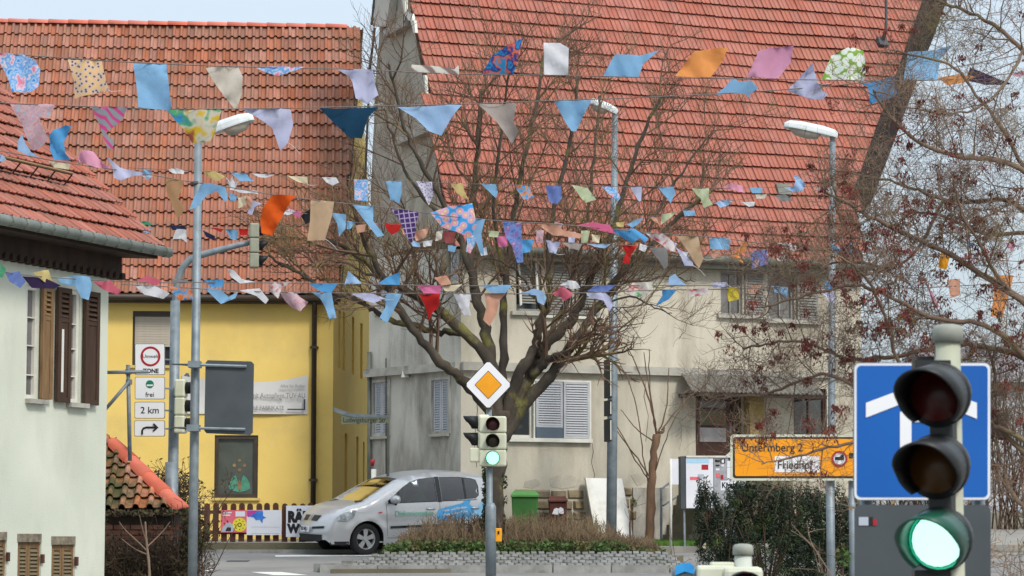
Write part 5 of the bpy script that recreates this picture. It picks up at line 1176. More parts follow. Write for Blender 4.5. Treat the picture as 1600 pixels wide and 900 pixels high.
    side_poly('door_graphic', [(2.36, .66), (2.33, .76), (2.38, .86), (2.55, .9), (2.9, .97), (3.0, 1.03), (3.12, 1.02), (3.08, .95), (3.16, .9), (3.18, .8), (3.1, .72), (2.9, .68), (2.5, .62)], .007, M_db)
    yd = W_(2.7, .8)+.012
    text('Haus- und Familien-', .07, M_pwhite, car, (2.46, yd, .83), (1, 0, .12), (-.12, 0, 1), 'LEFT', .001, 1, 'door_lettering', .001)
    text('pflege in Ihrer Nähe', .07, M_pwhite, car, (2.46, yd, .745), (1, 0, .12), (-.12, 0, 1), 'LEFT', .001, 1, 'door_lettering', .001)
    text('Diakoniestation', .15, M_dg, car, (1.40, W_(1.8, .8)+.014, .79), (1, 0, .0), (0, 0, 1), 'LEFT', .001, .9, 'door_lettering', .001)
    side_poly('door_graphic', [(1.42, .66), (2.25, .675), (2.25, .685), (1.42, .67)], .006, M_pgrey)
    side_poly('door_graphic', [(2.5, .38), (3.0, .42), (3.0, .455), (2.5, .42)], .006, M_dr)
    side_poly('door_graphic', [(3.52, 1.13), (3.5, 1.2), (3.55, 1.22), (3.54, 1.28), (3.6, 1.3), (3.64, 1.24), (3.7, 1.23), (3.68, 1.16), (3.6, 1.1)], .006, M_dr)
    side_poly('side_lamp', [(1.04, .8), (1.04, .83), (1.12, .835), (1.12, .805)], .006, M_dr); 
    vs, fs = patch([(-.3, .35), (.3, .3), (.3, .34), (-.3, .4)], .1, lambda t, x: (x, t, 0))
    # driver
    dm = bpy.data.meshes.new('driver'); J = [(2.12, .36, .62), (2.2, .36, .85), (2.24, .36, 1.08), (2.2, .36, 1.17), (2.2, .36, 1.25), (2.18, .36, 1.36), (2.2, .53, 1.08), (2.0, .57, .9), (1.72, .5, .97), (2.2, .19, 1.08), (2.0, .15, .9), (1.72, .24, .97), (1.72, .46, .6), (1.72, .26, .6)]
    E = [(0, 1), (1, 2), (2, 3), (3, 4), (4, 5), (2, 6), (6, 7), (7, 8), (2, 9), (9, 10), (10, 11), (0, 12), (0, 13)]
    Rr = [.15, .15, .13, .055, .085, .09, .075, .05, .035, .075, .05, .035, .08, .08]
    dm.from_pydata(J, E, []); do = bpy.data.objects.new('body', dm)
    drv = thing('person', 'driver in a pale green top at the wheel of the silver car', 'person', (0, 0, 0)); put(do, drv)
    sk = do.modifiers.new('skin', 'SKIN'); do.modifiers.new('sub', 'SUBSURF').levels = 1; do.modifiers['sub'].render_levels = 1
    for i, r in enumerate(Rr): dm.skin_vertices[0].data[i].radius = (r, r)
    dm.skin_vertices[0].data[0].use_root = True; dm.materials.append(pm('pale_green_top', (158, 170, 128), (140, 152, 112), 5, .85))
    m = MB(); n = 14
    for k in range(9):
        ph = -pi/2+pi*k/8; m.v += [(2.175+.095*cos(ph)*cos(2*pi*i/n)-.01*(cos(2*pi*i/n) < -.8), .36+.078*cos(ph)*sin(2*pi*i/n), 1.31+.12*sin(ph)) for i in range(n)]
    for k in range(8):
        for i in range(n): m.f.append((k*n+i, k*n+(i+1) % n, (k+1)*n+(i+1) % n, (k+1)*n+i))
    M_skin = pm('skin', (190, 140, 116), (180, 130, 108), 6, .6); m.build('head', M_skin, drv, True)
    m = MB(); m.tube([(2.085, .36, 1.32), (2.062, .36, 1.295), (2.08, .36, 1.285)], [.008, .016, .01], 6); m.build('nose', M_skin, drv, True)
    for s in (-1, 1):
        m = MB(); m.tube([(2.088, .36+s*.032, 1.325), (2.083, .36+s*.032, 1.325)], .009, 6); m.build('eye', M_trim, drv)
        m = MB(); m.tube([(2.18, .36+s*.078, 1.30), (2.19, .36+s*.092, 1.315)], [.022, .012], 6); m.build('ear', M_skin, drv)
    m = MB()
    for k in range(5):
        ph = .15+(pi/2-.15)*k/4; m.v += [(2.185+.105*cos(ph)*cos(2*pi*i/n), .36+.09*cos(ph)*sin(2*pi*i/n), 1.325+.12*sin(ph)) for i in range(n)]
    for k in range(4):
        for i in range(n): m.f.append((k*n+i, k*n+(i+1) % n, (k+1)*n+(i+1) % n, (k+1)*n+i))
    m.build('hair', pm('brown_hair', (84, 54, 40), (66, 42, 32), 20, .7), drv, True)
    # place: near front wheel at its spot on the road, nose to the left
    th = radians(30.5); h = V((-cos(th), -sin(th), -GS*sin(th))).normalized(); l = V((sin(th), -cos(th), -GS*cos(th))).normalized(); upc = h.cross(l)*-1 if h.cross(l).z < 0 else h.cross(l)
    g = gp((573-800)/FPX*50.0, 50.0, .004); x_ = -h
    R3 = Matrix(((x_.x, l.x, upc.x), (x_.y, l.y, upc.y), (x_.z, l.z, upc.z)))
    O = g-R3 @ V((FX, .78, 0))
    Mx = Matrix.Translation(O) @ R3.to_4x4()
    car.matrix_world = Mx; drv.matrix_world = Mx
build_car()
# ================================================================== TREES AND PLANTS
M_bark = pm('dark_bark', (84, 76, 66), (56, 50, 44), 3.5, .95, .7, 22, dirt=(116, 112, 58), dirt_scale=2.2, dirt_amt=(.54, .68), stretch=(1, 1, .5))
M_twig = pm('twig_bark', (114, 90, 72), (84, 66, 54), 1.2, .9, dirt=(112, 104, 60), dirt_scale=1.2, dirt_amt=(.52, .7))
M_twigr = pm('grey_twig_bark', (132, 112, 94), (96, 78, 68), 1.0, .9, dirt=(122, 116, 66), dirt_scale=.9, dirt_amt=(.56, .7))
M_seed = pm('dry_seed_husk', (126, 62, 52), (86, 44, 40), 3, .85, trans=.2)
TR = random.Random(11)
def wander(p, d, L, n, wob, rise, rng):
    pts = [V(p)]; d = V(d).normalized()
    for i in range(n):
        d = (d+V((rng.gauss(0, wob), rng.gauss(0, wob), rng.gauss(0, wob)+rise))).normalized(); pts.append(pts[-1]+d*(L/n))
    return pts
def along(pts, t):
    k = min(int(t*(len(pts)-1)), len(pts)-2); q = t*(len(pts)-1)-k; return pts[k].lerp(pts[k+1], q), (pts[k+1]-pts[k]).normalized()
def perp(d, rng, up=.3):
    v = V((rng.gauss(0, 1), rng.gauss(0, .8), rng.gauss(up, 1))); v -= d*v.dot(d); return v.normalized()
ENDS = []
def spray(mb, pts, r, lvl, L, cnt, rng, spread, rise, t0=.2, out=None, rmin=.0032, sides=3, sub=None, ratio=.5):
    for i in range(cnt):
        t = t0+(1-t0)*(i+rng.random())/cnt; p, d = along(pts, min(t, .999))
        nd = (d*(1-spread)+perp(d, rng)*spread)
        if out is not None: nd += (p-out).normalized()*.18
        l = L*rng.uniform(.55, 1.2)*(1.15-.5*t); n = 3 if lvl > 1 else (3 if l > .3 else 2); c = wander(p, nd, l, n, .17, rise, rng)
        rr = max(rmin, r*rng.uniform(.7, 1)); mb.tube(c, [rr+(max(rmin*.7, rr*.35)-rr)*k/n for k in range(n+1)], 4 if lvl > 2 else sides, False)
        if lvl > 1: spray(mb, c, rr*.6, lvl-1, L*ratio, sub or max(3, int(cnt*.85)), rng, spread, rise, .15, out, rmin, 3, sub, ratio)
        else: ENDS.append(c[-1])
Yc = 46.0
def limb3(px_pts, Y0, dY):
    n = len(px_pts); return [at(x, y, Y0+dY*(i/(n-1))) for i, (x, y) in enumerate(px_pts)]
def smooth(pts, it=2):
    for _ in range(it):
        o = [pts[0]]
        for a, b in zip(pts[:-1], pts[1:]): o += [a.lerp(b, .25), a.lerp(b, .75)]
        pts = o+[pts[-1]]
    return pts
def add_limb(parent, pts, r0, r1, mat, name='branch', sides=8, gnarl=.0):
    pts = smooth(pts); n = len(pts); m = MB()
    pts = [p+V((TR.gauss(0, gnarl), TR.gauss(0, gnarl), TR.gauss(0, gnarl))) if 0 < i < n-1 else p for i, p in enumerate(pts)]
    m.tube(pts, [(r0+(r1-r0)*(i/(n-1))**.8)*TR.uniform(.88, 1.13) for i in range(n)], sides); m.build(name, mat, parent, True); return pts
ct = thing('bare_tree', 'large bare tree with spreading mossy limbs on the traffic island before the grey house', 'tree', gp(at(774, 880, Yc).x, Yc))
b = gp(at(774, 880, Yc).x, Yc, -.1)
add_limb(ct, [b, at(773, 840, Yc), at(772, 780, Yc), at(775, 720, Yc), at(781, 665, Yc), at(786, 640, Yc)], .185, .165, M_bark, 'trunk', 12, .014)
limbs = [  # pixel path, depth run, radii (m)
 ([(778, 672), (752, 622), (722, 594), (700, 578), (670, 545), (640, 510), (618, 472), (600, 436), (578, 395), (560, 350)], -2.0, .15, .05),
 ([(776, 690), (774, 620), (765, 560), (735, 528), (700, 494), (668, 472), (640, 457), (615, 446), (590, 425), (560, 400), (530, 380), (495, 372)], -1.0, .17, .035),
 ([(728, 520), (700, 518), (670, 515), (632, 505), (607, 500), (585, 486), (570, 474), (545, 466), (520, 458), (490, 440), (455, 418), (420, 400)], -.6, .085, .03),
 ([(780, 672), (774, 610), (764, 558), (761, 517), (750, 480), (741, 450), (735, 415), (733, 370), (738, 320), (745, 260), (748, 200), (752, 140)], .8, .18, .04),
 ([(741, 450), (722, 380), (697, 318), (668, 276), (648, 238), (632, 200), (620, 150), (606, 100)], -.8, .08, .025),
 ([(722, 380), (690, 340), (655, 300), (630, 262), (612, 215), (600, 170)], .9, .06, .02),
 ([(784, 668), (785, 600), (787, 540), (786, 485), (790, 430), (800, 360), (812, 290), (826, 220), (840, 150), (852, 80)], 1.6, .125, .03),
 ([(786, 430), (775, 360), (768, 300), (780, 230), (790, 160), (800, 100)], -1.4, .06, .02),
 ([(788, 668), (803, 600), (826, 562), (838, 538), (842, 510), (850, 487), (860, 465), (857, 437), (855, 405), (862, 340), (880, 270), (894, 200), (905, 120)], -.7, .15, .03),
 ([(790, 676), (812, 615), (832, 578), (848, 545), (872, 520), (895, 498), (907, 470), (917, 443), (935, 418), (952, 375), (968, 320), (985, 260), (1005, 205), (1035, 150)], .6, .17, .03),
 ([(840, 556), (852, 533), (870, 505), (885, 472), (893, 440), (905, 400), (915, 350), (925, 290), (930, 220), (938, 150)], 1.2, .09, .025),
 ([(786, 684), (820, 632), (850, 600), (873, 568), (888, 545), (903, 525), (920, 500), (937, 474), (960, 440), (988, 410), (1015, 388), (1040, 356), (1075, 325), (1110, 300)], -.3, .16, .035),
 ([(832, 588), (852, 568), (868, 556), (886, 552)], -.4, .1, .08),
 ([(920, 498), (950, 470), (990, 462), (1020, 480), (1050, 490)], -1.0, .035, .012),
 ([(960, 440), (1000, 440), (1045, 430), (1085, 440)], 1.0, .03, .012),
 ([(985, 410), (1020, 350), (1050, 290), (1085, 240), (1115, 205)], 1.0, .05, .015),
 ([(850, 487), (820, 440), (800, 415), (770, 405)], -.8, .045, .015),
 ([(600, 436), (575, 430), (540, 410), (505, 405)], .8, .045, .015),
 ([(618, 472), (640, 430), (650, 390), (640, 340), (620, 300)], .9, .045, .015),
]
tw = MB(); CC = at(790, 560, Yc)
for (pp, dY, r0, r1) in limbs:
    pts = add_limb(ct, limb3(pp, Yc+.001*len(pp), dY), r0*.8, r1*.76, M_bark, 'branch', 9, .016)
    Ll = sum((a-b_).length for a, b_ in zip(pts[:-1], pts[1:]))
    spray(tw, pts, max(.013, r1*.8), 3, 1.8, max(4, int(Ll*1.9)), TR, .56, .09, .34 if Ll > 3 else .2, CC, .0034, 3, 8)
tag(tw.build('twigs', M_twig, ct, fix=False), kind='stuff')
# ivy on the trunk
def leaves(mb, c, n, sx, sy, sz, s0, s1, rng, flat_=.0, shell=.0, asp=.55):
    for _ in range(n):
        while True:
            q = V((rng.uniform(-1, 1), rng.uniform(-1, 1), rng.uniform(-1, 1)))
            if shell < q.length < 1: break
        p = c+V((q.x*sx, q.y*sy, q.z*sz)); s = rng.uniform(s0, s1)
        a = V((rng.gauss(0, 1), rng.gauss(0, 1), rng.gauss(0, 1)*(1-flat_))).normalized(); b_ = a.cross(V((rng.gauss(0, 1), rng.gauss(0, 1), rng.gauss(0, 1)))).normalized()
        mb.face([p-a*s, p+b_*s*asp+a*s*.1, p+a*s, p-b_*s*asp+a*s*.1])
M_ivy = pm('dark_ivy', (52, 62, 36), (38, 46, 28), 4, .6); M_leafg = pm('low_green_leaves', (82, 108, 54), (58, 76, 38), 3, .7, trans=.15, dirt=(112, 96, 66), dirt_scale=2.5, dirt_amt=(.5, .62))
mb = MB()
for i in range(60):
    y = TR.uniform(735, 860); leaves(mb, at(TR.choice((757, 758, 760, 789)), y, Yc-.05), 9, .05, .1, .1, .03, .055, TR)
tag(mb.build('ivy', M_ivy, ct, fix=False), kind='stuff')
# right-hand tree, trunk outside the frame, limbs reaching in
Yr_ = 22.0
rtree = thing('bare_tree', 'bare tree with red-brown seed clusters reaching in from the right', 'tree', gp(5.5, Yr_))
add_limb(rtree, [gp(5.5, Yr_, -.1), gp(5.45, Yr_, 1.2), gp(5.35, Yr_, 2.4), gp(5.25, Yr_, 3.6), gp(5.15, Yr_, 4.9), gp(5.1, Yr_, 6.0)], .2, .07, M_bark, 'trunk', 12, .01)
rl = [
 ([(1740, 430), (1660, 330), (1600, 262), (1555, 248), (1512, 247), (1475, 240), (1445, 228), (1410, 205), (1380, 170), (1365, 140)], -.8, .05, .012),
 ([(1740, 380), (1660, 160), (1600, 78), (1570, 52), (1545, 32), (1500, 14), (1462, -2), (1430, -15)], .6, .045, .012),
 ([(1740, 470), (1660, 370), (1600, 322), (1562, 310), (1512, 316), (1475, 310), (1440, 302), (1405, 285), (1370, 278), (1330, 270)], .9, .045, .01),
 ([(1740, 560), (1600, 470), (1520, 420), (1462, 385), (1425, 370), (1387, 352), (1350, 335), (1325, 318), (1290, 300)], -.5, .05, .014),
 ([(1740, 480), (1660, 380), (1600, 360), (1550, 370), (1512, 355), (1470, 335), (1420, 330)], .4, .04, .012),
 ([(1740, 700), (1650, 610), (1600, 556), (1570, 525), (1520, 500), (1480, 504), (1432, 487), (1390, 462), (1340, 445), (1290, 452), (1240, 468), (1190, 480)], -.6, .05, .01),
 ([(1740, 690), (1650, 590), (1600, 556), (1550, 545), (1507, 536), (1450, 545), (1390, 560), (1330, 562), (1307, 555), (1275, 540), (1245, 531), (1200, 537), (1160, 545)], .7, .045, .01),
 ([(1740, 760), (1600, 680), (1500, 650), (1400, 640), (1330, 600), (1290, 580), (1240, 600), (1190, 620), (1150, 618), (1110, 625)], .3, .04, .009),
 ([(1500, 650), (1440, 610), (1395, 555), (1393, 520), (1382, 492), (1360, 442), (1338, 418), (1310, 400)], -1.0, .035, .01),
 ([(1740, 800), (1640, 740), (1580, 690), (1540, 640), (1560, 590), (1540, 540)], .2, .05, .012),
 ([(1500, 650), (1420, 670), (1340, 690), (1290, 700), (1240, 715), (1190, 725)], -.4, .03, .008),
 ([(1475, 310), (1430, 400), (1390, 420), (1330, 408), (1270, 415), (1220, 420), (1180, 430)], .6, .025, .008),
 ([(1600, 470), (1560, 440), (1530, 380), (1500, 330), (1490, 280)], -.6, .03, .01),
 ([(1600, 262), (1560, 190), (1520, 140), (1490, 100), (1440, 90), (1400, 80)], .5, .03, .009),
 ([(1600, 78), (1575, 130), (1530, 170), (1480, 180), (1430, 170)], -.4, .025, .008),
 ([(1740, 880), (1640, 820), (1590, 790), (1570, 740), (1555, 690)], .3, .05, .014),
]
tw = MB(); ENDS.clear(); TR2 = random.Random(5)
for (pp, dY, r0, r1) in rl:
    l3 = limb3(pp, Yr_, dY)
    if pp[0][0] == 1740: l3[0] = V((5.27, Yr_, l3[0].z-.35))
    pts = add_limb(rtree, l3, r0*.68, r1*.8, M_twigr, 'branch', 7, .006)
    Ll = sum((a-b_).length for a, b_ in zip(pts[:-1], pts[1:]))
    spray(tw, pts, max(.0062, r1*.65), 3, .58, max(8, int(Ll*9.5)), TR2, .68, .03, .12, None, .00155, 3, 7, .58)
tag(tw.build('twigs', M_twigr, rtree, fix=False), kind='stuff')
sd_ = MB(); ends = [e for e in ENDS]; TR2.shuffle(ends); used = 0
for e in ends:
    x, y = proj(e)
    if not (1120 < x < 1640 and -20 < y < 800): continue
    dens = .10+.24*max(0, 1-((x-1390)/260)**2)*max(0, 1-((y-470)/290)**2)
    if TR2.random() > dens*.11: continue
    used += 1
    k = TR2.randint(24, 60); sz_ = TR2.uniform(.03, .085)
    for _ in range(k):
        p = e+V((TR2.gauss(0, sz_*.45), TR2.gauss(0, sz_*.45), -abs(TR2.gauss(0, sz_*.8)))); a = V((TR2.gauss(0, .5), TR2.gauss(0, .5), -1)).normalized(); s_ = a.cross(V((TR2.gauss(0, 1), TR2.gauss(0, 1), 0.1))).normalized(); l = TR2.uniform(.02, .042)
        sd_.face([p, p+a*l*.5+s_*l*.22, p+a*l, p+a*l*.5-s_*l*.22])
    if used > 2600: break
tag(sd_.build('seed_clusters', M_seed, rtree, fix=False), kind='stuff')
# young pollarded tree before the door
yt = thing('young_tree', 'young pollarded tree with thin upright whips beside the porch', 'tree', gx(1013, 52.3)); Yy = 52.3
pts = add_limb(yt, [gx(1013, Yy, -.1), at(1016, 800, Yy), at(1018, 750, Yy), at(1021, 710, Yy), at(1026, 678, Yy)], .1, .075, pm('young_bark', (124, 96, 74), (96, 74, 58), 6, .9, .4, 40, stretch=(1, 1, .4)), 'trunk', 9, .008)
for pp, r in (([(1026, 678), (1024, 660), (1010, 610), (990, 560), (978, 540)], .03), ([(1026, 678), (1022, 650), (1012, 600), (1006, 550)], .022), ([(1024, 672), (1020, 640), (1014, 590), (1014, 545)], .02), ([(1028, 676), (1040, 650), (1044, 600), (1045, 575)], .022), ([(1028, 676), (1036, 676), (1038, 668)], .05), ([(1034, 672), (1050, 650), (1075, 620), (1100, 605)], .02), ([(1017, 750), (1000, 720), (975, 690), (950, 650)], .022), ([(1017, 755), (990, 715), (962, 660), (950, 640)], .018), ([(1016, 770), (1005, 720), (1000, 660), (985, 600), (965, 560)], .018), ([(1022, 740), (1035, 700), (1050, 660), (1070, 630)], .018), ([(1022, 690), (1000, 676), (985, 660), (970, 640)], .016)):
    add_limb(yt, limb3(pp, Yy, TR.uniform(-.6, .6)), r, .008, M_twig, 'whip', 5, .005)
# far right: bare shrubs, a pale house and hedges beyond
def shrub(name, label, cat, c, n, H_, sp, mat, r=.012, lv=2, L=.5, rise=.05, rmin=.003, cnt=7, group=None):
    t = thing(name, label, cat, c, group); m = MB(); ENDS.clear()
    for i in range(n):
        b_ = V(c)+V((TR.uniform(-sp, sp)*.5, TR.uniform(-.3, .3)*sp, 0)); pts = wander(b_, V((TR.gauss(0, .3), TR.gauss(0, .25), 1)), H_*TR.uniform(.6, 1.05), 5, .12, .08, TR)
        m.tube(pts, [r, r*.9, r*.8, r*.6, r*.45, r*.3], 5, False); spray(m, pts, r*.5, lv, L, cnt, TR, .6, rise, .15, None, rmin)
    tag(m.build('stems', mat, t, fix=False), kind='stuff'); return t
M_brown = pm('brown_stem', (98, 76, 60), (70, 54, 44), 2, .95); M_ochl = pm('ochre_dry_leaf', (160, 124, 70), (120, 92, 54), 4, .85, trans=.2)
for i, (px, Y, Hh) in enumerate(((1562, 17, 2.2), (1606, 19, 2.6))):
    t = shrub('bare_shrub', ('bare tangled shrub with ochre leaves right of the blue sign', 'taller bare shrub at the right edge behind the tangled one')[i], 'shrub', gx(px, Y), 12, Hh, 1.0, M_twigr, .011, 2, .45, .03, .0024, 9)
    mb = MB()
    for e in ENDS:
        if TR.random() < .12: leaves(mb, e, 2, .03, .03, .03, .012, .024, TR)
    tag(mb.build('dry_leaves', M_ochl, t, fix=False), kind='stuff')
fh = thing('far_house', 'pale far house half hidden behind the bare shrubs at the right edge', 'house', gx(1620, 95)); Wf = Wall((at(1470, 700, 95).x, 95), 88)
hs_ = [Wf.rect(1556, 640, 1580, 690), Wf.rect(1606, 640, 1630, 690)]; zb = gz(90)-2.6
mb = MB(); a1_ = Wf.hit(1700, 700)[0]; zt_ = Wf.hit(1600, 590)[1]; Wf.holes(mb, 0, a1_, zb, zt_, hs_, .2); mb.face([Wf.p(0, zb), Wf.p(0, zt_), Wf.p(0, zt_, -8), Wf.p(0, zb, -8)]); mb.face([Wf.p(a1_, zb), Wf.p(a1_, zt_), Wf.p(a1_, zt_, -8), Wf.p(a1_, zb, -8)]); mb.build('wall', pm('far_pale_wall', (190, 194, 200), (176, 180, 188), .6, .9), fh)
mb = MB(); mb.prism([Wf.p(-.3, zt_-.2, .5), Wf.p(-.3, zt_+1.5, -4), Wf.p(-.3, zt_-.2, -8.5)], Wf.u*(a1_+.6)); mb.build('roof', pm('far_slate', (128, 124, 126), (110, 106, 108), 2, .8), fh)
for q in ((1556, 640, 1580, 690), (1606, 640, 1630, 690)): window(Wf, fh, *q, M_wframe, M_glassd, .1)
hd = thing('hedge', 'long bare brownish hedge across the background at the right', 'hedge', gx(1480, 60)); mb = MB(); m2 = MB()
for i in range(170):
    X = 8.6+i*.04+TR.uniform(-.05, .05); Yh = 60+TR.uniform(-.4, .4); pts = wander(gp(X, Yh, -.05), V((TR.gauss(0, .2), 0, 1)), TR.uniform(2.4, 4.6), 4, .12, .06, TR); m2.tube(pts, [.02, .018, .014, .01, .006], 4, False); spray(m2, pts, .008, 1, .9, 12, TR, .6, .05, .1, None, .006)
tag(m2.build('stems', M_brown, hd, fix=False), kind='stuff')
# dark evergreen bush
M_everg = pm('dark_evergreen', (40, 54, 32), (22, 32, 20), 5, .6, spec=.3, dirt=(70, 88, 42), dirt_scale=3.5, dirt_amt=(.54, .68))
def bush(name, label, c, blobs, mat, n, s0, s1, stem=True):
    t = thing(name, label, 'shrub', c); mb = MB(); mb2 = MB(); tot = sum(b[3]*b[5] for b in blobs)
    for (px, py, Y, sx, sy, sz) in blobs:
        cc = at(px, py, Y); k = int(n*sx*sz/tot)
        for _ in range(int(k/9)):
            q = V((TR.gauss(0, 1), TR.gauss(0, 1), TR.gauss(0, 1))).normalized()*TR.uniform(.45, 1.0)**.5; p = cc+V((q.x*sx, q.y*sy, q.z*sz)); leaves(mb, p, 9, .045, .045, .06, s0, s1, TR, asp=.26)
        for _ in range(int(10*sx/.3)):
            q = V((TR.uniform(-1, 1)*sx*.8, TR.uniform(-1, 1)*sy*.8, sz*TR.uniform(.6, 1.12))); mb2.tube(wander(cc-V((q.x*.1, 0, sz)), q+V((0, 0, sz)), (q+V((0, 0, sz))).length, 3, .06, .05, TR), [.012, .01, .008, .004], 4, False)
            leaves(mb, cc+q, 26, .03, .03, .09, s0, s1, TR, asp=.26)
    tag(mb.build('foliage', mat, t, fix=False), kind='stuff'); tag(mb2.build('stems', M_brown, t, fix=False), kind='stuff'); return t
Ye = 30.0
bush('evergreen_bush', 'dark green evergreen bush below the yellow direction sign', gx(1220, Ye), [(1108, 800, Ye, .17, .2, .25), (1100, 835, Ye, .13, .2, .14), (1098, 775, Ye, .06, .1, .18), (1128, 850, Ye, .3, .35, .45), (1185, 800, Ye+.3, .38, .4, .36), (1160, 775, Ye, .2, .2, .16), (1240, 815, Ye+.3, .45, .5, .42), (1290, 820, Ye+.6, .45, .5, .42), (1200, 880, Ye, .7, .5, .45), (1290, 885, Ye+.3, .6, .5, .45), (1340, 840, Ye+.8, .4, .4, .5)], M_everg, 60000, .014, .03)
# dry grassy tuft by the sign posts and a small leafy plant
t = shrub('dry_shrub', 'small pale dry shrub at the foot of the yellow direction sign', 'shrub', gx(1268, 26), 16, 1.05, 1.3, pm('straw_stem', (150, 132, 98), (118, 102, 74), 3, .9), .007, 1, .3, .05, .0022, 12)
t = shrub('dry_shrub', 'little twiggy plant with pale flower heads beside the blue wrap', 'shrub', gx(1103, 21), 6, 1.7, .5, M_brown, .006, 1, .16, .05, .0022, 8); mb = MB()
for e in ENDS:
    if proj(e)[1] < 890 and TR.random() < .6: leaves(mb, e, 4, .02, .02, .02, .01, .022, TR)
tag(mb.build('flower_heads', pm('pale_flower_head', (176, 164, 140), (120, 108, 90), 6, .9), t, fix=False), kind='stuff')
t = thing('leafy_plant', 'small bright green leafy plant between the two sign posts', 'plant', gx(1316, 27)); mb = MB(); leaves(mb, at(1316, 868, 27), 60, .09, .1, .12, .025, .045, TR); tag(mb.build('leaves', M_leafg, t, fix=False), kind='stuff'); m = MB(); m.tube([gx(1316, 27, -.02), at(1316, 868, 27)], .012, 5); m.build('stem', M_brown, t)
# island planting
gc = MB(); sm_ = MB()
for _ in range(5200):
    X = TR.uniform(-2.25, 2.7); Y = 45.02+abs(TR.gauss(0, .9)); 
    if Y > 48.3: continue
    leaves(gc, gp(X, Y, .27+TR.uniform(.0, .2)*min(1, (2.6-abs(X))*1.2)), 2, .06, .06, .06, .025, .05, TR)
tag(gc.build('ground_cover', M_leafg, None, fix=False), kind='stuff')
for _ in range(1900):
    X = TR.uniform(-2.0, 2.6); Y = TR.uniform(45.3, 48.1); Hh = TR.uniform(.16, .68)*max(.25, min(1, (2.5-abs(X))*.9)); pts = wander(gp(X, Y, .27), V((TR.gauss(0, .16), TR.gauss(0, .12), 1)), Hh, 3, .1, .05, TR)
    sm_.tube(pts, [.009, .007, .006, .004], 3, False); spray(sm_, pts, .005, 1, .16, 4, TR, .5, .06, .3, None, .004)
tag(sm_.build('bare_stems', pm('reddish_stem', (122, 106, 80), (92, 74, 60), 1.5, .95), None, fix=False), kind='stuff')
sp = thing('sapling', 'thin sapling with a few green leaves at the end of the island planting', 'sapling', gx(985, 47.8)); m = MB(); pts = [gx(985, 47.8), at(984, 820, 47.8), at(987, 790, 47.8), at(992, 782, 47.8)]; m.tube(pts, [.02, .016, .012, .008], 6); spray(m, pts, .006, 1, .35, 8, TR, .5, .1, .3, None, .004); m.build('stem', M_brown, sp); mb = MB(); leaves(mb, at(990, 785, 47.8), 14, .06, .06, .1, .03, .05, TR); tag(mb.build('leaves', M_leafg, sp, fix=False), kind='stuff')
# grass strip on the far pavement
gs = MB()
for _ in range(5200):
    X = TR.uniform(2.35, 4.6); Y = TR.uniform(51.55, 52.6); p = gp(X, Y, .1); h_ = TR.uniform(.05, .13); a = V((TR.gauss(0, .3), TR.gauss(0, .3), 1)).normalized()*h_; s_ = V((.012, 0, 0)); gs.face([p-s_, p+s_, p+a])
tag(gs.build('grass', M_grass, None, fix=False), kind='stuff')
# thicket by the shed
M_thk = pm('thicket_stem', (82, 66, 54), (58, 46, 38), 2, .95); M_thl = pm('thicket_leaf', (74, 60, 44), (54, 48, 32), 4, .85, dirt=(70, 76, 40), dirt_scale=3, dirt_amt=(.5, .62))
th_ = thing('thicket', 'dark tangled thicket rising behind the shed roof', 'shrub', gx(235, 42)); m = MB(); mb = MB(); ENDS.clear()
for i in range(70):
    X = at(TR.uniform(172, 282), 800, 42).x; pts = wander(gp(X, 42+TR.uniform(-.5, .5), .0), V((TR.gauss(0, .2), 0, 1)), TR.uniform(1.35, 1.85), 5, .14, .04, TR); m.tube(pts, [.018, .016, .013, .01, .007, .005], 4, False); spray(m, pts, .007, 2, .45, 8, TR, .65, .02, .3, None, .0045)
for e in ENDS:
    if TR.random() < .5: leaves(mb, e, 2, .05, .05, .05, .02, .04, TR)
tag(m.build('stems', M_thk, th_, fix=False), kind='stuff'); tag(mb.build('leaves', M_thl, th_, fix=False), kind='stuff')
iv = thing('ivy_bush', 'brown ivy bush wrapping the foot of the left lamp and the shed corner', 'shrub', gx(295, 37.5)); mb = MB(); m = MB()
for (px, py, sx, sz) in ((292, 812, .13, .2), (300, 850, .2, .3), (285, 880, .2, .3), (318, 830, .1, .24), (308, 800, .1, .12), (262, 800, .2, .05), (220, 802, .3, .05), (180, 802, .2, .05)):
    leaves(mb, at(px, py, 37.6 if px > 270 else 38.6), int(900*sx*4*(sz+.1)), sx, .2, sz, .02, .045, TR)
tag(mb.build('leaves', M_thl, iv, fix=False), kind='stuff')
for i in range(20): X = at(TR.uniform(280, 325), 860, 37.6).x; pts = wander(gp(X, 37.6), V((TR.gauss(0, .2), 0, 1)), TR.uniform(.9, 1.5), 4, .14, .02, TR); m.tube(pts, [.01, .01, .008, .006, .004], 4, False); spray(m, pts, .005, 1, .3, 7, TR, .6, .02, .2, None, .004)
tag(m.build('stems', M_thk, iv, fix=False), kind='stuff')
wt = thing('thicket', 'dark leafless scrub covering the brick wall of the shed', 'shrub', gx(215, 38)); m = MB(); mb = MB(); ENDS.clear()
for i in range(60):
    X = at(TR.uniform(158, 300), 800, 38).x; pts = wander(gp(X, 38+TR.uniform(-.4, .4), .0), V((TR.gauss(0, .25), 0, 1)), TR.uniform(.4, 1.0), 5, .16, .04, TR); m.tube(pts, [.012, .011, .009, .007, .005, .004], 4, False); spray(m, pts, .005, 2, .4, 8, TR, .65, .02, .2, None, .0036)
for e in ENDS:
    if TR.random() < .4: leaves(mb, e, 2, .05, .05, .05, .015, .035, TR)
tag(m.build('stems', M_thk, wt, fix=False), kind='stuff'); tag(mb.build('leaves', M_thl, wt, fix=False), kind='stuff')
ls = thing('sapling', 'slender bare sapling with spreading branches before the shed wall', 'sapling', gx(232, 36.6)); Yl = 36.6
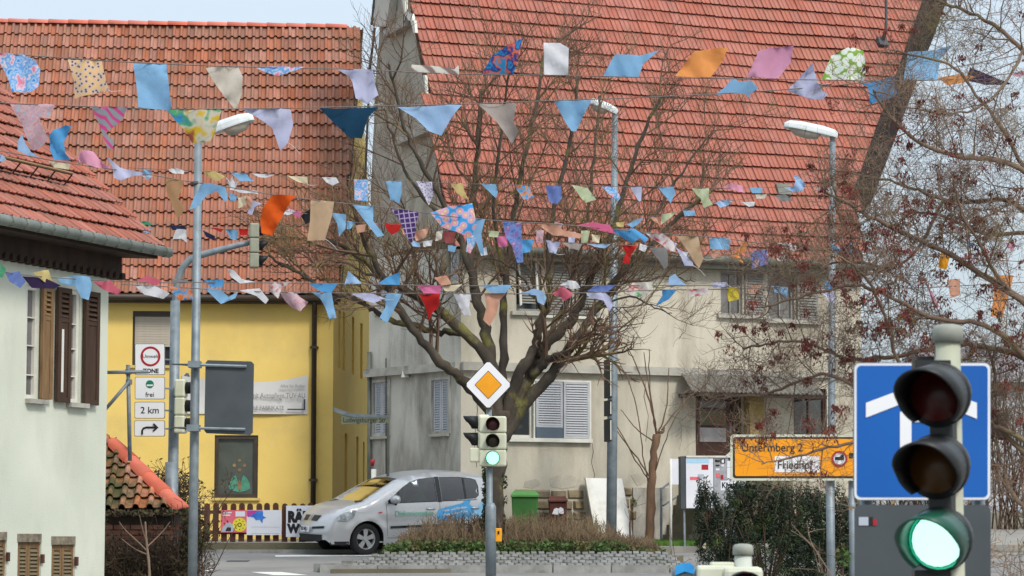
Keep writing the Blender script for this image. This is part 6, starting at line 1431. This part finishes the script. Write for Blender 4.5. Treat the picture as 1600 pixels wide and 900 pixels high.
add_limb(ls, [gx(237, Yl), at(234, 890, Yl), at(229, 850, Yl), at(227, 815, Yl)], .028, .012, M_twigr, 'trunk', 6)
for pp in ([(229, 860), (214, 845), (195, 828), (186, 815)], [(229, 866), (210, 858), (190, 842)], [(229, 855), (240, 845), (255, 830), (266, 815)], [(228, 845), (222, 825), (218, 805)]): add_limb(ls, limb3(pp, Yl, TR.uniform(-.3, .3)), .012, .006, M_twigr, 'branch', 5)
# ================================================================== BUNTING
PAL = {  # cloth: colours (real base colours)
 'lb': ('light blue', (150, 194, 226)), 'bb': ('bright blue', (100, 172, 220)), 'db': ('dark teal blue', (38, 76, 104)), 'pb': ('pale blue', (176, 206, 236)), 'pw': ('periwinkle', (122, 142, 200)),
 'wh': ('white', (228, 228, 232)), 'lv': ('pale lavender', (204, 206, 230)), 'cr': ('cream', (228, 218, 192)), 'ow': ('off-white', (220, 212, 200)), 'be': ('beige', (208, 182, 152)), 'ta': ('tan', (182, 146, 110)), 'gr': ('grey', (150, 148, 148)), 'tp': ('taupe', (182, 172, 166)),
 'pk': ('pink', (232, 172, 196)), 'hp': ('hot pink', (222, 118, 156)), 'sp': ('salmon pink', (218, 118, 138)), 'mg': ('magenta', (220, 128, 172)), 'rd': ('red', (200, 52, 50)), 'dr': ('dusty red', (168, 92, 92)), 'or': ('orange', (224, 102, 40)), 'ap': ('apricot', (234, 166, 100)), 'pe': ('peach', (218, 172, 148)), 'yo': ('golden yellow', (222, 160, 44)),
 'ye': ('yellow', (214, 196, 74)), 'yc': ('yellow cream', (218, 200, 140)), 'gn': ('green', (88, 168, 130)), 'gc': ('pale green', (204, 212, 180)), 'dp': ('dark purple', (66, 52, 86)), 'nv': ('navy', (52, 54, 86)), 'bk': ('black', (48, 48, 52)), 'pu': ('purple', (96, 72, 126))}
def pal(k):
    return pm('cloth_'+PAL[k][0].replace(' ', '_'), PAL[k][1], tuple(int(c*.93) for c in PAL[k][1]), 4, .9, .55, 9, trans=.42, spec=.1)
PATS = {
 'fl': ('blue and pink floral', lambda: patmat('cloth_floral', 'blob', [(70, 150, 220), (186, 212, 236), (120, 180, 230), (226, 216, 226), (232, 150, 180)], 11)),
 'fb': ('blue flower-print', lambda: patmat('cloth_flower_print', 'dots', [(222, 214, 170), (234, 150, 184), (226, 190, 212), (110, 186, 228), (80, 166, 222)], 10, .15, .62)),
 'dt': ('cream dotted', lambda: patmat('cloth_dotted', 'dots', [(104, 84, 80), (216, 204, 206), (232, 200, 156), (234, 204, 160)], 17)),
 'pf': ('pink floral', lambda: patmat('cloth_pink_floral', 'blob', [(178, 196, 206), (208, 170, 180), (214, 188, 194), (202, 150, 160)], 14)),
 'st': ('grey and pink striped', lambda: patmat('cloth_striped', 'stripe', [(160, 164, 172), (156, 160, 168), (212, 88, 150)], 5)),
 'rb': ('multicoloured', lambda: patmat('cloth_rainbow', 'blob', [(64, 140, 196), (92, 168, 120), (206, 200, 186), (214, 186, 60), (168, 96, 80)], 4.5)),
 'pl': ('blue and orange plaid', lambda: patmat('cloth_plaid', 'blob', [(40, 96, 160), (60, 140, 190), (50, 70, 140), (206, 110, 84), (64, 150, 196)], 9)),
 'gg': ('pink gingham', lambda: patmat('cloth_gingham', 'check', [(206, 142, 176), (210, 150, 182), (222, 184, 202)], 26)),
 'lf': ('green and white leaf-print', lambda: patmat('cloth_leaf_print', 'dots', [(232, 236, 230), (230, 234, 226), (226, 232, 216), (160, 194, 110), (144, 184, 88)], 13, .3, .62)),
 'pp': ('purple plaid', lambda: patmat('cloth_purple_plaid', 'check', [(84, 62, 118), (92, 70, 126), (190, 176, 206)], 5)),
 'fo': ('blue and orange floral', lambda: patmat('cloth_orange_floral', 'blob', [(60, 140, 204), (120, 170, 210), (214, 150, 110), (206, 120, 70)], 13)),
 'bp': ('blue and purple patterned', lambda: patmat('cloth_bluepurple', 'blob', [(72, 110, 180), (126, 150, 200), (140, 116, 178), (206, 180, 178)], 11)),
 'wf': ('white speckled', lambda: patmat('cloth_speckled', 'dots', [(140, 120, 160), (206, 204, 220), (210, 208, 222)], 24)),
 'rw': ('red and white', lambda: patmat('cloth_redwhite', 'blob', [(196, 60, 64), (214, 196, 198), (218, 214, 214), (206, 110, 116)], 9)),
 'rg': ('red white and green', lambda: patmat('cloth_redwhitegreen', 'blob', [(202, 62, 56), (216, 200, 196), (214, 214, 206), (110, 168, 110)], 8)),
 'ws': ('white striped', lambda: patmat('cloth_whitestripe', 'stripe', [(220, 216, 208), (216, 212, 204), (150, 130, 126)], 3.2))}
def poly(s): n = [float(t) for t in s.split()]; return [(n[i], n[i+1]) for i in range(0, len(n), 2)]
SHAPE = {'r': 'square', 't': 'triangular', 'f': 'folded', 's': 'narrow', 'c': 'curled', 'l': 'long'}
#  strings: name -> (cord pixel path, depth at px 0, depth at px 1600, flags (cloth, shape, outline))
STR = {
'topmost': ('-20 82 90 90 210 98 330 103 430 106 560 108 680 115 800 117 900 118 1000 121 1100 122 1200 124 1300 125 1400 127 1500 124 1620 110', 27, 30.5, [
 ('fl', 'r', '0 84 35 84 55 94 63 108 62 136 50 145 20 145 14 125 0 98'), ('dt', 'r', '104 91 158 94 165 120 171 142 150 146 116 154 114 125'), ('lb', 'r', '206 97 259 98 264 130 268 168 262 172 217 169 214 140'),
 ('ow', 't', '319 103 372 104 380 120 378 145 371 168 366 170 350 150 335 130'), ('fl', 's', '395 103 478 105 455 112 435 119 418 114'), ('lv', 'f', '525 108 583 109 584 124 592 150 575 163 556 155 551 130 545 118'),
 ('ws', 's', '643 101 690 104 710 108 717 101 718 116 680 115 640 113'), ('pl', 'r', '752 116 770 85 795 69 817 58 812 80 803 116'), ('wh', 'r', '849 65 875 66 889 75 888 117 850 118'), ('lb', 'r', '941 120 960 84 1000 86 1030 79 1005 100 998 121'),
 ('ap', 'r', '1053 121 1085 80 1110 76 1138 74 1130 95 1110 122'), ('gg', 'r', '1166 122 1185 80 1205 75 1240 71 1235 100 1215 124'), ('lf', 'r', '1283 124 1300 85 1325 73 1350 78 1354 110 1350 126'), ('lb', 'r', '1410 127 1418 81 1450 80 1490 70 1470 92 1465 126'),
 ('ap', 's', '1465 121 1500 116 1522 119 1510 128 1480 134'), ('dp', 's', '1508 126 1516 105 1540 114 1582 132 1540 133'), ('pk', 's', '1580 117 1606 108 1606 116 1590 120')]),
'second': ('-20 158 15 162 150 167 260 171 380 170 500 168 630 165 750 162 870 157 990 153 1120 147 1230 140 1345 130 1400 121 1500 104 1620 80', 28, 31, [
 ('pf', 'l', '14 161 86 163 77 185 62 184 75 217 60 233 50 234 36 200 24 180'), ('st', 't', '142 167 200 166 188 190 165 207 178 222 176 234 168 232 155 195'), ('rb', 't', '259 170 346 171 337 205 328 222 300 224 290 205 275 190'), ('lv', 'l', '376 169 454 170 458 195 450 225 438 236 425 200 400 182'),
 ('db', 't', '498 168 592 168 575 185 566 217 545 215 525 195'), ('pb', 't', '620 168 722 163 705 185 690 212 670 205 650 185'), ('tp', 't', '745 162 807 161 802 190 811 205 800 225 790 210 775 190'), ('lb', 't', '866 158 925 156 912 180 900 206 893 206 885 195'),
 ('lb', 'c', '1118 147 1135 133 1145 120 1155 128 1175 126 1186 137 1172 147 1173 154 1165 147'), ('lv', 'f', '1230 140 1250 120 1270 98 1277 130 1293 150 1283 158 1255 152'), ('bb', 'f', '1343 130 1398 120 1402 150 1385 155 1358 163 1357 133')]),
'third': ('-20 232 110 256 225 271 258 277 290 283 350 291 425 304 485 312 550 319 620 326 655 331 700 338 745 342 790 346 870 350 955 358 1010 364 1095 369 1130 372 1200 382 1300 392 1620 410', 29, 36, [
 ('pb', 'c', '0 240 6 244 10 250 0 253'), ('pb', 'c', '34 208 40 225 48 237 62 246 42 242 28 236 28 220'), ('bb', 'c', '76 212 84 202 103 195 112 198 104 212 100 222 103 240 113 252 85 250 78 235'), ('cr', 's', '75 252 110 256 108 265 85 262'), ('pk', 'f', '120 244 128 234 145 236 160 255 178 264 150 262 122 252'), ('lv', 'f', '167 246 172 248 188 262 225 270 222 274 205 275 190 283 178 278 176 262'),
 ('ta', 'l', '258 277 288 281 278 310 288 322 285 335 277 341 268 318 260 300'), ('lb', 'c', '316 286 338 288 352 292 356 310 352 316 345 307 338 297 325 305 308 325 297 329 303 310'), ('or', 'l', '425 304 462 306 445 330 433 355 425 368 409 365 406 345 410 325'), ('be', 'l', '485 311 522 315 518 340 508 376 480 376 484 345'), ('lb', 's', '517 332 541 335 540 358 530 370 527 350'), ('lb', 'l', '550 319 583 321 583 345 601 368 590 371 570 345'),
 ('pp', 't', '609 324 655 331 650 348 648 370 643 380 634 368 625 345'), ('fb', 'r', '672 333 700 323 738 316 742 335 745 352 735 372 712 362 690 355'), ('lb', 'l', '743 340 758 342 752 365 757 400 750 395 742 372 733 357'), ('bp', 'l', '785 346 815 347 815 370 818 410 808 411 800 385 790 370'), ('pe', 'f', '839 350 870 349 880 360 912 366 906 373 865 368'), ('hp', 'f', '898 353 925 347 953 351 962 365 945 362 925 357'),
 ('bb', 'f', '955 359 992 357 1013 372 1008 381 1000 372 988 380 975 372'), ('rw', 'f', '1009 364 1035 365 1052 378 1058 395 1045 392 1030 380'), ('lv', 'l', '1055 385 1065 393 1082 410 1085 416 1070 415 1063 400'), ('be', 'r', '1057 368 1091 369 1095 390 1099 405 1092 420 1085 410 1070 385'), ('lb', 'r', '1108 373 1125 370 1142 374 1139 391 1110 389'), ('ap', 'f', '1140 400 1155 388 1165 372 1167 390 1155 398 1163 412 1150 405'),
 ('bp', 'r', '1172 398 1180 391 1200 390 1201 412 1175 420'), ('wh', 's', '1214 379 1250 381 1252 390 1240 392 1225 387'), ('wh', 'f', '1213 407 1222 392 1234 398 1231 409'), ('lb', 'f', '1298 381 1315 388 1310 399 1300 395'), ('bb', 'f', '1320 381 1332 378 1336 390 1333 407 1324 401'), ('lb', 's', '1370 385 1400 387 1400 395 1374 396'), ('yo', 'f', '1470 396 1486 392 1483 408 1478 422 1466 418'), ('bb', 's', '1510 378 1523 380 1520 388 1511 387'), ('pk', 'f', '1570 378 1589 383 1580 393')]),
'fine upper': ('200 262 262 265 330 268 390 271 450 276 530 280 620 283 720 287 800 289 870 290 950 291 1040 292 1110 294 1200 293 1260 291 1300 293 1420 296', 40, 41, [
 ('lb', 's', '222 265 238 267 236 278 228 281'), ('wh', 's', '262 265 275 262 288 267 287 272 270 271'), ('yc', 't', '315 266 335 267 352 276 342 283 332 281'), ('lb', 't', '360 270 384 271 397 283 375 283'), ('wh', 's', '392 271 430 273 415 278 405 277'), ('cr', 't', '448 275 480 276 481 288 465 284'), ('wh', 't', '503 277 525 277 530 285 520 290 510 285'), ('fl', 'r', '553 280 575 280 575 315 554 313'), ('lb', 'r', '602 282 627 282 628 300 624 318 610 312'), ('wf', 'r', '650 283 675 284 677 305 670 321 662 305'),
 ('yc', 't', '703 286 723 286 726 300 734 315 715 303'), ('lb', 't', '751 287 775 288 778 300 775 310'), ('fo', 'r', '803 289 825 290 835 308 818 313'), ('pw', 'r', '852 290 877 291 878 310 870 320 858 315'), ('gc', 'r', '893 289 918 293 932 312 915 317 907 308'), ('fl', 't', '940 291 960 292 970 308 966 314 950 302'), ('lv', 't', '985 292 1003 292 1002 314 998 315'), ('lb', 't', '1028 292 1052 292 1056 300 1048 318'), ('gc', 'c', '1080 294 1108 294 1108 310 1114 320 1100 325 1094 310'), ('pk', 'f', '1130 293 1140 287 1160 290 1164 302 1150 298'),
 ('lb', 's', '1171 293 1192 293 1190 302 1175 302'), ('pb', 'c', '1225 293 1240 291 1243 283 1240 272 1248 275 1259 288 1255 298 1242 301'), ('wh', 'c', '1270 297 1280 293 1292 290 1301 293 1297 305 1289 297')]),
'fine slanting': ('930 352 962 350 990 344 1033 336 1067 329 1120 315 1160 312 1200 303 1260 296', 42.5, 42.5, [
 ('yc', 's', '962 348 976 346 974 355 964 354'), ('lb', 's', '980 351 990 345 1005 340 999 349 988 356'), ('pe', 's', '1016 340 1028 338 1030 350 1022 346'), ('gc', 'f', '1033 335 1045 333 1059 330 1045 343 1033 351'), ('lb', 's', '1067 329 1086 329 1086 337 1070 338'), ('pb', 'f', '1118 317 1130 312 1144 314 1138 321 1125 325'), ('wh', 's', '1157 316 1180 315 1178 322 1170 323'), ('ow', 's', '1180 304 1199 303 1195 310 1182 311'), ('gr', 's', '1210 306 1226 303 1241 313 1222 315')]),
'fine middle': ('150 341 178 346 208 349 267 353 316 357 350 358 400 360 450 352 540 347 600 349 645 357 700 361 763 362 815 374 880 379 950 381 1015 386 1100 392 1200 396 1320 388 1400 394', 41, 42, [
 ('yo', 'f', '178 347 188 344 193 358 180 356'), ('pb', 'c', '195 350 208 346 202 358 196 362'), ('gn', 's', '208 348 230 345 238 351 215 352'), ('lb', 'r', '217 355 239 355 231 368 222 368'), ('nv', 'f', '264 352 288 353 292 358 270 360'), ('wh', 'l', '275 358 291 358 292 379 283 373 270 374'), ('nv', 's', '316 359 336 369 335 376 322 370'), ('rd', 's', '328 355 350 358 345 363'), ('lb', 'f', '352 358 372 360 370 376 360 373'), ('rd', 'r', '373 357 388 358 386 367 375 368'),
 ('wh', 'c', '440 335 452 326 462 330 452 336'), ('mg', 's', '450 325 472 331 468 341 456 334'), ('bk', 'f', '470 337 486 325 487 345 478 351'), ('lb', 's', '541 345 555 347 548 358 542 358'), ('rd', 'r', '600 348 628 351 622 362 612 367 605 360'), ('pe', 's', '627 357 637 358 636 368 630 366'), ('pe', 'f', '645 362 670 356 665 371 650 377'), ('pb', 'f', '640 374 655 379 657 386 645 385'), ('ow', 's', '682 362 692 360 690 374 680 377'), ('dr', 'f', '693 361 712 363 708 379 697 381 692 372'),
 ('fl', 'c', '728 370 742 365 743 379 735 396 728 393 730 380'), ('gc', 's', '763 360 780 362 778 371 764 370'), ('mg', 'r', '775 369 792 369 793 385 780 386'), ('bb', 't', '815 374 835 374 828 394 816 396'), ('pf', 's', '838 359 850 360 848 379 838 380'), ('lv', 't', '853 375 876 379 868 397 858 394'), ('tp', 's', '878 379 910 381 905 391 890 388'), ('lv', 's', '888 362 900 362 898 380 888 379'), ('gc', 's', '908 360 922 360 918 379 908 380'), ('pb', 's', '918 381 954 382 945 388 930 386'), ('rd', 'c', '972 383 996 384 986 398 983 413 972 411 978 395'),
 ('pe', 's', '556 352 572 350 570 362 558 364'), ('pk', 'f', '575 345 592 350 588 360 578 358'), ('wh', 's', '660 377 676 375 674 384 662 386'), ('wh', 'f', '748 390 760 386 762 398 752 400'), ('pf', 's', '866 346 880 350 876 358 866 356'), ('cr', 'f', '924 366 938 368 936 380 926 378'), ('wh', 's', '1000 380 1012 384 1008 394 998 390'), ('lv', 's', '1046 376 1058 380 1054 390 1044 386'), ('lb', 's', '700 383 714 384 710 394 700 392'), ('pe', 'f', '1110 394 1124 392 1126 402 1114 404'), ('wh', 's', '1062 392 1076 394 1072 402 1062 400'), ('gr', 't', '1015 387 1043 386 1044 415 1038 421 1030 408')]),
'fine knotted': ('346 268 352 276 364 296 388 300 410 314 440 330 480 334', 40.6, 40.6, [
 ('wh', 'f', '352 276 359 283 363 275 366 284 373 283 366 298 360 297'), ('wh', 's', '363 296 402 298 403 303 375 301'), ('lb', 's', '357 300 371 306 368 314 360 315'), ('cr', 'f', '372 309 384 306 384 320 373 326'), ('pe', 'f', '385 305 396 309 392 326 386 329'), ('lv', 'c', '396 313 410 318 398 322 394 336 386 333')]),
'lower': ('-20 420 40 431 150 438 212 440 250 442 318 441 440 442 500 443 620 445 700 447 800 446 875 447 950 446 1044 446 1110 446 1250 450 1400 452 1620 440', 31, 37, [
 ('gn', 'r', '0 411 9 420 5 434 0 434'), ('pw', 'r', '8 426 30 424 40 440 32 450 15 440'), ('yc', 't', '50 426 75 421 80 435 86 446 70 441'), ('dp', 'f', '35 432 70 434 95 446 85 451 50 450'), ('lb', 'f', '90 435 115 430 140 432 143 445 139 469 128 466 118 447 95 443'), ('sp', 'f', '145 440 170 438 190 455 183 461 160 452'), ('sp', 's', '212 437 230 431 253 438 245 446 230 442'), ('gr', 's', '268 435 295 436 291 441 270 441'), ('bb', 'f', '318 438 350 436 348 448 330 449'), ('wh', 'c', '355 420 365 422 378 436 400 441 375 443 360 432'), ('rw', 'f', '420 441 455 441 440 450 435 467 422 455'),
 ('bb', 't', '480 442 528 443 518 458 500 455'), ('pb', 't', '538 445 544 423 552 430 566 443'), ('bb', 't', '588 445 605 433 625 425 625 445'), ('mg', 't', '650 445 690 446 688 459 662 458'), ('pe', 'f', '678 434 698 430 706 444 690 446'), ('cr', 's', '690 447 722 444 710 455 695 455'), ('lb', 't', '752 445 800 445 790 458 765 457'), ('wh', 'f', '875 445 887 438 900 439 907 450 892 452'), ('pw', 'r', '917 455 930 446 963 445 948 457'), ('rg', 'f', '978 455 988 442 1020 440 1020 450 1005 465 985 462'), ('pb', 't', '1044 445 1046 432 1055 428 1065 440 1072 446'),
 ('lv', 's', '1110 442 1135 441 1140 447 1115 450'), ('pe', 's', '1168 446 1190 445 1185 459 1170 459'), ('lb', 'f', '1205 446 1232 449 1230 463 1210 456'), ('bb', 's', '1290 440 1300 436 1303 452 1288 450'), ('lv', 'r', '1282 452 1298 450 1308 468 1298 476'), ('pk', 's', '1450 450 1456 455 1468 480 1460 482'), ('pe', 'r', '1480 437 1501 435 1500 461 1485 466'), ('ap', 'l', '1553 430 1584 430 1577 460 1566 496 1547 495 1553 460')]),
'lowest': ('190 444 262 448 345 453 436 457 520 458 600 458 700 459 790 459 870 459 950 456 1035 453 1110 452 1200 450', 33, 35, [
 ('wh', 'f', '208 444 240 446 265 458 255 467 225 460'), ('fo', 'r', '262 447 300 452 302 468 280 470'), ('lb', 'f', '319 450 345 452 357 464 372 455 368 466 345 475'), ('wh', 'f', '373 454 405 450 420 468 415 475 400 462'), ('pf', 'f', '436 456 462 457 470 465 482 472 470 487 455 480 445 470'), ('lb', 'l', '487 457 518 457 522 480 526 497 515 499 508 480 500 466'), ('lv', 's', '548 459 580 458 601 466 585 474 570 470'), ('lb', 'l', '603 458 628 459 618 480 605 505 593 497 602 480'), ('rd', 't', '655 460 688 459 685 480 675 490 670 502 665 480'), ('wh', 't', '708 458 736 460 733 480 736 493 725 492 718 480'),
 ('pe', 'l', '757 459 790 459 780 470 776 490 765 510 755 500 760 480'), ('pb', 'c', '812 458 835 451 850 456 854 465 850 477 840 472 838 462'), ('sp', 'f', '861 460 878 447 895 458 893 464 880 471 876 463'), ('lv', 't', '915 456 945 456 955 466 958 478 952 487 943 470 920 464'), ('bb', 'f', '1023 479 1035 462 1035 452 1057 454 1045 468'), ('rw', 's', '1072 452 1105 450 1110 458 1080 464'), ('ye', 'r', '1136 449 1154 450 1155 468 1138 471')])}
M_cord = pm('bunting_cord', (120, 112, 108), (96, 90, 86), 8, .9); M_thread = pm('frayed_thread', (206, 200, 196), rough=.9)
FR = random.Random(3)
names = {}
def desc(c, s):
    return (PAL[c][0] if c in PAL else PATS[c][0]) + ' ' + SHAPE[s]
LAB = set()
for sname, (cpath, YA, YB, flags) in STR.items():
    P = poly(cpath); Yat = lambda x: YA+(YB-YA)*x/1600
    m = MB(); pts = [at(x, y, Yat(x)) for x, y in P]; m.tube(smooth(pts, 1), .006 if YA < 38 else .0045, 4, False)
    tag(m.build('bunting_line', M_cord, None, fix=False), 'thin cord of the %s bunting string across the street' % sname, 'cord')
    flags = sorted(flags, key=lambda f: sum(p[0] for p in poly(f[2]))/len(poly(f[2])))
    D = [desc(c, s) for c, s, _ in flags]
    for i, (c, s, o) in enumerate(flags):
        out_ = poly(o); cx = sum(p[0] for p in out_)/len(out_); cy = sum(p[1] for p in out_)/len(out_); Yf = Yat(cx)-.01-.004*(i % 2); ctr = at(cx, cy, Yf)
        k = FPX/Yf; L2 = [((x-cx)/k, -(y-cy)/k) for x, y in out_]; w_ = max(p[0] for p in L2)-min(p[0] for p in L2); h_ = max(p[1] for p in L2)-min(p[1] for p in L2)
        # rounded cloth edge: cut the corners a little
        L3 = []
        for a in range(len(L2)):
            p0, p1, p2 = L2[a-1], L2[a], L2[(a+1) % len(L2)]
            L3 += [(p1[0]*.95+p0[0]*.05, p1[1]*.95+p0[1]*.05), (p1[0]*.996+(p0[0]+p2[0])*.002, p1[1]*.996+(p0[1]+p2[1])*.002), (p1[0]*.95+p2[0]*.05, p1[1]*.95+p2[1]*.05)]
        sz = max(.012, min(w_, h_, .5)/6 if min(w_, h_) > .1 else max(w_, h_)/7); ph = FR.uniform(0, 6.3); fa = FR.uniform(-.9, .9); fr = FR.uniform(1.1, 2.0); amp = min(w_, h_)*FR.uniform(.10, .17)*(1.7 if s in 'fc' else 1); bend = FR.choice((-1, 1))*FR.uniform(.1, .3)*min(w_, h_)
        def deform(x, z):
            t = (x*cos(fa)+z*sin(fa))/max(w_, h_)*2*pi*fr; return V((x, amp*(sin(t+ph)+.45*sin(2.3*t+1.7*ph+z*9))*.55+bend*((z/max(h_, .01))**2)+.12*x*sin(ph), z))
        vs, fs = patch(L3, sz, deform)
        q = MB(); n = len(vs); q.v = [tuple(v) for v in vs]+[tuple(v+V((0, .0025, 0))) for v in vs]; q.f = list(fs)+[tuple(n+a for a in reversed(f)) for f in fs]
        cnt = {}
        for f in fs:
            for a, b_ in zip(f, f[1:]+f[:1]): cnt[(a, b_)] = 1
        for (a, b_) in cnt:
            if (b_, a) not in cnt: q.face([vs[a], V(vs[a])+V((0, .0025, 0)), V(vs[b_])+V((0, .0025, 0)), vs[b_]])
        mat = pal(c) if c in PAL else PATS[c][1]()
        ob = q.build('bunting_flag', mat, None, True, Matrix.Translation(ctr), fix=False)
        if i == 0: cue = 'left end, before the %s one' % D[1]
        elif i == len(D)-1: cue = 'right end, after the %s one' % D[i-1]
        else: cue = 'between %s and %s ones' % (D[i-1], D[i+1])
        lab = '%s flag on the %s bunting string, %s' % (D[i], sname, cue)
        C_ = [d_.rsplit(' ', 1)[0] for d_ in D]
        for alt in ('%s flag on the %s string, %s' % (D[i], sname, cue), '%s flag, %s string, between %s and %s' % (D[i], sname, C_[i-1], C_[(i+1) % len(D)]), '%s flag, %s string, after %s one' % (D[i], sname, C_[i-1])):
            if len(lab.split()) > 16: lab = alt
        if lab in LAB: print('DUP', lab)
        LAB.add(lab)
        tag(ob, lab, 'flag', 'bunting flags on the %s string' % sname)
        if c in ('cr', 'dt', 'lv', 'be', 'pl', 'ws') and w_ > .2 and FR.random() < .8:
            th = MB(); p0 = V((L2[len(L2)//2][0], .0, L2[len(L2)//2][1])); p0 = V(deform(p0.x*.93, p0.z*.93)); th.tube([p0, p0+V((.04, .01, -.02)), p0+V((.1, .0, -.07 if s == 'l' else -.02)), p0+V((.16, 0, -.14 if s == 'l' else -.01))], [.004, .003, .003, .002], 4); r_ = th.build('loose_thread', M_thread, ob)
